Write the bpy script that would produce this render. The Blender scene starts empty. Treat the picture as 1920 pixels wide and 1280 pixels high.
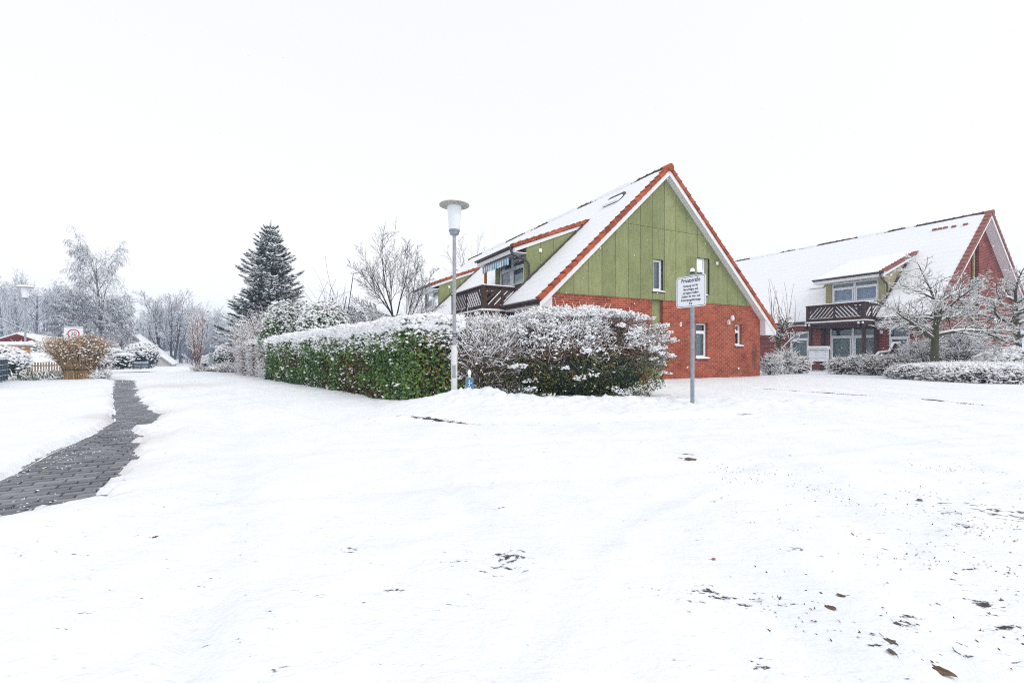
import bpy, math, random
import numpy as np
from mathutils import Vector, Matrix, Euler

# ------------------------------------------------------------------ scene, camera, world, sun
sc = bpy.context.scene
COL = sc.collection
FPX, HORIZ, EYE = 869.0, 660.0, 1.1
cam_d = bpy.data.cameras.new("camera"); cam = bpy.data.objects.new("camera", cam_d); COL.objects.link(cam)
cam.location = (0, 0, EYE); cam.rotation_euler = (math.radians(90), 0, 0)
cam_d.sensor_width = 36; cam_d.lens = 36 * FPX / 1920.0
cam_d.shift_y = 20 / 1920.0
cam_d.clip_start = 0.05; cam_d.clip_end = 1500
sc.camera = cam
SUN_EL, SUN_AZ = 48.0, 128.0     # azimuth clockwise from +Y : light from the right, slightly behind the camera
w = bpy.data.worlds.new("World"); sc.world = w; w.use_nodes = True
nt = w.node_tree; nt.nodes.clear()
o_ = nt.nodes.new("ShaderNodeOutputWorld")
sky = nt.nodes.new("ShaderNodeTexSky"); sky.sky_type = 'NISHITA'; sky.sun_disc = False
sky.sun_elevation = math.radians(SUN_EL); sky.sun_rotation = math.radians(SUN_AZ); sky.dust_density = 3.0; sky.air_density = 1.0
hs = nt.nodes.new("ShaderNodeHueSaturation"); hs.inputs['Saturation'].default_value = 0.12
bg1 = nt.nodes.new("ShaderNodeBackground"); bg1.inputs['Strength'].default_value = 0.05
bg2 = nt.nodes.new("ShaderNodeBackground"); bg2.inputs['Color'].default_value = (0.965, 0.975, 1.0, 1); bg2.inputs['Strength'].default_value = 0.875
add = nt.nodes.new("ShaderNodeAddShader")
nt.links.new(sky.outputs[0], hs.inputs['Color']); nt.links.new(hs.outputs[0], bg1.inputs['Color'])
nt.links.new(bg1.outputs[0], add.inputs[0]); nt.links.new(bg2.outputs[0], add.inputs[1]); nt.links.new(add.outputs[0], o_.inputs['Surface'])
sd = bpy.data.lights.new("sun", 'SUN'); so = bpy.data.objects.new("sun", sd); COL.objects.link(so)
sd.energy = 0.6; sd.angle = math.radians(14); sd.color = (1.0, 0.97, 0.93)
az, el = math.radians(SUN_AZ), math.radians(SUN_EL)
sdir = Vector((math.sin(az) * math.cos(el), math.cos(az) * math.cos(el), math.sin(el)))
so.rotation_euler = sdir.to_track_quat('Z', 'Y').to_euler(); so.location = (20, -20, 30)
sc.view_settings.view_transform = 'Standard'; sc.view_settings.look = 'None'; sc.view_settings.gamma = 1
sc.view_settings.use_curve_mapping = False
sc.view_settings.exposure = 0.0
sc.cycles.max_bounces = 8; sc.cycles.diffuse_bounces = 4; sc.cycles.glossy_bounces = 3; sc.cycles.transparent_max_bounces = 12
sc.cycles.volume_bounces = 1; sc.cycles.use_denoising = False; sc.cycles.use_adaptive_sampling = False; sc.cycles.sample_clamp_indirect = 2.0
sc.cycles.pixel_filter_type = 'BLACKMAN_HARRIS'; sc.cycles.filter_width = 1.05

RNG = np.random.default_rng(7)
random.seed(7)

# ------------------------------------------------------------------ noise
def _hash(ix, iy, seed):
    h = (ix.astype(np.int64) * 374761393 + iy.astype(np.int64) * 668265263 + seed * 1442695041) & 0xffffffff
    h = ((h ^ (h >> 13)) * 1274126177) & 0xffffffff
    return ((h ^ (h >> 16)) & 0xffffff) / float(0xffffff)
def vnoise(x, y, seed=0):
    x = np.asarray(x, float); y = np.asarray(y, float)
    ix, iy = np.floor(x), np.floor(y); fx, fy = x - ix, y - iy
    fx = fx * fx * (3 - 2 * fx); fy = fy * fy * (3 - 2 * fy)
    a = _hash(ix, iy, seed); b = _hash(ix + 1, iy, seed); c = _hash(ix, iy + 1, seed); d = _hash(ix + 1, iy + 1, seed)
    return (a * (1 - fx) + b * fx) * (1 - fy) + (c * (1 - fx) + d * fx) * fy
def fbm(x, y, seed=0, oct=4):
    s = 0; a = .5; t = 0
    for k in range(oct):
        s = s + a * vnoise(np.asarray(x) * 2 ** k, np.asarray(y) * 2 ** k, seed + k * 17); t += a; a *= .5
    return s / t
def sstep(a, b, x):
    t = np.clip((np.asarray(x, float) - a) / (b - a), 0, 1); return t * t * (3 - 2 * t)

# ------------------------------------------------------------------ materials
def mat(name, col, rough=0.7, spec=0.3, metal=0.0):
    m = bpy.data.materials.new(name); m.use_nodes = True
    b = m.node_tree.nodes['Principled BSDF']
    b.inputs['Base Color'].default_value = (*col, 1); b.inputs['Roughness'].default_value = rough
    b.inputs['Specular IOR Level'].default_value = spec; b.inputs['Metallic'].default_value = metal
    return m
def N(m, t, **kw):
    n = m.node_tree.nodes.new(t)
    for k, v in kw.items(): setattr(n, k, v)
    return n
def L(m, a, b): m.node_tree.links.new(a, b)
def bsdf(m): return m.node_tree.nodes['Principled BSDF']
def ocoord(m, scale=(1, 1, 1)):
    tc = N(m, "ShaderNodeTexCoord"); mp = N(m, "ShaderNodeMapping"); mp.inputs['Scale'].default_value = scale
    L(m, tc.outputs['Object'], mp.inputs['Vector']); return mp.outputs[0]
def noise(m, vec, scale, detail=4, rough=.6):
    n = N(m, "ShaderNodeTexNoise"); n.inputs['Scale'].default_value = scale; n.inputs['Detail'].default_value = detail
    n.inputs['Roughness'].default_value = rough
    if vec is not None: L(m, vec, n.inputs['Vector'])
    return n.outputs['Fac']
def ramp(m, fac, stops, interp='LINEAR'):
    r = N(m, "ShaderNodeValToRGB"); r.color_ramp.interpolation = interp
    els = r.color_ramp.elements
    while len(els) < len(stops): els.new(.5)
    for e, (p, c) in zip(els, stops): e.position = p; e.color = (*c, 1) if len(c) == 3 else c
    L(m, fac, r.inputs['Fac']); return r.outputs['Color']
def mixc(m, fac, c1, c2, blend='MIX'):
    x = N(m, "ShaderNodeMix", data_type='RGBA', blend_type=blend)
    if isinstance(fac, (int, float)): x.inputs[0].default_value = fac
    else: L(m, fac, x.inputs[0])
    for sock, c in ((x.inputs[6], c1), (x.inputs[7], c2)):
        if isinstance(c, tuple): sock.default_value = (*c, 1)
        else: L(m, c, sock)
    return x.outputs[2]
def mth(m, op, a, b=None, clamp=False):
    x = N(m, "ShaderNodeMath", operation=op, use_clamp=clamp)
    for s, v in ((x.inputs[0], a), (x.inputs[1], b)):
        if v is None: continue
        if isinstance(v, (int, float)): s.default_value = v
        else: L(m, v, s)
    return x.outputs[0]
def bump(m, h, strength=.5, dist=.01):
    b = N(m, "ShaderNodeBump"); b.inputs['Strength'].default_value = strength; b.inputs['Distance'].default_value = dist
    L(m, h, b.inputs['Height']); L(m, b.outputs[0], bsdf(m).inputs['Normal'])
def basecol(m, c): L(m, c, bsdf(m).inputs['Base Color'])
def varied(name, c1, c2, scale=3, rough=.7, bumps=None, spec=.3, detail=5, stretch=(1, 1, 1)):
    m = mat(name, c1, rough, spec); v = ocoord(m, stretch); n = noise(m, v, scale, detail)
    basecol(m, ramp(m, n, [(.3, c1), (.7, c2)]))
    if bumps: bump(m, noise(m, v, bumps[0], 4), bumps[1], bumps[2])
    return m
M = {}
SNOWC = (.865, .88, .905)
m = M['snow'] = mat('snow', SNOWC, .65, .25); v = ocoord(m)
bump(m, mth(m, 'ADD', noise(m, v, 9, 6), mth(m, 'MULTIPLY', noise(m, v, 60, 3), .25)), .5, .03)
m = M['snow_puff'] = mat('snow_puff', (.955, .965, .98), .7, .2)
# ground snow with bare spots from a vertex attribute
m = M['ground'] = mat('snow_ground', SNOWC, .65, .25); v = ocoord(m)
at = N(m, "ShaderNodeAttribute", attribute_name='bare')
tc = N(m, "ShaderNodeTexCoord"); mp = N(m, "ShaderNodeMapping"); mp.inputs['Rotation'].default_value = (0, 0, math.radians(28)); mp.inputs['Scale'].default_value = (1.0, 2.6, 1)
L(m, tc.outputs['Object'], mp.inputs['Vector'])
n1 = noise(m, mp.outputs[0], 8.5, 7, .70)
n2 = noise(m, v, 38, 4, .6)
nn = mth(m, 'ADD', mth(m, 'MULTIPLY', n1, .75), mth(m, 'MULTIPLY', n2, .25))
thr = mth(m, 'SUBTRACT', 1.0, mth(m, 'MULTIPLY', at.outputs['Fac'], .62))
k = mth(m, 'MULTIPLY', mth(m, 'SUBTRACT', nn, mth(m, 'MULTIPLY', thr, .80)), 26, clamp=True)
dirt = ramp(m, noise(m, v, 14, 5), [(.3, (.02, .022, .03)), (.55, (.06, .05, .045)), (.75, (.12, .10, .08))])
slush = mth(m, 'MULTIPLY', mth(m, 'SUBTRACT', nn, mth(m, 'MULTIPLY', thr, .72)), 9, clamp=True)
mp2 = N(m, "ShaderNodeMapping"); mp2.inputs['Rotation'].default_value = (0, 0, math.radians(-35)); mp2.inputs['Scale'].default_value = (1.0, .35, 1); L(m, tc.outputs['Object'], mp2.inputs['Vector'])
packed = ramp(m, noise(m, mp2.outputs[0], 1.1, 7, .68), [(.42, (0, 0, 0)), (.66, (1, 1, 1))])
pk = N(m, 'ShaderNodeAttribute', attribute_name='pack')
c = mixc(m, mth(m, 'ADD', packed, mth(m, 'MULTIPLY', pk.outputs['Fac'], .45), clamp=True), SNOWC, (.78, .81, .86))
c = mixc(m, mth(m, 'MULTIPLY', slush, .42), c, (.50, .56, .68))
brn = N(m, "ShaderNodeAttribute", attribute_name='brown')
c = mixc(m, mth(m, 'MULTIPLY', brn.outputs['Fac'], mth(m, 'MULTIPLY', n1, 1.3), clamp=True), c, (.42, .33, .28))
basecol(m, mixc(m, k, c, dirt))
bump(m, mth(m, 'SUBTRACT', mth(m, 'ADD', mth(m, 'ADD', noise(m, v, 3.5, 6, .6), mth(m, 'MULTIPLY', noise(m, v, 26, 3), .22)), mth(m, 'MULTIPLY', noise(m, mp.outputs[0], 7, 5), .5)), mth(m, 'MULTIPLY', k, .6)), .55, .045)
# bricks
def brickmat(name, c1, c2, mort, stain=False, rowh=.083, bw=.25):
    m = mat(name, c1, .85, .15)
    tc = N(m, "ShaderNodeTexCoord"); sp = N(m, "ShaderNodeSeparateXYZ"); L(m, tc.outputs['Object'], sp.inputs[0])
    cb = N(m, "ShaderNodeCombineXYZ"); L(m, mth(m, 'ADD', sp.outputs[0], sp.outputs[1]), cb.inputs[0]); L(m, sp.outputs[2], cb.inputs[1])
    bt = N(m, "ShaderNodeTexBrick"); bt.inputs['Scale'].default_value = 1; bt.inputs['Brick Width'].default_value = bw
    bt.inputs['Row Height'].default_value = rowh; bt.inputs['Mortar Size'].default_value = .007; bt.inputs['Mortar Smooth'].default_value = .2
    bt.inputs['Color1'].default_value = (*c1, 1); bt.inputs['Color2'].default_value = (*c2, 1); bt.inputs['Mortar'].default_value = (*mort, 1)
    bt.inputs['Bias'].default_value = -.1
    L(m, cb.outputs[0], bt.inputs['Vector'])
    n = noise(m, tc.outputs['Object'], 1.3, 6, .65)
    c = mixc(m, 1.0, bt.outputs['Color'], ramp(m, n, [(.28, (.62, .60, .62)), (.5, (1, 1, 1)), (.72, (1.22, 1.22, 1.2))]), 'MULTIPLY')
    n2 = noise(m, tc.outputs['Object'], 25, 3)
    c = mixc(m, 1.0, c, ramp(m, n2, [(.3, (.85, .85, .85)), (.7, (1.12, 1.12, 1.12))]), 'MULTIPLY')
    if stain:   # damp, dirty patch low on the right corner
        gx = mth(m, 'MULTIPLY', mth(m, 'SUBTRACT', sp.outputs[0], 5.35), 4.2); gz = mth(m, 'MULTIPLY', mth(m, 'SUBTRACT', sp.outputs[2], .95), 1.5)
        r2 = mth(m, 'ADD', mth(m, 'MULTIPLY', gx, gx), mth(m, 'MULTIPLY', gz, gz))
        k = mth(m, 'MULTIPLY', mth(m, 'SUBTRACT', mth(m, 'ADD', 1.0, mth(m, 'MULTIPLY', n, .8)), mth(m, 'ADD', r2, .35)), .8, clamp=True)
        c = mixc(m, mth(m, 'MULTIPLY', k, .8), c, (.06, .035, .028))
    basecol(m, c); bump(m, mth(m, 'ADD', bt.outputs['Fac'], mth(m, 'MULTIPLY', n2, -.3)), -.5, .006)
    return m
M['brick'] = brickmat('brick_red', (.37, .078, .040), (.22, .042, .026), (.44, .235, .16), True)
M['brick2'] = brickmat('brick_dark_red', (.25, .05, .036), (.15, .030, .026), (.30, .20, .17))
# green cladding, weathered
m = M['green'] = mat('green_panel', (.20, .25, .07), .75, .2); v = ocoord(m)
sv = ocoord(m, (5.0, 5.0, .35)); n = noise(m, v, 1.4, 6, .65); ns = noise(m, sv, 5, 5, .65); nf = noise(m, v, 40, 3)
c = ramp(m, n, [(.25, (.215, .24, .10)), (.5, (.26, .285, .13)), (.75, (.30, .32, .16))])
gi = N(m, 'ShaderNodeNewGeometry'); c = mixc(m, 1.0, c, ramp(m, gi.outputs['Random Per Island'], [(0, (.84, .85, .84)), (.6, (1, 1, 1)), (1, (1.10, 1.08, 1.10))]), 'MULTIPLY')
c = mixc(m, 1.0, c, ramp(m, ns, [(.25, (.74, .78, .72)), (.5, (1, 1, 1)), (.75, (1.14, 1.13, 1.12))]), 'MULTIPLY')
basecol(m, mixc(m, mth(m, 'MULTIPLY', mth(m, 'SUBTRACT', nf, .62), 5, clamp=True), c, (.33, .37, .22)))
bump(m, nf, .15, .003)
M['olive'] = varied('olive_panel', (.30, .27, .13), (.38, .35, .19), 2, .75, (40, .1, .003))
M['darkgap'] = mat('dark_gap', (.02, .025, .018), .9, .1)
m = M['tile'] = mat('tile_orange', (.45, .10, .045), .75, .2); v = ocoord(m); n = noise(m, v, 2.2, 5)
c = ramp(m, n, [(.25, (.25, .06, .03)), (.5, (.41, .095, .042)), (.8, (.50, .15, .075))])
gi = N(m, 'ShaderNodeNewGeometry'); c = mixc(m, 1.0, c, ramp(m, gi.outputs['Random Per Island'], [(0, (.62, .60, .60)), (.5, (.95, .95, .95)), (1, (1.2, 1.15, 1.1))]), 'MULTIPLY')
basecol(m, mixc(m, mth(m, 'MULTIPLY', mth(m, 'SUBTRACT', noise(m, v, 9, 5), .56), 4, clamp=True), c, (.13, .10, .06))); bump(m, noise(m, v, 50, 3), .3, .004)
M['tile2'] = varied('tile_dull_red', (.24, .085, .068), (.34, .15, .125), 3, .8, (50, .3, .004))
M['tiledark'] = varied('tile_dark_brown', (.05, .035, .03), (.12, .07, .055), 5, .85)  # dark brown tiles for roof slabs and ridges
m = M['soffit'] = mat('soffit_white', (.78, .77, .79), .55, .3); v = ocoord(m)
wv = N(m, "ShaderNodeTexWave", wave_type='BANDS', bands_direction='X', wave_profile='SAW'); wv.inputs['Scale'].default_value = 3.2 ; L(m, v, wv.inputs['Vector'])
basecol(m, ramp(m, wv.outputs['Fac'], [(0, (.45, .44, .47)), (.12, (.78, .77, .79)), (1, (.80, .79, .81))]))
M['white'] = varied('white_paint', (.78, .79, .80), (.84, .85, .86), 4, .45, None)
M['frame'] = mat('white_frame', (.80, .82, .86), .35, .4)
M['gutter'] = varied('gutter_brown', (.055, .045, .05), (.085, .07, .07), 6, .45, None, .4)
M['gutterg'] = varied('gutter_grey', (.13, .15, .18), (.20, .22, .25), 6, .4, None, .4)
M['wood'] = varied('wood_dark', (.045, .026, .024), (.085, .05, .045), 5, .75, (30, .4, .006), .2, 5, (1, 1, 6))
M['woodlight'] = varied('wood_weathered', (.25, .19, .13), (.36, .28, .20), 6, .8, (30, .3, .005))
M['woodorange'] = varied('wood_orange', (.55, .24, .07), (.62, .30, .10), 6, .7)
M['redwood'] = varied('wood_barn_red', (.17, .025, .025), (.24, .04, .04), 5, .8, (30, .3, .005), .2, 4, (8, 8, 1))
M['beigewall'] = varied('plaster_pale', (.46, .42, .42), (.54, .50, .50), 3, .9)
M['steel'] = varied('galvanised_steel', (.20, .24, .29), (.31, .36, .41), 14, .45, (60, .2, .002), .5)
M['pole'] = varied('pole_concrete_white', (.66, .66, .67), (.76, .76, .77), 9, .6, (80, .2, .002))
M['polem'] = varied('pole_metal_grey', (.27, .28, .31), (.38, .39, .42), 9, .4, None, .5)
M['moss'] = varied('pole_mossy', (.10, .13, .03), (.22, .22, .10), 12, .9)
M['opal'] = mat('opal_glass', (.78, .82, .86), .25, .5)
M['disc'] = varied('lamp_disc', (.30, .29, .27), (.46, .45, .42), 10, .5)
M['black'] = mat('black_paint', (.015, .015, .018), .5, .4)
M['signwhite'] = mat('sign_white', (.80, .83, .88), .35, .4)
M['signred'] = mat('sign_red', (.55, .02, .03), .4, .4)
M['signtext'] = mat('sign_text', (.02, .025, .035), .5, .3)
M['signblue'] = varied('sign_blue', (.07, .19, .30), (.10, .24, .36), 12, .5)
M['cabinet'] = varied('cabinet_grey_green', (.40, .46, .45), (.48, .53, .52), 5, .6)
M['fencegrey'] = varied('fence_strip_blue_grey', (.035, .06, .09), (.06, .095, .13), 5, .6)
M['carred'] = mat('car_red', (.35, .02, .02), .3, .5)
M['cardark'] = mat('car_glass', (.02, .025, .03), .1, .5)
M['leafbrown'] = varied('dead_leaf', (.035, .025, .02), (.20, .125, .07), 3, .8)
M['leafgrey'] = varied('dead_leaf_grey', (.03, .03, .03), (.15, .14, .12), 3, .8)
M['stone'] = varied('stone_dark', (.05, .045, .045), (.10, .09, .085), 5, .9)
M['sand'] = varied('joint_sand', (.035, .033, .032), (.10, .085, .06), 9, .95)
m = M['paver'] = mat('paver', (.10, .11, .13), .38, .5)
at = N(m, "ShaderNodeAttribute", attribute_name='tint'); v = ocoord(m)
c = ramp(m, at.outputs['Fac'], [(0, (.045, .048, .058)), (.5, (.10, .108, .13)), (1, (.20, .21, .24))])
c = mixc(m, 1.0, c, ramp(m, noise(m, v, 45, 4), [(.3, (.8, .8, .8)), (.7, (1.15, 1.15, 1.15))]), 'MULTIPLY')
c = mixc(m, mth(m, 'MULTIPLY', mth(m, 'SUBTRACT', noise(m, v, 5, 6, .7), .60), 8, clamp=True), c, (.17, .13, .06))
basecol(m, mixc(m, mth(m, 'MULTIPLY', mth(m, 'SUBTRACT', noise(m, v, 17, 5, .7), .63), 8, clamp=True), c, (.62, .65, .70)))
bump(m, noise(m, v, 60, 4), .4, .004)
# window glass: thin pane that mirrors the sky, lets the curtain show
def glassmat(name, tint, refl):
    m = bpy.data.materials.new(name); m.use_nodes = True; t = m.node_tree; t.nodes.clear()
    o = t.nodes.new("ShaderNodeOutputMaterial"); g = t.nodes.new("ShaderNodeBsdfGlossy"); g.inputs['Roughness'].default_value = .02; g.inputs['Color'].default_value = (.9, .95, 1, 1)
    tr = t.nodes.new("ShaderNodeBsdfTransparent"); tr.inputs['Color'].default_value = (*tint, 1)
    fr = t.nodes.new("ShaderNodeFresnel"); fr.inputs['IOR'].default_value = 1.5
    mm = t.nodes.new("ShaderNodeMath"); mm.operation = 'ADD'; mm.inputs[1].default_value = refl; mm.use_clamp = True
    mx = t.nodes.new("ShaderNodeMixShader")
    t.links.new(fr.outputs[0], mm.inputs[0]); t.links.new(mm.outputs[0], mx.inputs[0]); t.links.new(tr.outputs[0], mx.inputs[1]); t.links.new(g.outputs[0], mx.inputs[2]); t.links.new(mx.outputs[0], o.inputs[0])
    return m
M['glass'] = glassmat('window_glass', (.80, .86, .88), .05)
def curtainmat(name, c1, c2, sc_=(1, 1, .15), s=9):
    m = mat(name, c1, .9, .1); v = ocoord(m, sc_)
    basecol(m, ramp(m, noise(m, v, s, 3), [(.3, c1), (.7, c2)])); return m
M['cur_teal'] = curtainmat('curtain_teal', (.22, .30, .30), (.38, .46, .45))
M['cur_blue'] = curtainmat('curtain_blue', (.17, .22, .36), (.30, .36, .52), (1, 1, 1), 14)
M['unlit_room'] = curtainmat('unlit_room_sheet', (.035, .045, .055), (.12, .15, .17), (1, 1, 1), 3)  # dark sheet colour stands in for the unlit room behind the glass
M['cur_grey'] = curtainmat('curtain_grey', (.22, .25, .28), (.38, .42, .46))
M['cur_white'] = curtainmat('blind_white', (.55, .6, .65), (.66, .7, .74))
m = M['awning'] = mat('awning_stripes', (.4, .6, .75), .8, .1)
tc = N(m, "ShaderNodeTexCoord"); sp = N(m, "ShaderNodeSeparateXYZ"); L(m, tc.outputs['Object'], sp.inputs[0])
k = mth(m, 'GREATER_THAN', mth(m, 'FRACT', mth(m, 'MULTIPLY', sp.outputs[1], 4.6)), .5)
basecol(m, mixc(m, k, (.72, .78, .82), (.20, .38, .52)))
# plants: colour by 'tint' attribute
def leafmat(name, stops, rough=.5, spec=.35):
    m = mat(name, stops[0][1], rough, spec); at = N(m, "ShaderNodeAttribute", attribute_name='tint')
    basecol(m, ramp(m, at.outputs['Fac'], stops)); return m
M['leaf_ivy'] = leafmat('leaf_ivy', [(0, (.016, .042, .016)), (.3, (.055, .12, .03)), (.65, (.135, .25, .05)), (.93, (.26, .38, .10)), (1, (.24, .18, .06))])
M['leaf_brownmix'] = leafmat('leaf_mixed', [(0, (.03, .03, .012)), (.3, (.08, .05, .02)), (.6, (.18, .075, .03)), (.85, (.32, .14, .05)), (1, (.20, .19, .05))], .7, .2)
M['leaf_yellowgreen'] = leafmat('leaf_yellow_green', [(0, (.018, .038, .012)), (.4, (.06, .105, .025)), (.8, (.16, .22, .045)), (1, (.28, .25, .08))])
M['leaf_dark'] = leafmat('leaf_dark_green', [(0, (.008, .018, .012)), (.6, (.022, .05, .028)), (1, (.06, .10, .05))])
M['needle'] = leafmat('needle_blue_green', [(0, (.010, .022, .022)), (.6, (.025, .048, .045)), (1, (.06, .095, .085))])
M['leaf_box'] = leafmat('leaf_box_brown', [(0, (.02, .022, .015)), (.5, (.06, .045, .03)), (1, (.13, .09, .05))], .7, .2)
M['leaf_orange'] = leafmat('leaf_orange', [(0, (.25, .06, .02)), (.5, (.45, .14, .04)), (1, (.45, .30, .12))], .7, .2)
M['grass_tan'] = leafmat('grass_tan', [(0, (.12, .07, .03)), (.35, (.33, .20, .09)), (.75, (.58, .40, .22)), (.93, (.70, .56, .40)), (1, (.26, .25, .09))], .8, .15)
M['yucca'] = leafmat('leaf_yucca', [(0, (.02, .05, .03)), (.6, (.06, .12, .06)), (1, (.14, .22, .12))])
M['core'] = varied('hedge_core', (.010, .014, .008), (.03, .03, .02), 6, .95)  # near-black fill colour standing in for shade deep inside hedges and shrubs
M['corebrown'] = varied('hedge_core_brown', (.03, .02, .016), (.07, .045, .035), 6, .95)  # dark brown fill, the same inner shade put into the colour
def barkmat(name, c1, c2, snowy=.55, s=8):
    m = mat(name, c1, .85, .15); v = ocoord(m); g = N(m, "ShaderNodeNewGeometry"); sp = N(m, "ShaderNodeSeparateXYZ"); L(m, g.outputs['Normal'], sp.inputs[0])
    c = ramp(m, noise(m, v, s, 5), [(.3, c1), (.7, c2)])
    if snowy is not None:
        k = mth(m, 'MULTIPLY', mth(m, 'SUBTRACT', mth(m, 'ADD', sp.outputs[2], mth(m, 'MULTIPLY', noise(m, v, 5, 3), .5)), snowy), 6, clamp=True)
        c = mixc(m, k, c, SNOWC)
    basecol(m, c); return m
M['bark'] = barkmat('bark_brown', (.035, .027, .025), (.080, .063, .055), .80)
M['bark_far'] = barkmat('bark_frost_haze', (.07, .075, .11), (.12, .13, .18), .50)  # blue-grey carries distance haze in the bark colour, tops white with snow
M['bark_pink'] = barkmat('twig_pinkish', (.13, .06, .045), (.24, .12, .085), .6)
M['bark_tan'] = barkmat('twig_tan', (.16, .10, .06), (.26, .17, .11), .65)
M['bark_moss'] = barkmat('bark_mossy', (.045, .042, .028), (.11, .11, .06), .85, 14)
M['bark_birch'] = barkmat('bark_birch', (.04, .038, .04), (.20, .19, .20), .65, 5)

# ------------------------------------------------------------------ mesh helpers
def tag(o, label=None, cat=None, group=None, kind=None):
    if label: o['label'] = label
    if cat: o['category'] = cat
    if group: o['group'] = group
    if kind: o['kind'] = kind
    return o
def empty(name, loc=(0, 0, 0), rz=0.0, label=None, cat=None, group=None):
    o = bpy.data.objects.new(name, None); COL.objects.link(o); o.location = loc; o.rotation_euler = (0, 0, rz); o.empty_display_size = .2
    return tag(o, label, cat, group)
def np_mesh(name, V, Fs, material, parent=None, smooth=False, attrs=None):
    """V (n,3); Fs list of int arrays (m,k)."""
    me = bpy.data.meshes.new(name); V = np.ascontiguousarray(V, dtype=np.float32)
    Fs = [np.asarray(F, dtype=np.int32) for F in Fs if len(F)]
    assert max(F.max() for F in Fs) < len(V), name
    assert np.isfinite(V).all(), name
    loops = np.concatenate([F.ravel() for F in Fs]); tot = np.concatenate([np.full(len(F), F.shape[1], np.int32) for F in Fs])
    start = np.concatenate([[0], np.cumsum(tot)[:-1]]).astype(np.int32)
    me.vertices.add(len(V)); me.vertices.foreach_set('co', V.ravel())
    me.loops.add(len(loops)); me.loops.foreach_set('vertex_index', loops)
    me.polygons.add(len(tot)); me.polygons.foreach_set('loop_start', start); me.polygons.foreach_set('loop_total', tot)
    if smooth: me.polygons.foreach_set('use_smooth', np.ones(len(tot), bool))
    me.update(calc_edges=True)
    if attrs:
        for k, a in attrs.items():
            at = me.attributes.new(k, 'FLOAT', 'POINT'); at.data.foreach_set('value', np.asarray(a, np.float32))
    me.materials.append(material)
    o = bpy.data.objects.new(name, me); COL.objects.link(o)
    if parent is not None: o.parent = parent
    return o
class MB:
    def __init__(s): s.v = []; s.f = []
    def add(s, vs, fs):
        n = len(s.v); s.v += [tuple(map(float, p)) for p in vs]; s.f += [tuple(i + n for i in f) for f in fs]
    def box(s, x0, x1, y0, y1, z0, z1):
        s.add([(x0, y0, z0), (x1, y0, z0), (x1, y1, z0), (x0, y1, z0), (x0, y0, z1), (x1, y0, z1), (x1, y1, z1), (x0, y1, z1)],
              [(0, 3, 2, 1), (4, 5, 6, 7), (0, 1, 5, 4), (1, 2, 6, 5), (2, 3, 7, 6), (3, 0, 4, 7)])
    def obox(s, o, ex, ey, ez, a, b, c):
        o, ex, ey, ez = map(Vector, (o, ex, ey, ez))
        P = [o + ex * x + ey * y + ez * z for z in c for y in b for x in a]
        P = [P[0], P[1], P[3], P[2], P[4], P[5], P[7], P[6]]
        s.add(P, [(0, 3, 2, 1), (4, 5, 6, 7), (0, 1, 5, 4), (1, 2, 6, 5), (2, 3, 7, 6), (3, 0, 4, 7)])
    def prism(s, poly, off):
        """poly: list of 3-D points, extruded by vector off"""
        n = len(poly); off = Vector(off); P = [Vector(p) for p in poly]; Q = [p + off for p in P]
        s.add(P + Q, [tuple(range(n))[::-1], tuple(range(n, 2 * n))] + [(i, (i + 1) % n, n + (i + 1) % n, n + i) for i in range(n)])
    def tube(s, pts, r, k=10, caps=True):
        pts = [Vector(p) for p in pts]; n = len(pts); rs = r if isinstance(r, (list, tuple)) else [r] * n; rings = []
        ref = None
        for i, p in enumerate(pts):
            t = (pts[min(i + 1, n - 1)] - pts[max(i - 1, 0)]).normalized()
            if ref is None: ref = Vector((1, 0, 0)) if abs(t.x) < .9 else Vector((0, 1, 0))
            u = t.cross(ref).normalized(); w_ = t.cross(u).normalized(); ref = -w_.cross(t).cross(t).normalized() if False else ref
            rings += [p + (u * math.cos(2 * math.pi * j / k) + w_ * math.sin(2 * math.pi * j / k)) * rs[i] for j in range(k)]
        fs = [(i * k + j, i * k + (j + 1) % k, (i + 1) * k + (j + 1) % k, (i + 1) * k + j) for i in range(n - 1) for j in range(k)]
        if caps: fs += [tuple(range(k))[::-1], tuple(range((n - 1) * k, n * k))]
        s.add(rings, fs)
    def lathe(s, prof, k=24, c=(0, 0)):
        V = [(c[0] + r * math.cos(2 * math.pi * j / k), c[1] + r * math.sin(2 * math.pi * j / k), z) for r, z in prof for j in range(k)]
        n = len(prof)
        fs = [(i * k + j, i * k + (j + 1) % k, (i + 1) * k + (j + 1) % k, (i + 1) * k + j) for i in range(n - 1) for j in range(k)]
        fs += [tuple(range(k))[::-1], tuple(range((n - 1) * k, n * k))]
        s.add(V, fs)
    def build(s, name, material, parent=None, smooth=False, bevel=0, auto=None):
        me = bpy.data.meshes.new(name); me.from_pydata(s.v, [], s.f)
        import bmesh
        bm = bmesh.new(); bm.from_mesh(me); bmesh.ops.recalc_face_normals(bm, faces=bm.faces)
        if smooth:
            for f in bm.faces: f.smooth = True
        bm.to_mesh(me); bm.free(); me.materials.append(material)
        if smooth and hasattr(me, 'set_sharp_from_angle'): me.set_sharp_from_angle(angle=math.radians(auto or 40))
        o = bpy.data.objects.new(name, me); COL.objects.link(o)
        if parent is not None: o.parent = parent
        if bevel:
            md = o.modifiers.new('bevel', 'BEVEL'); md.width = bevel; md.segments = 2; md.limit_method = 'ANGLE'; md.angle_limit = math.radians(40)
        return o
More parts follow.
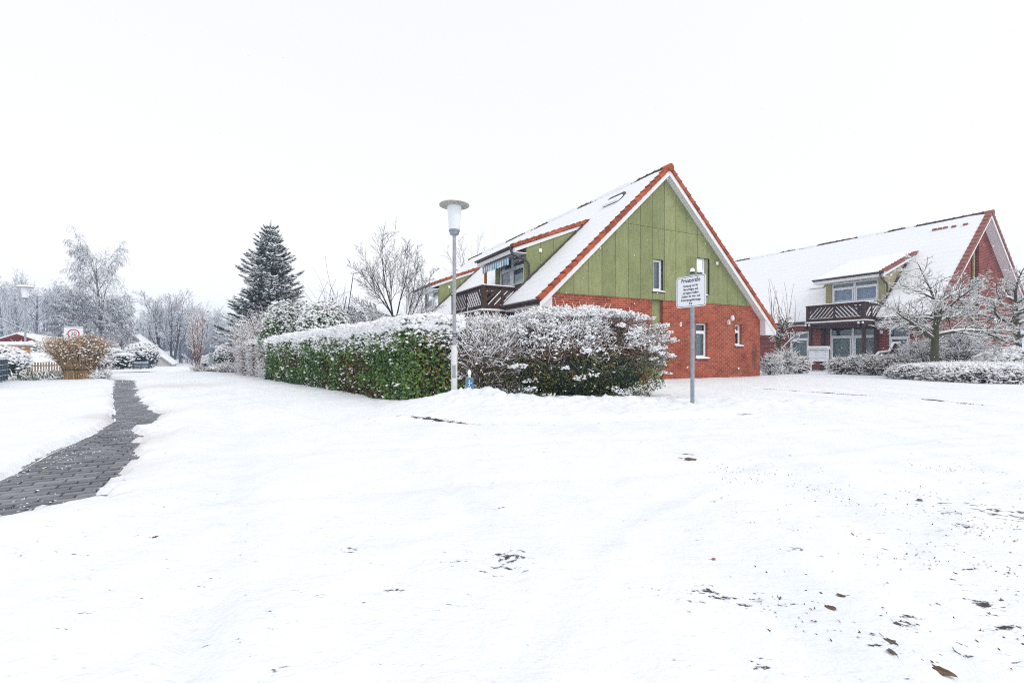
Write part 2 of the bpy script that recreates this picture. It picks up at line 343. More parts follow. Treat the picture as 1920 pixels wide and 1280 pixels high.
def clip(poly, a, b, c):
    """keep a*x+b*y<=c"""
    out = []; n = len(poly)
    for i in range(n):
        p, q = poly[i], poly[(i + 1) % n]; dp = a * p[0] + b * p[1] - c; dq = a * q[0] + b * q[1] - c
        if dp <= 0: out.append(p)
        if (dp < 0 < dq) or (dq < 0 < dp):
            t = dp / (dp - dq); out.append((p[0] + t * (q[0] - p[0]), p[1] + t * (q[1] - p[1])))
    return out
def clips(poly, planes):
    for pl in planes:
        if len(poly) < 3: return []
        poly = clip(poly, *pl)
    return poly if len(poly) >= 3 else []
def area2(p): return abs(sum(p[i][0] * p[(i + 1) % len(p)][1] - p[(i + 1) % len(p)][0] * p[i][1] for i in range(len(p)))) / 2

# scattered little things --------------------------------------------------
def unit(v): return v / np.maximum(np.linalg.norm(v, axis=-1, keepdims=True), 1e-9)
def leaves(P, Nn, size, rng, jitter=.9, aspect=.6, tint=None):
    n = len(P); nn = unit(Nn + rng.normal(0, jitter, (n, 3))); t = unit(np.cross(nn, rng.normal(0, 1, (n, 3)))); b = np.cross(nn, t)
    s = (size * rng.uniform(.6, 1.35, n))[:, None]
    fold = nn * s * .12
    V = np.stack([P - t * s * .5, P + b * s * .5 * aspect + fold, P + t * s * .5, P - b * s * .5 * aspect + fold], 1).reshape(-1, 3)
    F = np.arange(n * 4).reshape(n, 4)
    tint = rng.uniform(0, 1, n) if tint is None else np.clip(tint, 0, 1)
    return V, F, np.repeat(tint, 4)
OCT = np.array([[1, 0, 0], [0, 1, 0], [-1, 0, 0], [0, -1, 0], [0, 0, 1], [0, 0, -1]], float)
OCTF = np.array([[0, 1, 4], [1, 2, 4], [2, 3, 4], [3, 0, 4], [1, 0, 5], [2, 1, 5], [3, 2, 5], [0, 3, 5]])
def puffs(P, size, rng, flat=.55, var=.5):
    n = len(P); s = size * rng.uniform(1 - var, 1 + var, (n, 1, 1)) * rng.uniform(.7, 1.3, (n, 6, 1))
    a = rng.uniform(0, 6.28, n); c_, s_ = np.cos(a), np.sin(a)
    o = OCT[None] * s * np.array([1, 1, flat])[None, None] * np.stack([rng.uniform(.7, 1.6, n), np.ones(n), np.ones(n)], 1)[:, None]
    x = o[..., 0] * c_[:, None] - o[..., 1] * s_[:, None]; y = o[..., 0] * s_[:, None] + o[..., 1] * c_[:, None]
    z = o[..., 2] + x * rng.normal(0, .25, (n, 1))
    V = (P[:, None] + np.stack([x, y, z], -1)).reshape(-1, 3)
    F = (OCTF[None] + (np.arange(n) * 6)[:, None, None]).reshape(-1, 3)
    return V, F
def tubes(paths, radii, k=4):
    """paths (N,n,3) radii (N,n)"""
    Nn, n, _ = paths.shape
    t = unit(np.gradient(paths, axis=1)); ref = np.where(np.abs(t[..., 2:3]) > .85, np.array([1., 0, 0]), np.array([0, 0, 1.]))
    u = unit(np.cross(t, ref)); w_ = np.cross(t, u)
    an = np.arange(k) * 2 * math.pi / k
    V = paths[:, :, None] + radii[:, :, None, None] * (np.cos(an)[None, None, :, None] * u[:, :, None] + np.sin(an)[None, None, :, None] * w_[:, :, None])
    idx = np.arange(Nn * n * k).reshape(Nn, n, k)
    a = idx[:, :-1]; b = idx[:, 1:]
    F = np.stack([a, np.roll(a, -1, 2), np.roll(b, -1, 2), b], -1).reshape(-1, 4)
    return V.reshape(-1, 3), F
def snow_on(paths, radii, extra=.006, f=.75, keep=.25):
    t = unit(np.gradient(paths, axis=1)); h = np.sqrt(np.clip(1 - t[..., 2] ** 2, 0, 1)); g = np.clip((h - keep) / (1 - keep), 0, 1)
    r = (radii * f + extra) * np.sqrt(g); r[:, 0] *= .7; r[:, -1] *= .8
    q = paths.copy(); q[..., 2] += radii * .55 + r * .55
    return q, r
def join(parts):
    Vs = []; Fs = []; n = 0; Ts = []
    for p in parts:
        Vs.append(p[0]); Fs.append(np.asarray(p[1]) + n); n += len(p[0])
        if len(p) > 2: Ts.append(p[2])
    return np.concatenate(Vs), Fs, (np.concatenate(Ts) if Ts else None)

# branching trees -----------------------------------------------------------
class Tree:
    def __init__(s): s.paths = []
def grow(T, rng, p, d, Ln, r, lev, spec):
    sp = spec[lev]; n = sp['n']; pts = [p]; dd = d / np.linalg.norm(d)
    nz = rng.normal(0, sp['wander'], (n, 3)); up = sp.get('up', 0); flat = sp.get('flat', 0)
    for i in range(n):
        dd = dd + nz[i]; dd[2] += up
        if flat: dd[2] *= (1 - flat)
        dd = dd / math.sqrt(dd[0] ** 2 + dd[1] ** 2 + dd[2] ** 2); p = p + dd * (Ln / n); pts.append(p)
    pts = np.array(pts); rad = np.linspace(r, r * sp.get('taper', .35), n + 1)
    T.paths.append((pts, rad, lev))
    if lev + 1 >= len(spec): return
    nc = int(sp['kids'] * rng.uniform(.8, 1.2) + .5); st = sp.get('start', .3); az0 = rng.uniform(0, 6.28)
    for k_ in range(nc):
        f = st + (1 - st) * (k_ + rng.uniform(.1, .9)) / nc; x = f * n; i = min(int(x), n - 1); u = x - i
        pos = pts[i] * (1 - u) + pts[i + 1] * u; tg = pts[i + 1] - pts[i]; tg = tg / np.linalg.norm(tg)
        rr = rad[i] * (1 - u) + rad[i + 1] * u
        ang = math.radians(sp['ang'] * rng.uniform(.7, 1.25)); az0 += 2.4 + rng.normal(0, .4)
        a = np.cross(tg, [0.01, 0.02, 1.0] if abs(tg[2]) < .95 else [1., 0, 0]); a = a / np.linalg.norm(a); b = np.cross(tg, a)
        side = a * math.cos(az0) + b * math.sin(az0)
        if sp.get('vflat'): side = side * np.array([1, 1, sp['vflat']])
        cd = tg * math.cos(ang) + side * math.sin(ang)
        grow(T, rng, pos, cd, Ln * sp['ratio'] * (1 - sp.get('drop', .5) * (f - st)) * rng.uniform(.75, 1.2), max(rr * sp.get('rr', .55), sp.get('rmin', .004)), lev + 1, spec)
def tree_meshes(T, parent, bark, twig=None, snow=True, split=2, kt=7, kf=3, extra=.006, snowf=.75, keep=.25, names=('trunk', 'crown', 'snow_cover')):
    twig = twig or bark; objs = []
    def pack(lo, hi, k):
        groups = {}
        for pts, rad, lev in T.paths:
            if lo <= lev < hi: groups.setdefault(len(pts), []).append((pts, rad))
        out = []
        for n, g in groups.items():
            out.append((np.array([x[0] for x in g]), np.array([x[1] for x in g])))
        return out
    tr, cr = pack(0, split, kt), pack(split, 99, kf)
    V, F, _ = join([tubes(a, b, kt) for a, b in tr]); objs.append(np_mesh(names[0], V, F, bark, parent, True))
    if cr:
        V, F, _ = join([tubes(a, b, kf) for a, b in cr]); objs.append(np_mesh(names[1], V, F, twig, parent, True))
    if snow:
        sn = [snow_on(a, b, extra, snowf, keep) for a, b in tr + cr]
        V, F, _ = join([tubes(a, b, 4 if i < len(tr) else 3) for i, (a, b) in enumerate(sn)]); objs.append(np_mesh(names[2], V, F, M['snow_puff'], parent, True))
    return objs
def copy_thing(root, loc, rz, scale=1.0, label=None, group=None):
    r = root.copy(); COL.objects.link(r); r.location = loc; r.rotation_euler = (0, 0, rz)
    r.scale = (scale, scale, scale) if not isinstance(scale, (tuple, list)) else scale
    if label: r['label'] = label
    if group: r['group'] = group
    for ch in list(root.children):
        c = ch.copy(); COL.objects.link(c); c.parent = r
        for g in list(ch.children):
            d = g.copy(); COL.objects.link(d); d.parent = c
    return r

# ------------------------------------------------------------------ ground
def gpt(px, py, z=0.0):
    Y = (EYE - z) * FPX / (py - HORIZ); return ((px - 960) / FPX * Y, Y)
def seg_dist(x, y, pts):
    """distance to a polyline and the position along it (0..1 over the whole line)"""
    best = np.full(np.shape(x), 1e9); par = np.zeros(np.shape(x)); pts = np.array(pts, float)
    ln = np.linalg.norm(np.diff(pts, axis=0), axis=1); cum = np.concatenate([[0], np.cumsum(ln)]); tot = cum[-1]
    for i in range(len(pts) - 1):
        a, b = pts[i], pts[i + 1]; d = b - a; q = np.clip(((x - a[0]) * d[0] + (y - a[1]) * d[1]) / (d @ d), 0, 1)
        dd = np.hypot(x - a[0] - q * d[0], y - a[1] - q * d[1]); mk = dd < best
        best = np.where(mk, dd, best); par = np.where(mk, (cum[i] + q * ln[i]) / tot, par)
    return best, par
def inside(x, y, poly):
    r = np.zeros(np.shape(x), bool); n = len(poly); j = n - 1
    for i in range(n):
        xi, yi = poly[i]; xj, yj = poly[j]
        c = ((yi > y) != (yj > y)) & (x < (xj - xi) * (y - yi) / (yj - yi + 1e-12) + xi); r ^= c; j = i
    return r
PATH = [(-3.30, 2.92), (-3.22, 3.12), (-2.98, 3.36), (-3.34, 4.0), (-3.68, 4.55), (-4.15, 5.22), (-4.72, 6.03), (-5.15, 6.37), (-5.45, 7.2), (-5.98, 8.08), (-6.7, 8.75), (-7.96, 10.06), (-9.56, 11.95), (-11.8, 14.7), (-14.7, 18.3), (-16.2, 18.6),
        (-13.0, 14.95), (-10.4, 11.95), (-8.75, 10.06), (-7.25, 8.35), (-6.39, 7.35), (-5.61, 6.09), (-5.22, 5.31), (-4.93, 4.78), (-4.49, 4.07), (-3.9, 3.0), (-3.2, 1.6), (-2.7, .9), (-2.3, 1.0), (-3.0, 2.2)]
KERB = [(-1.9, 7.35), (-1.42, 7.08), (-.88, 6.98), (-.46, 6.72), (.31, 6.68), (1.51, 6.93), (2.83, 7.24), (3.9, 7.71), (5.03, 8.1)]
DRAIN = [(7.3, 13.6), (8.1, 12.3), (9.33, 10.39), (9.3, 9.2)]
TRACKS = [([(-.9, 1.0), (-1.5, 2.6), (-3.0, 5.2), (-5.4, 8.7), (-10.2, 14.2), (-18, 23), (-24, 34)], .08, .008), ([(.5, 1.0), (.1, 2.6), (-1.3, 5.0), (-3.7, 8.1), (-8.6, 13.4), (-16.5, 22.3), (-22.5, 33)], .08, .008),
          ([(-.2, 1.1), (.6, 2.8), (2.4, 4.5), (5.0, 5.6), (9.5, 6.6)], .08, .007), ([(1.3, 1.2), (2.0, 2.4), (3.4, 3.5), (5.6, 4.3), (9.8, 5.1)], .08, .007)]
def terrain(x, y):
    z = -0.9 * sstep(38, 60, y) + 0.7 * sstep(68, 86, y)
    z = z - .4 * sstep(-19, -22, x) * sstep(19.5, 22.5, y) * (1 - sstep(38, 50, y))
    return z
def snow_h(x, y):
    x = np.asarray(x, float); y = np.asarray(y, float)
    z = terrain(x, y) + .055
    near = 1 - sstep(14, 26, np.hypot(x, y))
    z = z + (fbm(x * 1.1, y * 1.1, 3) - .5) * .05 + (fbm(x * 5, y * 5, 5) - .5) * .030 * near + (fbm(x * 14, y * 14, 15) - .5) * .012 * near
    d, q = seg_dist(x, y, KERB)
    verge = (y > 6.2) & (x > -2.6) & (x < 4.4)
    out = np.where(x < 4.4, 1, 0) * sstep(0, .35, y - (6.85 + .12 * np.maximum(x, 0) ** 1.2)) * sstep(-2.7, -1.7, x) * (1 - sstep(3.2, 4.6, x)) * (1 - sstep(10.5, 12, y))
    z = z + .07 * out
    g1 = np.exp(-((x + .75) / .95) ** 2 - ((y - 9.0) / .75) ** 2)
    g2 = np.exp(-((x - 1.4) / 2.0) ** 2 - ((y - 9.0) / .7) ** 2)
    lump = fbm(x * 3.2, y * 3.2, 21) ; lump2 = np.abs(vnoise(x * 7, y * 7, 33) - .5) * 2; lump3 = np.abs(vnoise(x * 13, y * 13, 35) - .5) * 2
    z = z + g1 * (.11 + .16 * lump + .05 * lump2 + .03 * lump3) + g2 * (.03 + .10 * lump + .04 * lump2 + .02 * lump3)
    # shovelled lumps on the right of the sign
    g3 = np.exp(-((x - 5.6) / 2.2) ** 2 - ((y - 9.4) / 1.0) ** 2)
    z = z + g3 * ((lump - .35) * .16 + .035 * lump2)
    z = z + .05 * out * (lump2 - .5) * .6
    # bank beside the cleared path
    dp, qp = seg_dist(x, y, PATH[:14])
    z = z + .05 * np.exp(-((dp - .42) / .22) ** 2) * (1 - sstep(11, 15, y)) * (.4 + fbm(x * 2, y * 2, 8))
    dl, ql = seg_dist(x, y, PATH[14:25])
    z = z + .04 * np.exp(-((dl - .25) / .18) ** 2)
    # wheel tracks and footprints
    for (cx, cy, dx, dy, wd) in ((-.3, 3.0, -.35, .94, .10), (-1.9, 3.0, -.50, .86, .10), (1.8, 4.2, .97, .22, .13), (1.0, 5.6, .97, .2, .13)):
        t = (x - cx) * (-dy) + (y - cy) * dx
        l_ = (x - cx) * dx + (y - cy) * dy; z = z - (.018 * (.5 + fbm(x * 3, y * 3, 11)) + .005 * np.sin(l_ * 62 + np.abs(t) * 40)) * np.exp(-(t / wd) ** 4) * near
    for (fx, fy) in ((-2.35, 3.05), (-2.1, 2.55), (-2.6, 3.5), (-1.4, 1.95), (-.55, 2.7), (-1.75, 2.2), (5.2, 9.0), (4.5, 8.6), (6.1, 9.6), (3.4, 8.9), (7.0, 10.1)):
        z = z - .03 * np.exp(-((x - fx) / .11) ** 2 - ((y - fy) / .10) ** 2)
    for pl, wd, dp_ in TRACKS:
        dt, qt = seg_dist(x, y, pl); z = z - dp_ * np.exp(-(dt / wd) ** 4) * (.6 + .8 * fbm(x * 1.7, y * 1.7, 19)) * near + dp_ * .5 * np.exp(-((dt - wd * 1.45) / (wd * .4)) ** 2) * near
    # snow is thin or gone on the path
    ins = inside(x, y, PATH); dpp, _ = seg_dist(x, y, PATH + [PATH[0]])
    wob = (fbm(x * 2.3, y * 2.3, 41) - .5) * .26 + (fbm(x * 9, y * 9, 43) - .5) * .24
    wob = wob * np.where(ql * 0 + dl < dp, .35, 1.0)
    sd_ = np.where(ins, dpp, -dpp) + wob * (1 + .4 * (y < 4.2))
    cut = sstep(-.02, .10, sd_)
    z = z * (1 - cut) + (-.05) * cut
    # wet grooves
    z = z - .018 * np.exp(-(d / .10) ** 2) * (.3 + fbm(x * 3, y * 3, 51)) 
    d2, _ = seg_dist(x, y, DRAIN); z = z - .05 * np.exp(-(d2 / .13) ** 2)
    return z
def gz(x, y): return float(snow_h(np.array([x]), np.array([y]))[0])
def axis(parts):
    out = []
    for a, b, st in parts: out += list(np.arange(a, b, st))
    out.append(parts[-1][1]); return np.array(out)
def graded(a, b, st, g):
    out = []; x = a
    while x < b: out.append(x); x += st; st *= g
    out.append(b); return out
xs = np.array([-v_ for v_ in graded(9.5, 420, .05, 1.09)][::-1] + list(np.arange(-9.45, 9.9, .045)) + graded(9.95, 420, .05, 1.09))
ys = np.array(list(np.arange(-12, .6, .6)) + list(np.arange(.6, 14.3, .05)) + graded(14.35, 420, .05, 1.035))
XX, YY = np.meshgrid(xs, ys); ZZ = snow_h(XX, YY)
bare = np.zeros_like(XX)
def addb(v_): 
    global bare; bare = np.maximum(bare, v_)
# speckled dark ground through thin snow at lower right, and fainter elsewhere
dirx = sstep(.6, 4.2, XX + .25 * (YY - 3)) * (1 - sstep(2.9, 4.3, YY)) * (.72 + .28 * sstep(1.2, 3.0, XX))
addb(np.minimum(.53, dirx * .47 + dirx * .22 * sstep(.38, .70, fbm(XX * 1.9, YY * 1.9, 61))))
addb(.30 * np.exp(-((XX - .7) / 1.4) ** 2 - ((YY - 4.4) / .8) ** 2) * (.5 + fbm(XX * 2, YY * 2, 62)))
addb(.46 * np.exp(-((XX + 1.15) / .35) ** 2 - ((YY - 3.0) / .5) ** 2) * (.5 + fbm(XX * 2, YY * 2, 63)))
addb(.38 * np.exp(-((XX + .1) / .5) ** 2 - ((YY - 2.35) / .35) ** 2) * (.6 + fbm(XX * 2, YY * 2, 64)))
addb(.42 * np.exp(-((XX - .85) / .4) ** 2 - ((YY - 1.95) / .3) ** 2) * (.6 + fbm(XX * 2, YY * 2, 65)))
addb(.26 + .10 * fbm(XX * .8 + 4, YY * .8, 66))
dk, qk = seg_dist(XX, YY, KERB)
addb((.64 + .24 * (qk < .22) + .20 * ((qk > .68) & (qk < .85))) * np.exp(-(dk / .075) ** 2) * (.25 + 1.0 * fbm(XX * 1.8, YY * .4, 71)) * (.55 + .9 * fbm(XX * 9, YY * 9, 73)))
dd2, qd = seg_dist(XX, YY, DRAIN)
addb(1.3 * np.exp(-(dd2 / .15) ** 2) * (.35 + .9 * fbm(XX * 2.2, YY * 2.2, 72)))
addb(.62 * np.exp(-((XX - 1.80) / .22) ** 2 - ((YY - 4.72) / .10) ** 2))
for cx_, cy_, rr_, aa_ in ((1810, 985, .20, .55), (1865, 1010, .16, .5), (1890, 1108, .15, .62), (1850, 1132, .14, .58), (1702, 1162, .13, .60), (1668, 1213, .12, .62), (1882, 1170, .12, .55), (1556, 1135, .09, .58), (1832, 1062, .14, .5), (1772, 1030, .12, .55), (1792, 1085, .09, .5), (1642, 1047, .10, .5), (1500, 1032, .12, .48), (1660, 1102, .10, .5), (1480, 1130, .11, .47), (1430, 1250, .10, .56), (1812, 1217, .10, .58), (1338, 935, .12, .5), (655, 1032, .16, .52), (738, 985, .13, .5), (625, 1070, .10, .47), (840, 940, .12, .48), (925, 952, .14, .5), (1232, 1108, .10, .5), (1292, 1142, .11, .5), (762, 1102, .08, .5), (715, 920, .14, .5), (1850, 905, .22, .46), (1700, 935, .16, .46), (1600, 1000, .2, .45), (1740, 1195, .10, .5), (1905, 1235, .10, .55), (1560, 1240, .1, .48)):
    qx, qy = gpt(cx_, cy_, .055); addb(min(aa_, .555) * np.exp(-(((XX - qx) ** 2 + (YY - qy) ** 2) / rr_ ** 2)))
# inside the shape of the hedge foot: fallen leaves and earth
df, _ = seg_dist(XX, YY, [(-9.6, 18.1), (-2.25, 9.95), (-1.2, 9.95)]); addb(.95 * np.exp(-((df) / .12) ** 2))
nb = np.abs(XX) * 0
brown = .9 * np.exp(-((XX + 6.25) / .45) ** 2 - ((YY - 7.6) / .6) ** 2) + .5 * np.exp(-((XX + 10.5) / 1.2) ** 2 - ((YY - 14.6) / 1.2) ** 2) + .45 * np.exp(-((XX + 4.4) / .4) ** 2 - ((YY - 5.4) / .7) ** 2) + .35 * np.exp(-((XX + 3.5) / .3) ** 2 - ((YY - 4.1) / .5) ** 2)
ny, nx = XX.shape; idx = np.arange(nx * ny).reshape(ny, nx)
F = np.stack([idx[:-1, :-1], idx[:-1, 1:], idx[1:, 1:], idx[1:, :-1]], -1).reshape(-1, 4)
pack = np.zeros_like(XX)
for pl, wd, dp_ in TRACKS:
    dt, qt = seg_dist(XX, YY, pl); pack = np.maximum(pack, np.exp(-(dt / (wd * 1.2)) ** 4) * (.3 + .7 * fbm(XX * 2, YY * 2, 29)))
g = np_mesh('ground', np.stack([XX, YY, ZZ], -1).reshape(-1, 3), [F], M['ground'], None, True, {'bare': bare.ravel(), 'brown': brown.ravel(), 'pack': pack.ravel()})
tag(g, 'smooth snow cover on the road, verge and gardens', kind='structure')

# the cleared path: real paving blocks over a sand bed
def build_path():
    ux, uy = .865, .502; vx, vy = -.502, .865       # rows run along u
    rng = np.random.default_rng(3); V = []; Fq = []; T = []
    bl, bw, gap = .205, .103, .012
    for j in range(-30, 260):
        for i in range(-60, 60):
            a = (i + (.5 if j % 2 else 0)) * bl; b = j * bw
            cx = -4.2 + ux * a + vx * b; cy = 4.0 + uy * a + vy * b
            if not (-19 < cx < -1.5 and .6 < cy < 20): continue
            V.append((cx, cy))
    C = np.array(V); d, _ = seg_dist(C[:, 0], C[:, 1], PATH + [PATH[0]]); ins = inside(C[:, 0], C[:, 1], PATH)
    C = C[ins | (d < .55)]; n = len(C)
    hl, hw, ch = (bl - gap) / 2, (bw - gap) / 2, .006
    z = rng.normal(0, .0018, n); tx = rng.normal(0, .010, n); ty = rng.normal(0, .015, n); ang = rng.normal(0, .008, n)
    loc = []
    for (sx, sy, zz) in ((1, 1, -.03), (-1, 1, -.03), (-1, -1, -.03), (1, -1, -.03)): loc.append((sx * hl, sy * hw, zz))
    for (sx, sy) in ((1, 1), (-1, 1), (-1, -1), (1, -1)): loc.append((sx * hl, sy * hw, -ch))
    for (sx, sy) in ((1, 1), (-1, 1), (-1, -1), (1, -1)): loc.append((sx * (hl - ch), sy * (hw - ch), 0))
    loc = np.array(loc)
    lx = loc[None, :, 0] * np.cos(ang)[:, None] - loc[None, :, 1] * np.sin(ang)[:, None]
    ly = loc[None, :, 0] * np.sin(ang)[:, None] + loc[None, :, 1] * np.cos(ang)[:, None]
    X = C[:, 0:1] + ux * lx + vx * ly; Y = C[:, 1:2] + uy * lx + vy * ly
    Z = loc[None, :, 2] + z[:, None] + lx * tx[:, None] + ly * ty[:, None]
    f = [(0, 1, 5, 4), (1, 2, 6, 5), (2, 3, 7, 6), (3, 0, 4, 7), (4, 5, 9, 8), (5, 6, 10, 9), (6, 7, 11, 10), (7, 4, 8, 11), (8, 9, 10, 11)]
    F = (np.array(f)[None] + (np.arange(n) * 12)[:, None, None]).reshape(-1, 4)
    p = np_mesh('path', np.stack([X, Y, Z], -1).reshape(-1, 3), [F], M['paver'], None, False, {'tint': np.repeat(rng.uniform(0, 1, n) * .7 + .3 * fbm(C[:, 0], C[:, 1], 5), 12)})
    tag(p, 'wet dark grey block paved path cleared of snow', kind='structure')
    m = MB(); m.box(-20, -1.2, .4, 21, -.06, -.018); s_ = m.build('path_bed', M['sand'], p)
    # snow packed in the edge joints and a few open joints
    edge = PATH[14:25]
    edge = np.array(edge); V = []; Fc = []; n0 = 0
    for off, wd in ((.07, .007),):
        pts = []
        ln = np.linalg.norm(np.diff(edge, axis=0), axis=1); cum = np.concatenate([[0], np.cumsum(ln)])
        for t in np.arange(0, cum[-1], .06):
            i = min(np.searchsorted(cum, t, side='right') - 1, len(ln) - 1); d = (edge[i + 1] - edge[i]) / ln[i]
            # smooth the bend
            e2 = edge[i] + d * (t - cum[i]); nrm = np.array([-d[1], d[0]])
            pts.append((e2 + nrm * off, nrm, t))
        for a in range(len(pts)):
            p_, nn_, t = pts[a]; wv = wd * (.35 + 1.3 * float(vnoise(t * 2.1, off * 9, 5)) + .5 * float(vnoise(t * 11, off * 7, 8))) * (0.01 if vnoise(t * 1.9, off * 5, 77) < (.58 if off < .1 else .74) else 1)
            V += [(*(p_ - nn_ * wv), .001), (*p_, .006 + .004 * float(vnoise(t * 8, 1, 2))), (*(p_ + nn_ * wv), .001)]
            if a: Fc += [(n0 - 3, n0 - 2, n0 + 1, n0), (n0 - 2, n0 - 1, n0 + 2, n0 + 1)]
            n0 += 3
    o = np_mesh('joint_snow', np.array(V), [np.array(Fc)], M['snow_puff'], p, True)
    # crumbs of snow left lying, thicker towards the swept edges and caught in the joints
    q = rng.integers(0, n, 26000); side = rng.random(26000) < .55; du = np.where(side, rng.uniform(-hl, hl, 26000), rng.choice([-hl, hl], 26000) + rng.normal(0, .003, 26000)); dv_ = np.where(side, rng.choice([-hw, hw], 26000) + rng.normal(0, .003, 26000), rng.uniform(-hw, hw, 26000))
    X = C[q, 0] + ux * du + vx * dv_; Y = C[q, 1] + uy * du + vy * dv_; dd, _ = seg_dist(X, Y, PATH + [PATH[0]]); pr = .02 + .8 * np.exp(-(dd / .09) ** 2) + .5 * (fbm(X * 2.1, Y * 2.1, 88) > .60); k = rng.random(26000) < pr
    V, Fp = puffs(np.stack([X[k], Y[k], np.full(k.sum(), .001)], 1), .0065, rng, .35, .6); np_mesh('snow_crumbs', V, [Fp], M['snow_puff'], p, True)
build_path()

# ------------------------------------------------------------------ houses
A_ROT = math.atan2(.46, .888)
K = .925; TH = math.atan(K); CT, ST = math.cos(TH), math.sin(TH)
def sheet(name, s0, s1, v0, v1, zf, material, parent, course=.3, thick=.05, step=.026, dv=.4, seed=1, lump=.02, ends=(1, 1)):
    """snow lying on a roof plane between s0 (upper) and s1 (lower), v0..v1; zf(s) = tile surface"""
    sg = 1 if s1 > s0 else -1; ln = abs(s1 - s0); ns = max(4, int(ln / (course / 4))); nv = max(3, int((v1 - v0) / dv))
    S = np.append(s0 + sg * np.arange(0, ln - .04, course / 4), s1); ns = len(S); Vv = np.linspace(v0, v1, nv); SS, VV = np.meshgrid(S, Vv)
    u = np.abs(SS - s0) / course; saw = (u - np.floor(u)) * step
    z = zf(SS) + thick + saw + (fbm(SS * 1.7, VV * 1.1, seed) - .5) * lump * 2 + (vnoise(VV * 3.3, SS * 0.4, seed + 3) - .5) * .012
    e = np.minimum(np.minimum(np.abs(SS - s1), .25) / .25, np.minimum(np.minimum(VV - v0 if ends[0] else 9, v1 - VV if ends[1] else 9), .12) / .12)
    z = z - thick * .8 * (1 - np.sqrt(np.clip(e, 0, 1))) * 1.0
    V = np.stack([SS, VV, z], -1); idx = np.arange(ns * nv).reshape(nv, ns)
    F = np.stack([idx[:-1, :-1], idx[:-1, 1:], idx[1:, 1:], idx[1:, :-1]], -1).reshape(-1, 4)
    # skirt down to the tiles
    ring = np.concatenate([idx[0], idx[1:, -1], idx[-1, ::-1][1:], idx[::-1, 0][1:-1]]); topr = V.reshape(-1, 3)[ring].copy(); base = topr.copy(); base[:, 2] = zf(base[:, 0]) - .01; base = np.concatenate([base, topr])
    n0 = ns * nv; m_ = len(ring); r2 = np.arange(m_)
    Fs = np.stack([n0 + m_ + r2, n0 + m_ + (r2 + 1) % m_, n0 + (r2 + 1) % m_, n0 + r2], -1)
    if sg < 0: F = F[:, ::-1]
    return np_mesh(name, np.concatenate([V.reshape(-1, 3), base]), [F, Fs], material, parent, True)
def verge(m, s0, s1, z0, slope, v0, v1, n, th=.15, k_lift=.035):
    """overlapping verge tiles along a slope from (s0,z0) down to s1"""
    sg = 1 if s1 > s0 else -1; c = math.sqrt(1 + slope * slope); ex = Vector((sg / c, 0, -slope / c)); ez = Vector((sg * slope / c, 0, 1 / c)); ey = Vector((0, 1, 0))
    ln = abs(s1 - s0) * c / n
    for i in range(n):
        o = Vector((s0, 0, z0)) + ex * (i * ln)
        jz = random.uniform(-.006, .006); ex2 = (ex + ez * (k_lift / ln * .7)).normalized(); ez2 = ex2.cross(ey) * (1 if ex2.cross(ey).z > 0 else -1)
        m.obox(o + ez * jz, ex2, ey, ez2, (0, ln * 1.06), (v0, v1), (-th, 0))
        m.obox(o + ez * (jz + .012), ex2, ey, ez2, (ln * .93, ln * 1.09), (v0 - .008, v1), (-th - .006, 0))
def rect_cells(us, zs, holes):
    holes = [(max(h[0], us[0]), min(h[1], us[-1]), max(h[2], zs[0]), min(h[3], zs[-1])) for h in holes]; holes = [h for h in holes if h[1] > h[0] and h[3] > h[2]]
    us = sorted(set(us + [h[0] for h in holes] + [h[1] for h in holes])); zs = sorted(set(zs + [h[2] for h in holes] + [h[3] for h in holes]))
    for i in range(len(us) - 1):
        for j in range(len(zs) - 1):
            cu, cz = (us[i] + us[i + 1]) / 2, (zs[j] + zs[j + 1]) / 2
            if any(h[0] < cu < h[1] and h[2] < cz < h[3] for h in holes): continue
            yield us[i], us[i + 1], zs[j], zs[j + 1]
def gmap(v): return lambda u, dp, z: Vector((u, v + dp, z))          # gable wall, looking at it u to the right
def fmap(s): return lambda u, dp, z: Vector((s + dp, u, z))          # long wall facing -x, u runs along y
def wall(m, mp, u0, u1, z0, z1, holes=(), planes=(), reveal=.12, thick=.24):
    holes = [h for h in holes]
    for a, b, c_, d in rect_cells([u0, u1], [z0, z1], holes):
        poly = clips([(a, c_), (b, c_), (b, d), (a, d)], planes)
        if poly: 
            m.add([mp(p[0], 0, p[1]) for p in poly], [tuple(range(len(poly)))])
    for (a, b, c_, d) in holes:
        for q in (((a, c_), (a, d)), ((b, c_), (b, d)), ((a, c_), (b, c_)), ((a, d), (b, d))):
            (p1, p2) = q; m.add([mp(p1[0], 0, p1[1]), mp(p2[0], 0, p2[1]), mp(p2[0], thick, p2[1]), mp(p1[0], thick, p1[1])], [(0, 1, 2, 3)])
def bx(m, mp, u0, u1, d0, d1, z0, z1):
    P = [mp(u, d, z) for z in (z0, z1) for d in (d0, d1) for u in (u0, u1)]
    P = [P[0], P[1], P[3], P[2], P[4], P[5], P[7], P[6]]
    m.add(P, [(0, 3, 2, 1), (4, 5, 6, 7), (0, 1, 5, 4), (1, 2, 6, 5), (2, 3, 7, 6), (3, 0, 4, 7)])
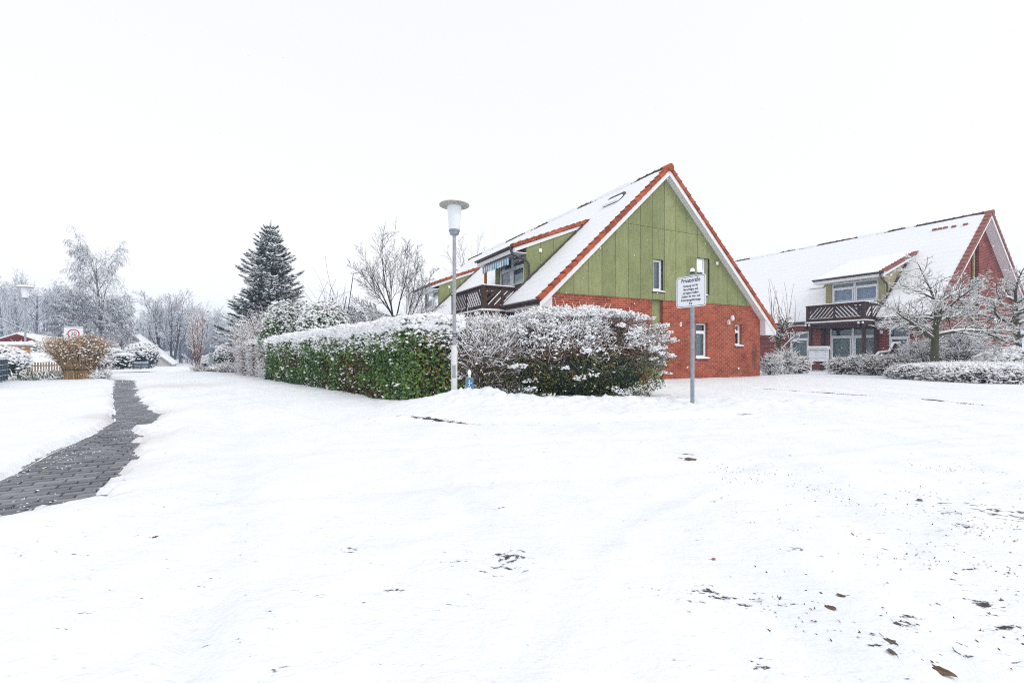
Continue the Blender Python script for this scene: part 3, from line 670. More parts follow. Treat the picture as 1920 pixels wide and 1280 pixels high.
def window(parent, mp, u0, u1, z0, z1, cols=1, transom=None, fw=.06, dp=.10, curtain='unlit_room', sill=True, label=None, transom_cur='unlit_room', snow_sill=True, name='window'):
    m = MB(); panes = MB(); cur = MB(); cur2 = MB(); wd = (u1 - u0) / cols
    bx(m, mp, u0, u1, dp, dp + .06, z0, z0 + fw * 1.2); bx(m, mp, u0, u1, dp, dp + .06, z1 - fw, z1)
    bx(m, mp, u0, u0 + fw, dp, dp + .06, z0 + fw * 1.2, z1 - fw); bx(m, mp, u1 - fw, u1, dp, dp + .06, z0 + fw * 1.2, z1 - fw)
    for i in range(1, cols): bx(m, mp, u0 + wd * i - fw * .7, u0 + wd * i + fw * .7, dp, dp + .06, z0 + fw * 1.2, z1 - fw)
    rows = [(z0, z1)]
    if transom:
        rows = [(z0, transom), (transom, z1)]
        for i in range(cols): bx(m, mp, u0 + wd * i + fw * (.7 if i else 1), u0 + wd * (i + 1) - fw * (.7 if i < cols - 1 else 1), dp, dp + .06, transom - fw * .6, transom + fw * .6)
    for i in range(cols):
        for ri, (a, b) in enumerate(rows):
            ua = u0 + wd * i + fw * .5; ub = u0 + wd * (i + 1) - fw * .5; za, zb = a + fw * .5, b - fw * .5
            # casement inner frame
            if ri == 0 or not transom:
                f2 = fw * 1.15; x0_, x1_ = ua + fw * .5, ub - fw * .5; y0_, y1_ = za + fw * .7, zb - fw * .1
                bx(m, mp, x0_, x0_ + f2 * .7, dp - .012, dp + .05, y0_, y1_); bx(m, mp, x1_ - f2 * .7, x1_, dp - .012, dp + .05, y0_, y1_)
                bx(m, mp, x0_ + f2 * .7, x1_ - f2 * .7, dp - .012, dp + .05, y0_, y0_ + f2 * .7); bx(m, mp, x0_ + f2 * .7, x1_ - f2 * .7, dp - .012, dp + .05, y1_ - f2 * .7, y1_)
            panes.add([mp(ua, dp + .03, za), mp(ub, dp + .03, za), mp(ub, dp + .03, zb), mp(ua, dp + .03, zb)], [(0, 1, 2, 3)])
            # curtain hangs in soft folds behind the glass
            tgt = cur if ri == 0 or not transom else cur2
            n = max(6, int((ub - ua) / .05)); P = []
            for q in range(n + 1):
                uu = ua + (ub - ua) * q / n; dd = dp + .16 + .02 * math.sin(uu * 52) + .008 * math.sin(uu * 131)
                P += [mp(uu, dd, za), mp(uu, dd, zb)]
            tgt.add(P, [(2 * q, 2 * q + 2, 2 * q + 3, 2 * q + 1) for q in range(n)])
    w_ = m.build(name, M['frame'], parent, bevel=.004)
    if label: w_['label'] = label
    panes.build('pane', M['glass'], w_); cur.build('curtain', M[curtain], w_, True)
    if cur2.v: cur2.build('transom_sheet', M[transom_cur], w_, True)  # sheet close behind the glass, coloured dark where an unlit room would show
    if sill:
        ms = MB(); bx(ms, mp, u0 - .04, u1 + .06, -.06, dp + .01, z0 - .05, z0 - .002); ms.build('sill', M['brick2'] if sill == 'brick' else M['gutter'], w_)
        if snow_sill:
            ms = MB(); P = [(-.075, z0 - .012), (-.065, z0 + .02), (dp * .6, z0 + .07), (dp + .006, z0 + .075), (dp + .006, z0)]
            a = [mp(u0 - .04, p[0], p[1]) for p in P]; b = mp(u1 + .07, 0, 0) - mp(u0 - .04, 0, 0); ms.prism(a, b); ms.build('sill_snow', M['snow'], w_, bevel=.015)
    return w_
def slats(m, p0, p1, z0, z1, ang, wd=.10, pitch=.20, th=.04, off=0, snow=None):
    """diagonal boards between posts; p0,p1 ground points (x,y)"""
    p0 = Vector((*p0, 0)); p1 = Vector((*p1, 0)); ln = (p1 - p0).length; e = (p1 - p0) / ln; nrm = Vector((-e.y, e.x, 0))
    h = z1 - z0; tn = math.tan(math.radians(ang)); step = pitch; u = -h / abs(tn) - wd
    while u < ln + h / abs(tn):
        sh = h / tn
        if tn > 0: poly = [(u, 0), (u + wd, 0), (u + wd + sh, h), (u + sh, h)]
        else: poly = [(u, 0), (u + wd, 0), (u + wd + sh, h), (u + sh, h)]
        poly = clips(poly, [(-1, 0, 0), (1, 0, ln)])
        if len(poly) >= 3 and area2(poly) > 1e-4:
            P = [p0 + e * a + Vector((0, 0, z0 + b)) + nrm * (off - th / 2) for a, b in poly]; m.prism(P, nrm * th)
            if snow is not None:
                Q = [poly[0], poly[-1]] if tn > 0 else [poly[1], poly[2] if len(poly) > 2 else poly[-1]]
                P2 = [p0 + e * a + Vector((0, 0, z0 + b)) for a, b in (Q[0], Q[1])]; up = Vector((0, 0, .035)); snow.prism([P2[0] - nrm * th * .7, P2[1] - nrm * th * .7, P2[1] - nrm * th * .7 + up, P2[0] - nrm * th * .7 + up], nrm * th * 1.3)
        u += step
def gutter(m, p0, p1, r=.065, k=8):
    """half-round gutter as a thick channel"""
    p0 = Vector(p0); p1 = Vector(p1); e = (p1 - p0); side = Vector((-e.y, e.x, 0)).normalized()
    P = []
    for rr in (r, r - .012):
        ring = [side * (math.cos(math.pi + math.pi * i / k) * rr) + Vector((0, 0, math.sin(math.pi + math.pi * i / k) * rr)) for i in range(k + 1)]
        P.append(ring if rr == r else ring[::-1])
    poly = [p0 + q for q in P[0] + P[1]]
    n = len(poly); Q = [q + e for q in poly]
    fs = [(i, (i + 1) % n, n + (i + 1) % n, n + i) for i in range(n)]
    for i in range(k): fs += [(i, i + 1, n - 2 - i, n - 1 - i), (n + i, n + i + 1, 2 * n - 2 - i, 2 * n - 1 - i)]
    m.add(poly + Q, fs)

def house(name, P, apex, sL, sR, wl, wr, ov, Lh, c, label, cat='house'):
    H = empty(name, (P[0], P[1], 0), A_ROT, label, cat)
    zt = lambda s: apex - K * np.abs(s)
    ut = .28                                             # tile surface to underside
    tilem, brick, clad = c['tile'], c['brick'], c['clad']
    # ---- roof structure: tiles on both slopes
    d = c['dormers']
    m = MB()
    def slab(sa, sb, va, vb, top=-.0, bot=-.20):
        m.prism([(sa, va, apex - K * abs(sa) + top), (sb, va, apex - K * abs(sb) + top), (sb, va, apex - K * abs(sb) + bot), (sa, va, apex - K * abs(sa) + bot)], (0, vb - va, 0))
    cuts = [(q['cut'][0], q['cut'][1], q['front']) for q in d if q.get('cut')]
    vs = [.10]
    for a, b, f in cuts:
        slab(0, -sL, vs[-1], a); slab(0, f, a, b); vs.append(b)
    slab(0, -sL, vs[-1], Lh); slab(0, sR, .10, Lh)
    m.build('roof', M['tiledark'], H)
    # snow on the roof
    vs = [.2]
    for a, b, f in cuts:
        sheet('roof_snow', -.10, -sL - .03, vs[-1], a - .03, zt, M['snow'], H, seed=3, ends=(1, 0))
        sheet('roof_snow', -.10, f + .05, a - .03, b + .03, zt, M['snow'], H, seed=3, ends=(0, 0)); vs.append(b + .03)
    sheet('roof_snow', -.10, -sL - .03, vs[-1], Lh - .1, zt, M['snow'], H, seed=3, ends=(0 if cuts else 1, 1)); sheet('roof_snow', .10, sR + .03, .2, Lh - .1, zt, M['snow'], H, seed=4)
    # ridge tiles, partly snowed over
    m = MB(); n = int(Lh / .4)
    for i in range(n):
        v0 = i * Lh / n; r0 = .115 + random.uniform(-.004, .004); prof = [(-.13, -.09), (-.10, .01), (-.04, .05), (.04, .05), (.10, .01), (.13, -.09)]
        m.prism([(x, v0, apex + z + .01 + r0 - .115) for x, z in prof], (0, Lh / n * .93, 0)); m.prism([(x * 1.12, v0 + Lh / n * .86, apex + z * 1.12 + .022) for x, z in prof], (0, Lh / n * .12, 0))
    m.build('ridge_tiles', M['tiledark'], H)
    m = MB(); cap = [(-.14, -.16), (-.135, -.02), (-.08, .06), (0, .085), (.08, .06), (.135, -.02), (.14, -.16), (0, -.20)]
    m.prism([(x, -.06, apex + z) for x, z in cap], (0, .34, 0)); m.build('ridge_end_tile', tilem, H, True, bevel=.01)
    vv = np.arange(.35, Lh - .1, .12); cov = .055 + .11 * sstep(.34, .50, fbm(vv * .55, vv * 0 + P[0], 12)) * (.75 + .5 * vnoise(vv * 2.3, vv * 0, 4)) * sstep(.2, 3.0, vv)
    path = np.stack([.02 * np.sin(vv * 1.7), vv, apex - .012 + 0 * vv], 1)[None]; V, Fp = tubes(path, cov[None], 10); np_mesh('ridge_snow', V, [Fp], M['snow_puff'], H, True)
    # verge tiles and bargeboards
    m = MB(); nt = 24
    verge(m, -.08, -sL - .02, apex + .03 - K * .08, K, -.02, .24, nt, .13); verge(m, .08, sR + .02, apex + .03 - K * .08, K, -.02, .24, nt + 2, .13)
    m.build('verge_tiles', tilem, H, bevel=.008)
    m = MB()
    for sg, se in ((-1, sL), (1, sR)):
        m.prism([(0, .03, apex - .14), (sg * se, .03, apex - .14 - K * se), (sg * se, .03, apex - .34 - K * se), (0, .03, apex - .34)], (0, .03, 0))
    m.build('bargeboard', M['white'], H)
    # soffit under the verge (boards) and boxed eaves
    m = MB()
    for sg, se in ((-1, sL), (1, sR)):
        m.prism([(0, .06, apex - ut), (sg * se, .06, apex - ut - K * se), (sg * se, .06, apex - ut - K * se - .03), (0, .06, apex - ut - .03)], (0, ov + .03 - .06, 0))
    m.prism([(wr - .02, .061, apex - ut - K * wr - .02), (sR - .03, .061, apex - ut - K * sR + .03), (sR - .03, .061, apex - ut - K * sR - .06), (wr - .02, .061, apex - ut - K * sR - .06)], (0, ov - .02, 0))
    m.build('soffit', M['soffit'], H)
    m = MB()
    m.prism([(-sL + .06, .3, apex - K * sL - .10), (-sL + .06, .3, apex - K * sL - .26), (-wl, .3, apex - K * sL - .26), (-wl, .3, apex - K * wl - .26)], (0, (cuts[0][0] if cuts else Lh) - .32, 0))
    last = cuts[-1][1] if cuts else 0
    if cuts: m.prism([(-sL + .06, last, apex - K * sL - .10), (-sL + .06, last, apex - K * sL - .26), (-wl, last, apex - K * sL - .26), (-wl, last, apex - K * wl - .26)], (0, Lh - last - .1, 0))
    m.prism([(sR - .06, ov + .32, apex - K * sR - .12), (sR - .06, ov + .32, apex - K * sR - .28), (wr, ov + .32, apex - K * sR - .28), (wr, ov + .32, apex - K * wr - .28)], (0, Lh - 1, 0))
    m.build('eaves_box', M['white'], H)
    # ---- gable wall
    line = apex - ut - .005
    planes = [(K, 1, line), (-K, 1, line)]
    zb = c.get('clad_z')
    m = MB(); holes = c['gable_brick_holes']
    top = zb if zb else apex
    wall(m, gmap(ov), -wl, wr, -.15, top, holes, planes)
    zl = apex - ut - K * wl
    wall(m, fmap(-wl), ov, Lh - .3, -.15, min(zl, 9), c['side_holes'], (), thick=.24)
    m.add([(wr, ov, -.15), (wr, Lh - .3, -.15), (wr, Lh - .3, apex - ut - K * wr), (wr, ov, apex - ut - K * wr)], [(0, 1, 2, 3)])
    m.add([(-wl, Lh - .3, -.15), (wr, Lh - .3, -.15), (wr, Lh - .3, apex - ut - K * wr), (0, Lh - .3, apex - ut), (-wl, Lh - .3, apex - ut - K * wl)], [(0, 1, 2, 3, 4)])
    m.build('brick_wall', brick, H)
    if zb:
        back = MB(); wall(back, gmap(ov + .02), -wl, wr, zb - .02, apex, c['clad_holes'], planes, thick=.2); back.build('cladding_backing', M['darkgap'], H)
        m = MB(); n0, n1 = -9, 10
        for i in range(n0, n1):
            a, b = i * .6 + .009, (i + 1) * .6 - .009
            rows = [(zb - .03, 5.80 - .006), (5.80 + .006, apex)]
            for (za, zc) in rows:
                for a_, b_, c0, c1 in rect_cells([a, b], [za, zc], [h for h in c['clad_holes'] if h[0] < b and h[1] > a]):
                    poly = clips([(a_, c0), (b_, c0), (b_, c1), (a_, c1)], planes + [(-1, 0, wl), (1, 0, wr - .02)])
                    if poly and area2(poly) > .0005: m.prism([(p[0], ov - .025, p[1]) for p in poly], (0, .03, 0))
        m.build('gable_cladding', clad, H)
    # ---- dormers
    for q in d:
        D = MB(); st, zt0, se, ze = q['top'][0], q['top'][1], q['eave'][0], q['eave'][1]; va, vb = q['v']; fr = q['front']; wa, wb = q['wall']
        sl = (zt0 - ze) / (st - se); dz = lambda s: ze + sl * (s - se)
        smeet = -(apex - ut * .2 - dz(0) + .16) / (K + sl) if False else None
        # cheeks: between main roof and dormer underside
        A_ = dz(0) - .17; sm = (A_ - apex) / (K - sl)      # dz(s)-.17 = apex + K s
        sm = (dz(0) - .17 - apex) / (K - sl)
        for vv, od in ((wa, 1), (wb - .04, -1)):
            poly = [(fr, apex + K * fr - .05), (fr, dz(fr) - .17), (sm, dz(sm) - .17)]
            # split into boards .6 wide with dark joints
            u = fr
            while u < sm:
                pl = clips(poly, [(-1, 0, -(u + .006)), (1, 0, min(u + .62, sm) - .006)])
                if pl and area2(pl) > .0005: D.prism([(p[0], vv, p[1]) for p in pl], (0, .04, 0))
                u += .62
        wh = [q['win'][:4]]
        wall(D, fmap(fr), wa, wb, q['floor'], dz(fr) - .17, wh, (), thick=.16)
        do = D.build('dormer', clad, H)
        bk = MB()
        for vv in (wa + .01, wb - .05): bk.prism([(p[0], vv + .01, p[1]) for p in [(fr + .02, apex + K * fr - .05), (fr + .02, dz(fr) - .19), (sm, dz(sm) - .17)]], (0, .02, 0))
        bk.build('backing', M['darkgap'], do)
        # flashing where cheek meets the roof
        fl = MB()
        cc = math.hypot(1, K); ex = Vector((-1 / cc, 0, -K / cc)); ez = Vector((-K / cc, 0, 1 / cc))
        fl.obox((sm + .2, 0, apex + K * (sm + .2)), ex, (0, 1, 0), ez, (0, (sm + .2 - fr) * cc + .55), (wa - .10, wa - .01), (-.05, .10)); fl.build('flashing', M['gutter'], do)
        rf = MB(); rf.prism([(st, va + .02, zt0), (se, va + .02, ze), (se, va + .02, ze - .12), (st - .0, va + .02, zt0 - .12)], (0, vb - va - .02, 0)); rf.build('dormer_roof', M['tiledark'], do)
        sheet('dormer_snow', st + .35, se - .03, va + .2, vb - .02, dz, M['snow'], do, seed=int(va) + 20, thick=.06, dv=.3)
        vt = MB(); verge(vt, st + .02, se - .02, zt0 + .035, sl, va - .02, va + .22, 12 if q.get('big', 1) else 10, .13); vt.build('verge_tiles', tilem, do, bevel=.006)
        bb = MB(); bb.prism([(st - .15, va + .03, dz(st - .15) - .13), (se, va + .03, ze - .11), (se, va + .03, ze - .27), (st - .35, va + .03, dz(st - .35) - .24)], (0, .03, 0))
        bb.prism([(se + .02, va + .03, ze - .08), (se + .05, va + .03, ze - .08), (se + .05, va + .03, ze - .27), (se + .02, va + .03, ze - .27)], (0, vb - va - .03, 0))
        bb.prism([(se + .05, va + .06, ze - .24), (fr, va + .06, ze - .24), (fr, va + .06, ze - .27), (se + .05, va + .06, ze - .27)], (0, vb - va - .08, 0)); bb.build('dormer_fascia', M['white'], do)
        gt = MB(); gutter(gt, (se - .05, va + .02, ze - .03), (se - .05, vb + .02, ze - .03)); gt.build('gutter', M['gutter'], do, True)
        if q.get('pipe', True):
            dpn = MB(); x0 = se - .05; y0 = va + .16
            pts = [(x0, y0, ze - .08), (x0, y0, ze - .20), (x0 + .04, y0 + .0, ze - .30), (x0 + .16, y0 - .02, ze - .38), (fr - .16, wa - .06, ze - .50), (fr - .02, wa - .10, ze - .58), (fr + .05, wa - .10, ze - .70), (fr + .06, wa - .10, ze - .9), (fr + .06, wa - .10, apex + K * fr + .12)]
            dpn.tube(pts, .045, 10); dpn.build('downpipe', M['gutter'], do, True)
        wn = q['win']; window(H, fmap(fr), wn[0], wn[1], wn[2], wn[3], cols=wn[4], transom=wn[5], curtain=wn[6], sill=False, fw=.07, dp=.05, transom_cur=q.get('tcur', 'cur_grey'), label=wn[7])
        sq = MB(); sq.box(fr + .55, fr + .68, wa - .03, wa + .02, dz(fr + .6) - .62, dz(fr + .6) - .48)
        sq.build('vent_cover', M['white'], H, bevel=.008)
    # ---- gutters
    m = MB(); ge = apex - K * sL
    segs = [(.12, cuts[0][0] + .02), (cuts[-1][1], Lh - .1)] if cuts else [(.12, Lh - .1)]
    for a, b in segs: gutter(m, (-sL - .06, a, ge - .05), (-sL - .06, b, ge - .05), .07)
    m.build('gutter', M['gutter'], H, True)
    m = MB(); gutter(m, (sR + .06, .12, apex - K * sR - .05), (sR + .06, Lh - .1, apex - K * sR - .05), .07)
    m.tube([(sR + .04, ov + .5, apex - K * sR - .1), (sR + .04, ov + .5, apex - K * sR - .24), (sR - .02, ov + .5, apex - K * sR - .36), (wr + .25, ov + .5, apex - K * sR - .55), (wr + .10, ov + .5, apex - K * sR - .66), (wr + .07, ov + .5, apex - K * sR - .8), (wr + .07, ov + .5, .1)], .05, 10)
    m.build('gutter', M['gutterg'], H, True)
    return H
def skylight(H, apex, s, v, ln=.9, wd=.75, label=None, sn=.0):
    cc = math.hypot(1, K); ex = Vector((-1 / cc, 0, -K / cc)); ez = Vector((-K / cc, 0, 1 / cc)); o = Vector((s, v, apex + K * s))
    m = MB(); t = .07
    m.obox(o, ex, (0, 1, 0), ez, (0, ln), (0, t), (-.02, .14)); m.obox(o, ex, (0, 1, 0), ez, (0, ln), (wd - t, wd), (-.02, .14))
    m.obox(o, ex, (0, 1, 0), ez, (0, t * 1.6), (t, wd - t), (-.02, .15)); m.obox(o, ex, (0, 1, 0), ez, (ln - t, ln), (t, wd - t), (-.02, .12))
    k_ = m.build('skylight', M['gutter'], H)
    if label: k_['label'] = label
    m = MB(); m.obox(o, ex, (0, 1, 0), ez, (t * 1.6, ln - t), (t, wd - t), (.06, .075)); m.build('pane', M['cur_white'], k_)
    m = MB(); m.obox(o, ex, (0, 1, 0), ez, (ln * .38, ln + .03), (-.02, wd + .02), (.07, .155)); m.build('skylight_snow', M['snow'], k_, bevel=.02)
def balcony(H, sw, sf, v0, v1, zf, z0, z1, posts=True, name='balcony', zpost=0):
    """timber balcony: platform from wall sw out to sf between v0 and v1"""
    m = MB(); m.box(sf - .12, sw, v0 - .12, v1 + .12, zf - .14, zf); B = m.build(name, M['wood'], H, bevel=.006)
    vm = (v0 + v1) / 2
    for (x, y, wz) in ((sf, v0, .07), (sf, v1, .07), (sf, vm, .045), (sf + (sw - sf) * .52, v0, .05), (sf + (sw - sf) * .52, v1, .05)):
        r = MB(); r.box(x - wz, x + wz, y - wz, y + wz, zf + .002, z1 - .05); r.build('railing_post', M['wood'], B, bevel=.006)
    r = MB()
    r.box(sf - .085, sf + .085, v0 - .09, v1 + .09, z1 - .048, z1); r.box(sf + .087, sw - .15, v0 - .085, v0 + .085, z1 - .05, z1 - .002); r.box(sf + .087, sw - .1, v1 - .085, v1 + .085, z1 - .05, z1 - .002)
    for za, zb_ in ((z1 - .17, z1 - .052), (z0 - .06, z0 + .04)):
        for a, b in ((v0 + .07, vm - .045), (vm + .045, v1 - .07)): r.box(sf - .025, sf + .025, a, b, za, zb_)
        for y in (v0, v1): r.box(sf + .07, sw - .15, y - .025, y + .025, za, zb_)
    r.build('rails', M['wood'], B, bevel=.005)
    r = MB(); sn = MB()
    slats(r, (sf, vm - .045), (sf, v0 + .07), z0 + .04, z1 - .17, -50, snow=sn); slats(r, (sf, v1 - .07), (sf, vm + .045), z0 + .04, z1 - .17, 50, snow=sn)
    slats(r, (sf + .07, v0), (sw - .15, v0), z0 + .04, z1 - .17, 45, .13, .26, snow=sn); slats(r, (sf + .07, v1), (sw - .15, v1), z0 + .04, z1 - .17, 45, .13, .26)
    r.build('slats', M['wood'], B); sn.build('slat_snow', M['snow_puff'], B)
    # snow on hand rail, lower rail and platform
    ps = MB(); 
    ps.box(sf - .08, sf + .08, v0 - .08, v1 + .08, z1 + .002, z1 + .05); ps.box(sf + .08, sw - .2, v0 - .08, v0 + .08, z1, z1 + .045)
    ps.box(sf - .13, sf - .03, v0 - .12, v1 + .12, zf, zf + .075); ps.box(sf - .028, sw - .02, v0 - .13, v0 - .03, zf, zf + .075)
    ps.box(sf - .022, sf + .022, v0 + .1, vm - .06, z0 + .04, z0 + .075); ps.box(sf - .022, sf + .022, vm + .06, v1 - .1, z0 + .04, z0 + .075)
    ps.build('balcony_snow', M['snow'], B, True, bevel=.018)
    if posts:
        for x in (sf + .05, sw - .12):
            for y in (v0 + .02, v1 - .12):
                q = MB(); q.box(x - .075, x + .075, y - .075, y + .075, zpost, zf - .30); q.build('post', M['wood'], B, bevel=.01)
        q = MB()
        for y in (v0 + .02, v1 - .12):
            for dy in (-.10, .10): q.box(sf - .28, sw, y + dy - .04, y + dy + .04, zf - .34, zf - .142)
        for x in (sf + .05, sw - .12): q.box(x - .07, x + .07, v0 - .3, v1 + .2, zf - .30, zf - .16)
        q.build('beams', M['wood'], B, bevel=.006)
        q = MB()
        for y in (v0 + .02, v1 - .12):
            for dy in (-.10, .10): q.lathe([(.01, zf - .16), (.05, zf - .15), (.055, zf - .10), (.03, zf - .05), (.004, zf - .045)], 8, (sf - .26, y + dy))
        q.build('beam_snow', M['snow'], B, True)
    return B
AP1, P1 = 8.13, (5.98, 17.5)
H1 = house('house', P1, AP1, 5.7, 6.42, 5.07, 5.75, .32, 20.0, dict(
    tile=M['tile'], brick=M['brick'], clad=M['green'], clad_z=3.12,
    gable_brick_holes=[(-.62, -.05, -.15, 3.12), (1.74, 2.42, .84, 2.27), (4.09, 4.53, 1.36, 2.28)],
    clad_holes=[(-.59, -.06, 3.40, 4.62), (1.755, 2.50, 3.40, 4.90)],
    side_holes=[(3.2, 5.4, .2, 2.3), (8, 9.5, .9, 2.2)],
    dormers=[dict(top=(-1.70, 6.56), eave=(-5.3, 5.13), v=(2.60, 6.16), front=-4.73, wall=(2.68, 5.45), floor=2.66, cut=(2.74, 6.0), win=(2.89, 5.10, 2.70, 5.0, 2, 4.50, 'cur_grey', 'wide white balcony door under the striped awning'), tcur='unlit_room'),
             dict(top=(-1.93, 6.34), eave=(-5.3, 5.02), v=(13.0, 16.7), front=-4.73, wall=(13.08, 15.9), floor=3.3, cut=None, win=(13.25, 15.6, 3.45, 4.75, 2, 4.35, 'cur_grey', 'white window of the far dormer'), pipe=False, big=0)]),
    'green clad gable house on red brick ground floor with orange verge tiles')
# green recessed panel, windows, details on the gable
m = MB(); bx(m, gmap(.32), -.62, -.05, .14, .17, -.1, 3.1); m.build('recessed_panel', M['green'], H1)
window(H1, gmap(.32), -.59, -.06, 3.40, 4.62, dp=.08, curtain='cur_grey', label='narrow upper window with frosted lower half')
window(H1, gmap(.32), 1.76, 2.32, 3.40, 4.90, transom=4.42, dp=.08, curtain='cur_grey', label='tall upper window partly behind the street sign')
m = MB(); bx(m, gmap(.32), 2.325, 2.50, .05, .09, 3.40, 4.90); m.build('jamb_panel', M['green'], H1)
window(H1, gmap(.32), 1.745, 2.415, .85, 2.265, transom=1.93, dp=.11, curtain='cur_teal', sill='brick', label='ground floor window behind the sign post')
window(H1, gmap(.32), 4.095, 4.525, 1.37, 2.275, transom=1.99, dp=.11, curtain='unlit_room', sill='brick', fw=.05, label='small window at the right of the brick wall')
# soldier course lintels
for a, b, z in ((1.66, 2.5, 2.275), (4.02, 4.6, 2.285)):
    m = MB(); n = int((b - a) / .083)
    for i in range(n): bx(m, gmap(.32), a + i * (b - a) / n + .004, a + (i + 1) * (b - a) / n - .004, -.004, .05, z, z + .235)
    m.build('lintel', M['brick'], H1)
# wall lamp
m = MB(); m.lathe([(.04, 2.28), (.045, 2.30), (.045, 2.44), (.02, 2.46)], 12, (3.62, .26)); m.box(3.58, 3.66, .22, .32, 2.26, 2.42)
m.build('wall_lamp', M['white'], H1, True)
m = MB(); pr = [(.004, -.085)] + [(.085 * math.cos(a), .085 * math.sin(a)) for a in np.linspace(-1.3, 1.5, 9)] + [(.004, .087)]
m.lathe([(r, 2.49 + z) for r, z in pr], 16, (3.66, .12)); wl_ = m.build('lamp_globe', M['opal'], H1, True)
m = MB(); m.lathe([(.005, 2.585), (.06, 2.575), (.075, 2.55), (.06, 2.60), (.03, 2.62), (.003, 2.625)], 14, (3.66, .12)); m.build('lamp_snow', M['snow'], H1, True)
# oval house number plate
m = MB(); P = [(.88 + .055 * math.cos(a), .30, 2.19 + .085 * math.sin(a)) for a in np.linspace(0, 2 * math.pi, 20, endpoint=False)]; m.prism(P, (0, .018, 0)); npl = m.build('number_plate', M['signwhite'], H1)
m = MB(); m.box(.865, .895, .295, .299, 2.15, 2.23); m.box(.84, .87, .295, .299, 2.19, 2.20); m.build('plate_mark', M['signtext'], npl)
m = MB(); m.box(2.87, 2.99, .26, .30, 4.69, 4.82); m.build('vent_cover', M['white'], H1, bevel=.01)
skylight(H1, AP1, -.80, 1.5, .55, .95, 'small roof window near the ridge')
balcony(H1, -5.0, -6.47, 2.80, 5.95, 2.62, 2.80, 3.55, posts=True)
# awning under the dormer eave
m = MB(); m.tube([(-5.15, 2.95, 4.78), (-5.15, 5.55, 4.78)], .07, 10); aw = m.build('awning', M['gutterg'], H1, True)
nn_ = 60; V = []; Fq = []
for i in range(nn_ + 1):
    v_ = 3.0 + 2.5 * i / nn_; dpth = .24 + .035 * abs(math.sin(i * math.pi / 5)); wob = .02 * math.sin(i * .9)
    for j in range(4): V.append((-5.32 + wob * j / 3, v_, 4.72 - dpth * j / 3))
for i in range(nn_):
    for j in range(3): Fq.append((i * 4 + j, i * 4 + 4 + j, i * 4 + 5 + j, i * 4 + 1 + j))
np_mesh('valance', np.array(V), [np.array(Fq)], M['awning'], aw, True)
m = MB(); m.box(-5.34, -5.16, 3.0, 5.5, 4.715, 4.74); m.build('awning_bar', M['gutterg'], aw)
m = MB(); m.box(-5.06, -4.96, 5.82, 5.92, 2.64, 4.84); m.build('dormer_post', M['woodorange'], H1)
m = MB(); m.box(-5.1, -4.7, 12.9, 15.95, 3.28, 3.44); fl_ = m.build('window_ledge', M['gutter'], H1); m = MB(); m.box(-5.08, -4.75, 12.95, 15.9, 3.441, 3.50); m.build('ledge_snow', M['snow'], fl_, bevel=.02)

AP2, P2 = 8.57, (25.51, 24.60)
H2 = house('house', P2, AP2, 6.1, 6.3, 5.55, 5.75, .62, 21.0, dict(
    tile=M['tile2'], brick=M['brick2'], clad=M['olive'], clad_z=None,
    gable_brick_holes=[(1.55, 2.1, .95, 2.35)], clad_holes=[],
    side_holes=[(1.35, 2.28, .15, 2.42), (2.78, 5.14, .15, 2.54), (6.3, 7.45, .7, 2.34)],
    dormers=[dict(top=(-2.02, 6.72), eave=(-5.7, 5.33), v=(2.38, 5.96), front=-5.14, wall=(2.62, 5.56), floor=2.78, cut=(2.6, 5.75), win=(2.90, 5.24, 2.92, 5.05, 2, 4.74, 'cur_blue', 'double balcony window with blue curtains'), tcur='unlit_room')]),
    'dark red brick house with one balcony and a beige dormer under snowy roof')
window(H2, fmap(-5.55), 2.79, 5.13, .18, 2.53, cols=2, transom=1.98, curtain='cur_teal', sill=False, fw=.08, dp=.06, label='wide ground floor window behind the balcony posts')
window(H2, fmap(-5.55), 1.36, 2.27, .18, 2.41, transom=1.86, curtain='cur_teal', sill=False, fw=.075, dp=.06, label='single window right of the balcony')
window(H2, fmap(-5.55), 6.31, 7.44, .72, 2.33, transom=1.9, curtain='cur_teal', sill=False, fw=.07, dp=.06, label='window left of the balcony')
window(H2, gmap(.62), 1.56, 2.09, .96, 2.34, transom=1.6, curtain='unlit_room', sill=False, fw=.06, label='narrow window in the brick gable')
m = MB(); poly = clips([(-.25, -.1), (5.6, -.1), (5.6, 9), (-.25, 9)], [(K, 1, AP2 - .29), (-K, 1, AP2 - .29)])
pl1 = [p for p in poly]; 
for a, b, c0, c1 in rect_cells([-.25, 5.6], [-.1, 8.6], [(1.55, 2.1, .95, 2.35)]):
    q = clips([(a, c0), (b, c0), (b, c1), (a, c1)], [(K, 1, AP2 - .29), (-K, 1, AP2 - .29)])
    if q: m.prism([(p[0], .46, p[1]) for p in q], (0, .16, 0))
m.build('brick_projection', M['brick2'], H2)
m = MB(); m.tube([(-.62, .56, .1), (-.62, .56, 7.7)], .06, 10); m.build('downpipe', M['olive'], H2, True)
balcony(H2, -5.55, -6.9, 2.75, 5.55, 2.72, 2.92, 3.70, posts=True)
skylight(H2, AP2, -3.15, 6.35, .95, .85, 'roof window left of the dormer')
m = MB(); s_, v_ = -3.75, 6.35; m.lathe([(.07, AP2 + K * s_ - .1), (.07, AP2 + K * s_ + .36), (.10, AP2 + K * s_ + .37), (.10, AP2 + K * s_ + .44), (.02, AP2 + K * s_ + .46)], 12, (s_, v_)); m.build('vent_pipe', M['woodorange'], H2, True)
m = MB(); bx(m, fmap(-5.55), 2.50, 2.64, -.03, 0, 2.06, 2.24); m.build('wall_box', M['white'], H2, bevel=.01)
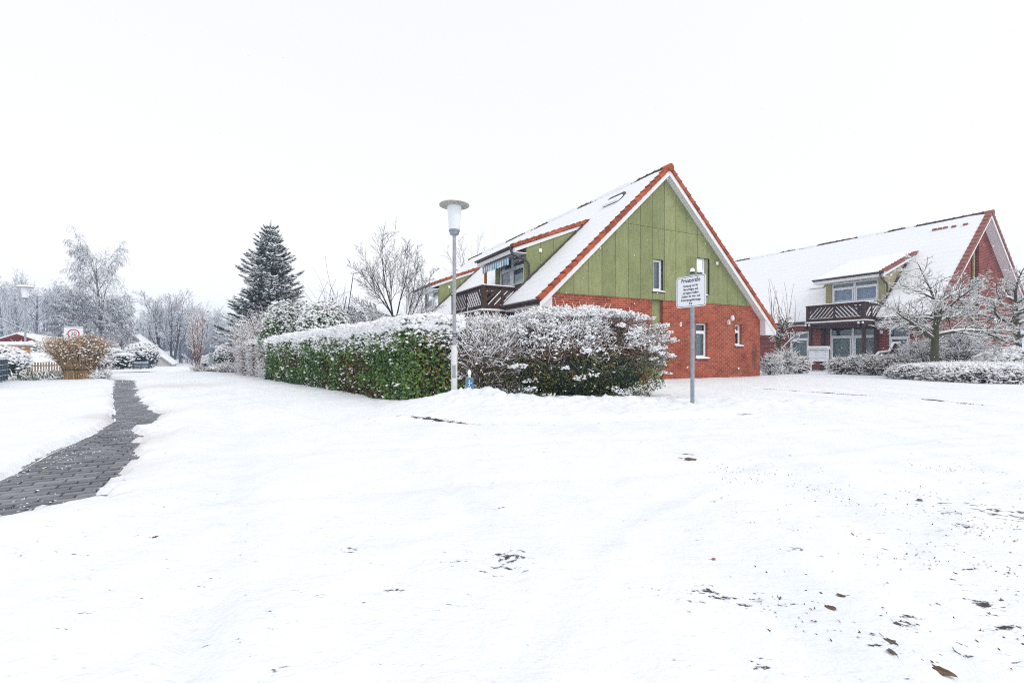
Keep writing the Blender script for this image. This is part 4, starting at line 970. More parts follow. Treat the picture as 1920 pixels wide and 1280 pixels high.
# bare tile patches that the snow has slid off
m = MB()
for (s0, v0, ni, nj) in ((-3.9, 11.8, 3, 7), (-5.55 + 4.9, .75, 1, 3), (-.62, 1.6, 1, 3)):
    for i in range(ni):
        for j in range(nj):
            if random.random() < .25: continue
            s_ = s0 - i * .3 ; vv = v0 + j * .24 - i * .2; cc = math.hypot(1, K); ex = Vector((-1 / cc, 0, -K / cc)); ez = Vector((-K / cc, 0, 1 / cc))
            m.obox((s_, vv, AP2 + K * s_), ex, (0, 1, 0), (ez + ex * -.2).normalized(), (0, .12), (0, .19), (.05, .11))
m.build('bare_tiles', M['tile2'], H2)

# ------------------------------------------------------------------ street furniture
def lathe_obj(name, prof, material, parent, k=28, c=(0, 0)):
    m = MB(); m.lathe(prof, k, c); return m.build(name, material, parent, True)
def lamp(x, y, z0, h, label, mossy=False, group='street lamps with flat round hats'):
    t = empty('street_lamp', (x, y, z0), 0, label, 'street lamp', group)
    hb = h * .265
    lathe_obj('pole_base', [(.062, -.2), (.062, hb - .05), (.058, hb - .02), (.040, hb + .03), (.039, hb + .05)], M['moss'] if mossy else M['pole'], t, 16)
    m = MB(); m.box(-.035, .035, -.0655, -.055, hb * .42, hb * .42 + .26); m.build('hatch', M['polem'], t, bevel=.004)
    m = MB(); m.tube([(0, 0, hb + .22), (0, 0, hb + .24)], .0405, 14); m.tube([(0, 0, hb + .27), (0, 0, hb + .285)], .0405, 14); m.build('band', M['black'], t, True)
    lathe_obj('pole', [(.038, hb + .03), (.036, h - .60), (.036, h - .55)], M['polem'], t, 14)
    col_ = lathe_obj('collar', [(.045, h - .64), (.085, h - .62), (.095, h - .60), (.095, h - .56), (.112, h - .555), (.115, h - .525), (.06, h - .52)], M['steel'], t, 20)
    m = MB(); m.tube([(.07, -.05, h - .59), (.10, -.07, h - .59)], .008, 6); m.build('bolt', M['black'], col_)
    lathe_obj('lamp_glass', [(.105, h - .525), (.112, h - .50), (.135, h - .20), (.148, h - .06), (.150, h - .03)], M['opal'], t, 28)
    lathe_obj('lamp_hat', [(.150, h - .055), (.22, h - .050), (.298, h - .038), (.305, h - .028), (.302, h - .015), (.20, h + .005), (.02, h + .012)], M['disc'], t, 36)
    m = MB(); k = 36; prof = [(.292, .0), (.296, .018), (.265, .046), (.16, .062), (.01, .066)]
    V = [];
    for r, z in prof:
        for j in range(k):
            a = 2 * math.pi * j / k; w_ = 1 + .03 * math.sin(3 * a + 1) ; V.append((r * w_ * math.cos(a), r * w_ * math.sin(a), h - .012 + z * (1 + .15 * math.sin(2 * a)) + (.012 if r < .2 else 0)))
    n = len(prof); m.add(V, [(i * k + j, i * k + (j + 1) % k, (i + 1) * k + (j + 1) % k, (i + 1) * k + j) for i in range(n - 1) for j in range(k)] + [tuple(range((n - 1) * k, n * k))])
    m.build('snow_cap', M['snow_puff'], t, True)
    return t
lamp(-1.17, 9.40, .14, 3.96, 'tall grey street lamp standing in front of the ivy hedge')
lamp(-23.1, 22.0, 0, 4.2, 'street lamp with mossy pole behind the picket fence', True)
lamp((291 - 960) / FPX * 70, 70, -1.1, 4.0, 'distant small street lamp in front of the wood')

def text(name, body, size, material, parent, loc, rot=None, sx=1.0, align='CENTER', thick=.0008, space=1.0):
    c = bpy.data.curves.new(name, 'FONT'); c.body = body; c.size = size; c.align_x = align; c.align_y = 'CENTER'; c.extrude = thick; c.space_character = space; c.offset = size * .012
    tmp = bpy.data.objects.new('tmp', c); me = bpy.data.meshes.new_from_object(tmp); bpy.data.objects.remove(tmp); me.materials.clear(); me.materials.append(material)
    o = bpy.data.objects.new(name, me); COL.objects.link(o); o.parent = parent; o.location = loc
    o.rotation_euler = rot or (math.pi / 2, 0, 0); o.scale = (sx, 1, 1); return o
def rrect(w_, h_, r, n=6):
    P = []
    for cx, cz, a0 in ((w_ / 2 - r, h_ / 2 - r, 0), (-w_ / 2 + r, h_ / 2 - r, 90), (-w_ / 2 + r, -h_ / 2 + r, 180), (w_ / 2 - r, -h_ / 2 + r, 270)):
        for i in range(n + 1):
            a = math.radians(a0 + 90 * i / n); P.append((cx + r * math.cos(a), cz + r * math.sin(a)))
    return P
# private road sign; local x along the plate, local -y is the printed face
sx_, sy_ = 3.30, 8.55
sg = empty('street_sign', (sx_, sy_, 0), math.atan2(-.843, .538), 'white German private road sign on a grey steel post', 'street sign')
m = MB(); m.tube([(0, .045, -.3), (0, .045, 2.56)], .036, 18); m.build('post', M['steel'], sg, True)
lathe_obj('post_cap', [(.040, 2.545), (.042, 2.575), (.03, 2.585)], M['black'], sg, 16, (0, .045))
lathe_obj('snow_cap', [(.036, 2.583), (.040, 2.60), (.038, 2.63), (.022, 2.65), (.003, 2.655)], M['snow_puff'], sg, 14, (0, .045))
m = MB(); m.box(-.09, .09, .0, .085, -.02, .075); m.build('foot_clamp', M['black'], sg, bevel=.01)
SW, SH, SZ = .63, .575, 2.218
m = MB(); m.prism([(x, -.006, SZ + z) for x, z in rrect(SW, SH, .05)], (0, .008, 0)); plate = m.build('plate', M['signwhite'], sg, bevel=.0015)
m = MB(); m.box(-.2, .2, .004, .012, SZ - .17, SZ - .14); m.box(-.2, .2, .004, .012, SZ + .14, SZ + .17); m.build('bracket', M['steel'], plate)
m = MB(); O = rrect(SW - .032, SH - .032, .038); I = rrect(SW - .047, SH - .047, .032); n = len(O)
m.add([(x, -.0075, SZ + z) for x, z in O] + [(x, -.0075, SZ + z) for x, z in I], [(i, (i + 1) % n, n + (i + 1) % n, n + i) for i in range(n)]); m.build('border_line', M['signtext'], plate)
text('lettering', 'Privatstraße', .105, M['signtext'], plate, (0, -.008, SZ + .205), sx=.80)
for i, ln_ in enumerate(('Nutzung nur für', 'Berechtigte und', 'auf eigene Gefahr', 'Zufahrt für Ver- und', 'Entsorgungsfahrzeuge', 'frei')):
    text('lettering', ln_, .060, M['signtext'], plate, (0, -.008, SZ + .108 - i * .0655), sx=.80)
# small blue marker on a white peg
mk = empty('utility_marker', (-.84, 9.15, .10), .1, 'small blue plate with white markings on a short white peg by the hedge', 'marker post')
m = MB(); m.tube([(0, .02, -.1), (0, .02, .56)], .028, 10); m.build('peg', M['pole'], mk, True)
m = MB(); m.prism([(x, -.02, .38 + z) for x, z in rrect(.135, .225, .015)], (0, .012, 0)); pl_ = m.build('plate', M['signblue'], mk)
m = MB(); y0_, y1_ = -.024, -.0195
m.box(-.03, .05, y0_, y1_, .385, .395); m.box(-.002, .010, y0_, y1_, .335, .383); m.box(-.028, -.008, y0_, y1_, .338, .346); m.box(-.004, .008, y0_, y1_, .41, .45); m.box(-.02, -.008, y0_, y1_, .435, .447)
m.box(-.012, -.004, y0_, y1_, .295, .325); m.box(.018, .026, y0_, y1_, .295, .325); m.box(-.004, .018, y0_, y1_, .295, .303); m.build('markings', M['signwhite'], pl_)
m = MB(); m.prism([(x, -.0175, .38 + z) for x, z in rrect(.15, .24, .02)], (0, .006, 0)); m.build('plate_rim', M['polem'], pl_)
lathe_obj('snow_cap', [(.02, .55), (.034, .56), (.038, .60), (.026, .64), (.004, .655)], M['snow_puff'], mk, 12, (0, .02))
# 30 zone sign, partly behind the tall grass
zs = empty('street_sign', (-19.3, 20.4, .08), math.radians(38), 'white speed sign with red ring and number 30 behind tall grass', 'traffic sign')
for x in (-.33, .33):
    m = MB(); m.tube([(x, .03, -.2), (x, .03, 2.12)], .025, 10); m.build('post', M['steel'], zs, True)
m = MB(); m.prism([(x, 0, 1.76 + z) for x, z in rrect(.62, .66, .02)], (0, .012, 0)); zp = m.build('plate', M['signwhite'], zs)
m = MB(); n = 40; O = [(.20 * math.cos(a), 1.83 + .20 * math.sin(a)) for a in np.linspace(0, 2 * math.pi, n, endpoint=False)]; I = [(.158 * math.cos(a), 1.83 + .158 * math.sin(a)) for a in np.linspace(0, 2 * math.pi, n, endpoint=False)]
m.add([(x, -.003, z) for x, z in O] + [(x, -.003, z) for x, z in I], [(i, (i + 1) % n, n + (i + 1) % n, n + i) for i in range(n)]); m.build('ring', M['signred'], zp)
text('lettering', '30', .21, M['signtext'], zp, (0, -.004, 1.83), sx=.95)
m = MB(); m.tube([(-.36, .03, 2.11), (.36, .03, 2.11)], .022, 8); m.build('top_rail', M['steel'], zs, True)
m = MB(); m.box(-.30, .30, 0, .05, 2.125, 2.15); m.build('snow_cap', M['snow_puff'], zs, bevel=.01)
# far blank board at the edge of the wood
fb = empty('notice_board', ((313 - 960) / FPX * 66, 66, -.9), math.radians(30), 'tiny white board on posts at the far edge of the wood', 'notice board')
m = MB(); m.box(-.8, .8, 0, .04, 1.5, 2.15); m.build('board', M['signwhite'], fb); 
for x in (-.6, .6):
    m = MB(); m.tube([(x, .06, -.1), (x, .06, 2.1)], .04, 8); m.build('post', M['woodlight'], fb)

# letter boxes in front of the right house
mb_ = empty('letterboxes', (16.0, 24.25, 0), A_ROT - math.pi / 2 + math.radians(14), 'white letterbox unit on two legs with snow on its curved top', 'letterbox')
BW, BD = .84, .36
m = MB(); m.box(-BW / 2, BW / 2, 0, BD, .62, 1.24); bxs = m.build('box_body', M['white'], mb_, bevel=.01)
for x in (-BW / 2 + .06, BW / 2 - .06):
    for y in ((BD / 2,)):
        m = MB(); m.box(x - .05, x + .05, y - .16, y + .16, -.1, .62) if False else m.box(x - .04, x + .04, y - .05, y + .05, -.1, .62); m.build('leg', M['white'], mb_, bevel=.005)
m = MB(); prof = [(-.08, 1.24), (BD + .06, 1.24), (BD + .06, 1.28), (BD * .7, 1.33), (BD * .3, 1.33), (-.08, 1.28)]; m.prism([(-BW / 2 - .06, y, z) for y, z in prof], (BW + .12, 0, 0)); m.build('hood', M['white'], mb_, True)
m = MB(); m.box(-BW / 2 - .05, BW / 2 + .05, -.06, BD + .04, 1.315, 1.41); m.build('snow_cap', M['snow_puff'], mb_, True, bevel=.04)
for cx in (-.205, .205):
    for cz in (.70, .88, 1.06):
        m = MB(); m.box(cx - .20, cx + .20, -.012, -.001, cz - .075, cz + .085); dr = m.build('flap_door', M['signwhite'], mb_, bevel=.004)
        m = MB(); m.box(cx - .18, cx - .15, -.0145, -.0122, cz + .045, cz + .06); m.box(cx + .08, cx + .18, -.0145, -.0122, cz + .045, cz + .06); m.build('name_strip', M['polem'], dr)
m = MB(); m.box(-BW / 2 + .02, BW / 2 - .02, -.009, -.001, 1.16, 1.235); hd = m.build('header', M['signwhite'], mb_)
m = MB()
for i, (x, w_) in enumerate(((-.50, .09), (-.38, .06), (-.29, .10), (-.16, .08), (-.05, .05), (.10, .09), (.22, .06), (.31, .11), (.46, .05))): m.box(x * .72, (x + w_) * .72, -.0115, -.0092, 1.195, 1.218)
m.build('header_letters', M['signtext'], hd)
# utility cabinets at the end of the hedge
def cabinet(px, Y, w_, h_, d_, label, z0=0):
    t = empty('utility_cabinet', ((px - 960) / FPX * Y, Y, z0), math.radians(40), label, 'cabinet', 'utility cabinets at the far end of the hedge')
    m = MB(); m.box(-w_ / 2, w_ / 2, 0, d_, .08, h_); m.build('housing', M['cabinet'], t, bevel=.02)
    m = MB(); m.box(-w_ / 2 + .03, -.006, -.012, -.001, .14, h_ - .06); m.box(.006, w_ / 2 - .03, -.012, -.001, .14, h_ - .06); m.build('door', M['cabinet'], t, bevel=.004)
    m = MB(); m.box(-w_ / 2 - .03, w_ / 2 + .03, -.03, d_ + .02, -.1, .08); m.build('plinth', M['stone'], t)
    m = MB(); m.box(-w_ / 2 - .01, w_ / 2 + .01, -.01, d_ + .01, h_, h_ + .07); m.build('snow_cap', M['snow_puff'], t, bevel=.03)
cabinet(409, 26.0, .80, .98, .45, 'pale grey utility cabinet beside the bare hedge', .0)
cabinet(414, 28.3, .5, 1.42, .4, 'slim white utility cabinet behind the wider one', 0)

# ------------------------------------------------------------------ fences, buildings, car on the left
t = empty('wire_fence', (-14.6, 12.4, 0), 0, 'low blue grey screened wire fence panel at the street edge', 'fence')
p0 = np.array([-14.6, 12.3]); p1 = np.array([-18.6, 17.1]); dv = p1 - p0; ln = np.linalg.norm(dv); e = dv / ln
def fencepan(t, p0, e, ln, z0, z1, material, dx=.20, slat=.19):
    m = MB(); m.obox((0, 0, z0 + .06), (*e, 0), (-e[1], e[0], 0), (0, 0, 1), (0, ln), (-.004, .004), (0, z1 - z0 - .1)); m.build('privacy_strip', material, t)
    m = MB()
    for i in range(int(ln / .42) + 1): m.obox((0, 0, z0), (*e, 0), (-e[1], e[0], 0), (0, 0, 1), (i * .42 - .02, i * .42 + .02), (-.024, .02), (0, z1 - z0 + .03))
    m.build('fence_posts', M['fencegrey'], t)
    m = MB(); z = z0 + .08
    while z < z1: m.obox((0, 0, z), (*e, 0), (-e[1], e[0], 0), (0, 0, 1), (0, ln), (-.02, -.005), (0, .012)); m.obox((0, 0, z), (*e, 0), (-e[1], e[0], 0), (0, 0, 1), (0, ln), (.005, .02), (0, .012)); z += slat
    m.build('wires', M['snow_puff'], t)
    m = MB(); m.obox((0, 0, z1 - .02), (*e, 0), (-e[1], e[0], 0), (0, 0, 1), (0, ln), (-.03, .03), (0, .035)); m.build('snow_cap', M['snow_puff'], t)
t.location = (p0[0], p0[1], 0); fencepan(t, p0, e, ln, 0, .86, M['fencegrey'])
t2 = empty('wire_fence', ((251 - 960) / FPX * 30, 30, .02), 0, 'short blue grey fence panel beside the snowy evergreen', 'fence'); fencepan(t2, None, np.array([.98, .2]), .85, 0, .42, M['fencegrey'], slat=.1)
pf = empty('picket_fence', (-19.6, 19.2, 0), 0, 'low weathered wooden picket fence left of the tall grass', 'fence')
q0 = np.array([-19.6, 19.2]); q1 = np.array([-20.9, 22.3]); d_ = q1 - q0; q1 = np.array([(122 - 960) / FPX * 23.3, 23.3]); d_ = q1 - q0; ln = np.linalg.norm(d_); e = d_ / ln
q0x = (20 - 960) / FPX * 20.6; pf.location = (q0x, 20.6, -.02); d_ = np.array([(124 - 960) / FPX * 22.6 - q0x, 2.0]); ln = np.linalg.norm(d_); e = d_ / ln
m = MB(); m2 = MB(); i = 0; x = 0
rl = MB()
for zz in (.16, .46): rl.obox((0, 0, zz), (*e, 0), (-e[1], e[0], 0), (0, 0, 1), (0, ln), (.012, .04), (0, .05))
while x < ln and i < 60:
    zc = .64 + random.uniform(-.012, .012)
    m.obox((0, 0, .06), (*e, 0), (-e[1], e[0], 0), (0, 0, 1), (x, x + .055), (-.012, .012), (0, zc - .06)); m2.obox((0, 0, zc), (*e, 0), (-e[1], e[0], 0), (0, 0, 1), (x - .002, x + .057), (-.018, .02), (0, .035)); x += .105; i += 1
for zz in (.21, .51): m2.obox((0, 0, zz), (*e, 0), (-e[1], e[0], 0), (0, 0, 1), (0, ln), (.012, .045), (0, .022))
pk = m.build('pickets', M['woodlight'], pf); rl.build('rails', M['woodlight'], pf); m2.build('snow_cap', M['snow_puff'], pf)

# small gabled buildings
def shed(name, P, rz, hw, zapex, pitch, Lh, wallm, label, cat, eave=.4, z0=-.4, verge_m=None, snow=.14, win=False):
    t = empty(name, (P[0], P[1], 0), rz, label, cat); zt = lambda s: zapex - pitch * np.abs(s)
    m = MB(); we = hw - eave
    m.add([(-we, .3, z0), (we, .3, z0), (we, .3, zapex - .12 - pitch * we), (0, .3, zapex - .12), (-we, .3, zapex - .12 - pitch * we)], [(0, 1, 2, 3, 4)])
    m.add([(-we, .3, z0), (-we, Lh, z0), (-we, Lh, zapex - .12 - pitch * we), (-we, .3, zapex - .12 - pitch * we)], [(0, 1, 2, 3)])
    m.add([(we, .3, z0), (we, Lh, z0), (we, Lh, zapex - .12 - pitch * we), (we, .3, zapex - .12 - pitch * we)], [(0, 1, 2, 3)])
    m.build('wall', wallm, t)
    m = MB(); m.prism([(-hw, 0, zapex - pitch * hw), (0, 0, zapex), (hw, 0, zapex - pitch * hw), (hw, 0, zapex - pitch * hw - .14), (0, 0, zapex - .16), (-hw, 0, zapex - pitch * hw - .14)], (0, Lh, 0)); rf = m.build('roof', verge_m or wallm, t)
    sheet('roof_snow', 0, -hw - .03, -.02, Lh, zt, M['snow'], t, thick=snow, step=0, seed=31, dv=.5); sheet('roof_snow', 0, hw + .03, -.02, Lh, zt, M['snow'], t, thick=snow, step=0, seed=33, dv=.5)
    return t
sh = shed('wooden_garage', (-37.4, 35.0), math.atan2(.58, .815), 2.35, 2.50, .45, 10, M['redwood'], 'dark red wooden garage with thick snow on its low gable roof', 'garage', .5)
m = MB(); m.box(.35, .62, .26, .295, .98, 1.28); m.build('wall_plate', M['white'], sh)
sh2 = shed('house', ((216 - 960) / FPX * 52, 52.0), math.radians(32), 5.2, 4.45, .92, 9, M['beigewall'], 'distant pale house with a steep snowy roof behind the birch', 'house', .25, -1.2, M['beigewall'], .16)
m = MB(); m.box(-.35, .35, 1.2, 1.8, 4.0, 5.0); m.build('chimney', M['stone'], sh2)
fw = empty('garden_wall', ((203 - 960) / FPX * 40, 40, -.4), math.radians(8), 'flat topped brown screen behind the snow capped hedges', 'garden wall'); m = MB(); m.box(0, 2.9, 0, .15, 0, 1.55); m.build('panel', M['stone'], fw); m = MB(); m.box(-.03, 2.93, -.03, .18, 1.55, 1.63); m.build('snow_cap', M['snow_puff'], fw, bevel=.02)
sh3 = shed('garden_shed', (17.6, 32.5), A_ROT, 2.2, 2.35, .8, 4, M['olive'], 'low shed with a red verge between the two brick houses', 'shed', .3, -.1, M['tile2'], .08)
# orange wooden hut left edge
oh = empty('wooden_hut', (-22.9, 21.0, -.3), math.radians(35), 'small orange wooden hut under flat snow at the left edge', 'hut')
m = MB(); m.box(-1.5, .45, 0, 1.6, 0, 1.62); m.build('hut_wall', M['woodorange'], oh); m = MB(); m.box(-1.6, .56, -.1, 1.7, 1.62, 1.70); m.build('hut_roof', M['woodlight'], oh); m = MB(); m.box(-1.6, .56, -.1, 1.7, 1.70, 1.88); m.build('roof_snow', M['snow_puff'], oh, True, bevel=.06)
# parked car, buried under snow, behind the picket fence
cr = empty('parked_car', ((66 - 960) / FPX * 26.5, 26.5, -.52), math.radians(18), 'red parked car covered with thick snow behind the picket fence', 'car')
def carshell(name, secs, material, parent, smooth=True):
    n = len(secs[0][1]); V = []
    for x, ring in secs: V += [(x, y, z) for y, z in ring]
    F = [(i * n + j, i * n + (j + 1) % n, (i + 1) * n + (j + 1) % n, (i + 1) * n + j) for i in range(len(secs) - 1) for j in range(n)]
    m = MB(); m.add(V, F + [tuple(range(n)), tuple(range((len(secs) - 1) * n, len(secs) * n))]); return m.build(name, material, parent, smooth, auto=60)
def ring(hw, zb, zt_, k=.82): return [(-hw, zb), (-hw, zb + (zt_ - zb) * .55), (-hw * .97, zt_ - .08), (-hw * k, zt_), (hw * k, zt_), (hw * .97, zt_ - .08), (hw, zb + (zt_ - zb) * .55), (hw, zb)]
carshell('body', [(-2.05, ring(.70, .32, .78)), (-1.95, ring(.80, .24, .86)), (-1.0, ring(.85, .22, .93)), (1.1, ring(.85, .22, .95)), (1.95, ring(.80, .24, .93)), (2.05, ring(.72, .32, .85))], M['carred'], cr)
carshell('cabin', [(-1.05, ring(.74, .92, .95)), (-.45, ring(.68, .92, 1.38)), (.2, ring(.68, .92, 1.44)), (1.1, ring(.66, .92, 1.38)), (1.75, ring(.70, .92, 1.0))], M['cardark'], cr)
for x in (-1.3, 1.3):
    for y in (-.80, .80):
        m = MB(); m.tube([(x, y - .1, .30), (x, y + .1, .30)], .31, 18); wh = m.build('wheel', M['black'], cr, True)
        m = MB(); m.tube([(x, y - .11, .30), (x, y + .11, .30)], .18, 14); m.build('rim', M['steel'], wh, True)
carshell('snow_cover', [(-2.06, ring(.78, .45, .90, .7)), (-1.0, ring(.90, .50, 1.10, .7)), (-.5, ring(.90, .50, 1.50, .6)), (.2, ring(.90, .50, 1.60, .6)), (1.1, ring(.90, .52, 1.52, .6)), (1.8, ring(.86, .55, 1.15, .7)), (2.04, ring(.80, .82, 1.02, .7))], M['snow_puff'], cr)
for y in (-.6, .6):
    m = MB(); m.box(2.0, 2.075, y - .14, y + .14, .66, .80); m.build('tail_light', M['signred'], cr, bevel=.01)
# stepped dark fence end in front of the right house
sf = empty('stepped_screen', (17.35, 21.6, 0), A_ROT - math.radians(48), 'dark wooden garden screen with a stepped snowy top', 'garden screen')
m = MB(); prof = [(-.75, -.1), (.62, -.1), (.62, 1.52), (.38, 1.50), (.22, 1.12), (-.18, 1.06), (-.42, .72), (-.75, .62)]; m.prism([(x, 0, z) for x, z in prof], (0, .14, 0)); m.build('panel', M['wood'], sf)
m = MB()
tp = prof[2:]; 
for (a, b) in zip(tp[:-1], tp[1:]): m.prism([(a[0], -.03, a[1]), (b[0], -.03, b[1]), (b[0] - .01, -.03, b[1] + .08), (a[0] - .01, -.03, a[1] + .08)], (0, .2, 0))
m.build('snow_cap', M['snow_puff'], sf, True)

# ------------------------------------------------------------------ hedges and shrubs
ZUP = np.array([0, 0, 1.0])
def blob_core(name, C, R, material, parent, seed=1, k=.82, nu=40, nv=20, power=2.6, zmin=-.1):
    u = np.linspace(0, 2 * np.pi, nu, endpoint=False); v = np.linspace(-np.pi / 2, np.pi / 2, nv); U, Vv = np.meshgrid(u, v)
    def sp(c): return np.sign(c) * np.abs(c) ** (2 / power)
    x = sp(np.cos(Vv)) * sp(np.cos(U)); y = sp(np.cos(Vv)) * sp(np.sin(U)); z = sp(np.sin(Vv))
    r = k * (.93 + .14 * fbm(U * 3 + 7, Vv * 3, seed))
    P = np.stack([C[0] + x * R[0] * r, C[1] + y * R[1] * r, np.maximum(C[2] + z * R[2] * r, zmin)], -1)
    idx = np.arange(nu * nv).reshape(nv, nu); F = np.stack([idx[:-1], np.roll(idx[:-1], -1, 1), np.roll(idx[1:], -1, 1), idx[1:]], -1).reshape(-1, 4)
    return np_mesh(name, P.reshape(-1, 3), [F], material, parent, True)
def hedge_pts(line, width, h, n, rng, seed=0, power=.30, inset=(0, .16), both=False, hvar=.06, ends=True):
    """points on/inside the skin of a hedge that follows a ground line (front foot), body on its left side normal"""
    line = np.array(line, float); seg = np.diff(line, axis=0); ln = np.linalg.norm(seg, axis=1); cum = np.concatenate([[0], np.cumsum(ln)])
    t = rng.uniform(0, cum[-1], n); i = np.clip(np.searchsorted(cum, t, side='right') - 1, 0, len(ln) - 1); d = seg[i] / ln[i][:, None]
    base = line[i] + d * (t - cum[i])[:, None]; nb = np.stack([-d[:, 1], d[:, 0]], 1)     # points into the hedge
    per = rng.uniform(0, 1, n) ** 1.0; hh = h(t) if callable(h) else np.full(n, h)
    # profile: up the front (0..a), over the top (a..b), down the back
    tot = 2 * hh + width; q = per * (tot if both else (hh + width)); up = q < hh; over = (q >= hh) & (q < hh + width); bk = q >= hh + width
    z = np.where(up, q, np.where(over, hh, hh - (q - hh - width))); o = np.where(up, 0, np.where(over, q - hh, width))
    nz = np.where(over, 1.0, .12); no = np.where(up, -1.0, np.where(over, 0.0, 1.0))
    # round the shoulder
    cr = .28; zr = np.clip((z - (hh - cr)) / cr, 0, 1); dep = cr * (1 - np.sqrt(np.clip(1 - zr ** 2, 0, 1)))
    o = np.where(up, o + dep * .9, o); ot = np.clip(o / cr, 0, 1); z = np.where(over, z - cr * .55 * (1 - np.sqrt(np.clip(1 - (1 - ot) ** 2, 0, 1))), z)
    nz = np.where(up, nz + zr, nz)
    wob = (fbm(t * 1.3, z * 1.5, seed) - .5) * .28 + (fbm(t * 4, z * 4, seed + 2) - .5) * .14
    din = rng.uniform(inset[0], inset[1], n); o = o + np.where(up, wob + din, np.where(bk, -wob - din, 0)); z = z + np.where(over, (fbm(t * 1.6, o * 2, seed + 5) - .5) * hvar * 4 - din * .6, 0)
    P = np.stack([base[:, 0] + nb[:, 0] * o, base[:, 1] + nb[:, 1] * o, z], 1)
    Nn = unit(np.stack([nb[:, 0] * no, nb[:, 1] * no, nz], 1)); return P, Nn, t, z / hh
def hedge_core(name, line, width, h, material, parent, inset=.16):
    m = MB(); 
    for a, b in zip(line[:-1], line[1:]):
        a = Vector((*a, 0)); b = Vector((*b, 0)); e = (b - a); nb = Vector((-e.y, e.x, 0)).normalized(); en = e.normalized() * .12
        prof = [(inset, -.1), (width - inset, -.1), (width - inset, h - .45), (width - inset - .2, h - inset - .1), (inset + .30, h - inset - .1), (inset, h - .5)]
        m.prism([a - en * 0 + nb * o + Vector((0, 0, z)) for o, z in prof], e)
    return m.build(name, material, parent)
def leafset(name, P, Nn, size, rng, material, parent, tint=None, jitter=.9, aspect=.65):
    V, F, T = leaves(P, Nn, size, rng, jitter, aspect, tint); return np_mesh(name, V, [F], material, parent, False, {'tint': T})
def puffset(name, P, size, rng, parent, flat=.55, var=.5):
    V, F = puffs(P, size, rng, flat, var); return np_mesh(name, V, [F], M['snow_puff'], parent, True)
def twigs(P, D, Ln, r, rng, bend=.25, nseg=3):
    n = len(P); D = unit(D); side = rng.normal(0, bend, (n, 3)); s_ = np.linspace(0, 1, nseg + 1)[None, :, None]
    paths = P[:, None] + D[:, None] * Ln[:, None, None] * s_ + side[:, None] * Ln[:, None, None] * s_ ** 2
    rad = (np.linspace(1, .4, nseg + 1)[None] * np.broadcast_to(np.asarray(r), (n,))[:, None]); return paths, rad
def twigset(parent, P, D, Ln, r, rng, bark, snow=True, extra=.004, keep=.2, names=('twigs', 'twig_snow'), bend=.25, snowp=1.0, snowf=.75):
    pa, ra = twigs(P, D, Ln, r, rng, bend); V, F = tubes(pa, ra, 3); np_mesh(names[0], V, [F], bark, parent, True)
    if snow:
        k = rng.random(len(P)) < snowp; q, rr = snow_on(pa[k], ra[k], extra, snowf, keep); V, F = tubes(q, rr, 4); np_mesh(names[1], V, [F], M['snow_puff'], parent, True)

# --- long evergreen hedge: front foot line from the far end to the corner; the hedge body lies on the house side
rng = np.random.default_rng(11)
def hedge_green():
    t = empty('hedge', (0, 0, 0), 0, 'long clipped evergreen ivy hedge with snow along its top', 'hedge')
    line = [(-1.02, 9.98), (-2.05, 9.80), (-2.45, 9.98), (-9.40, 17.75)]      # body on the right hand side of travel -> reverse for left normal
    line = line[::-1]
    hf = lambda q: 1.66 + .20 * (q / 11.5)
    hedge_core('stems', line, 1.15, 1.62, M['core'], t, .2)  # added dark solid in place of the hedge's shaded inside, not modelled stems
    P, Nn, q, zr = hedge_pts(line, 1.15, hf, 62000, rng, 1, inset=(-.02, .20)); tot = q.max()
    endb = .65 * sstep(tot - 1.3, tot - .6, q) ; browny = np.clip(endb + .9 * (fbm(q * .9, zr * 2, 91) > .62) * (zr < .6), 0, 1)
    # snow sits on the upper half
    pr = sstep(.52, .92, zr) * .85 + .02; pr = pr * (.25 + 1.6 * sstep(.36, .60, fbm(q * 1.6, zr * 4, 17))) + .16 * (fbm(q * 3, zr * 4, 19) > .60)
    deep = np.zeros(len(P))
    isb = rng.random(len(P)) < browny * .8
    tint = np.clip(rng.normal(.56, .24, len(P)) + (fbm(q * 2.5, zr * 4, 23) - .5) * .6 - .12 * (1 - zr), 0, .99)
    g_ = ~isb
    leafset('foliage', P[g_], Nn[g_], .068, rng, M['leaf_ivy'], t, tint[g_], .8, .8)
    leafset('brown_foliage', P[isb], Nn[isb], .05, rng, M['leaf_brownmix'], t, rng.random(isb.sum()), .9, .6)
    ks = rng.random(len(P)) < pr * .42
    Ps = P[ks] + Nn[ks] * .025 + np.array([0, 0, .018]); puffset('snow_cover', Ps, .040, rng, t, .5)
    # continuous blanket on the shoulder and top
    P2, N2, q2, z2 = hedge_pts(line, 1.15, hf, 30000, rng, 1, inset=(-.03, .05)); k2 = (z2 > .90 - .10 * fbm(q2 * 2.2, q2 * 0, 13)) & (rng.random(len(P2)) < .62)
    puffset('snow_blanket', P2[k2] + np.array([0, 0, .005]), .070, rng, t, .5)
    Pt, Nt, qt, zt_ = hedge_pts(line, 1.15, hf, 900, rng, 1, inset=(0, .1)); kk = zt_ > .55
    twigset(t, Pt[kk], Nt[kk] + ZUP * .7, rng.uniform(.08, .22, kk.sum()), .003, rng, M['bark'], names=('twigs', 'twig_snow'))
    return t
hedge_green()
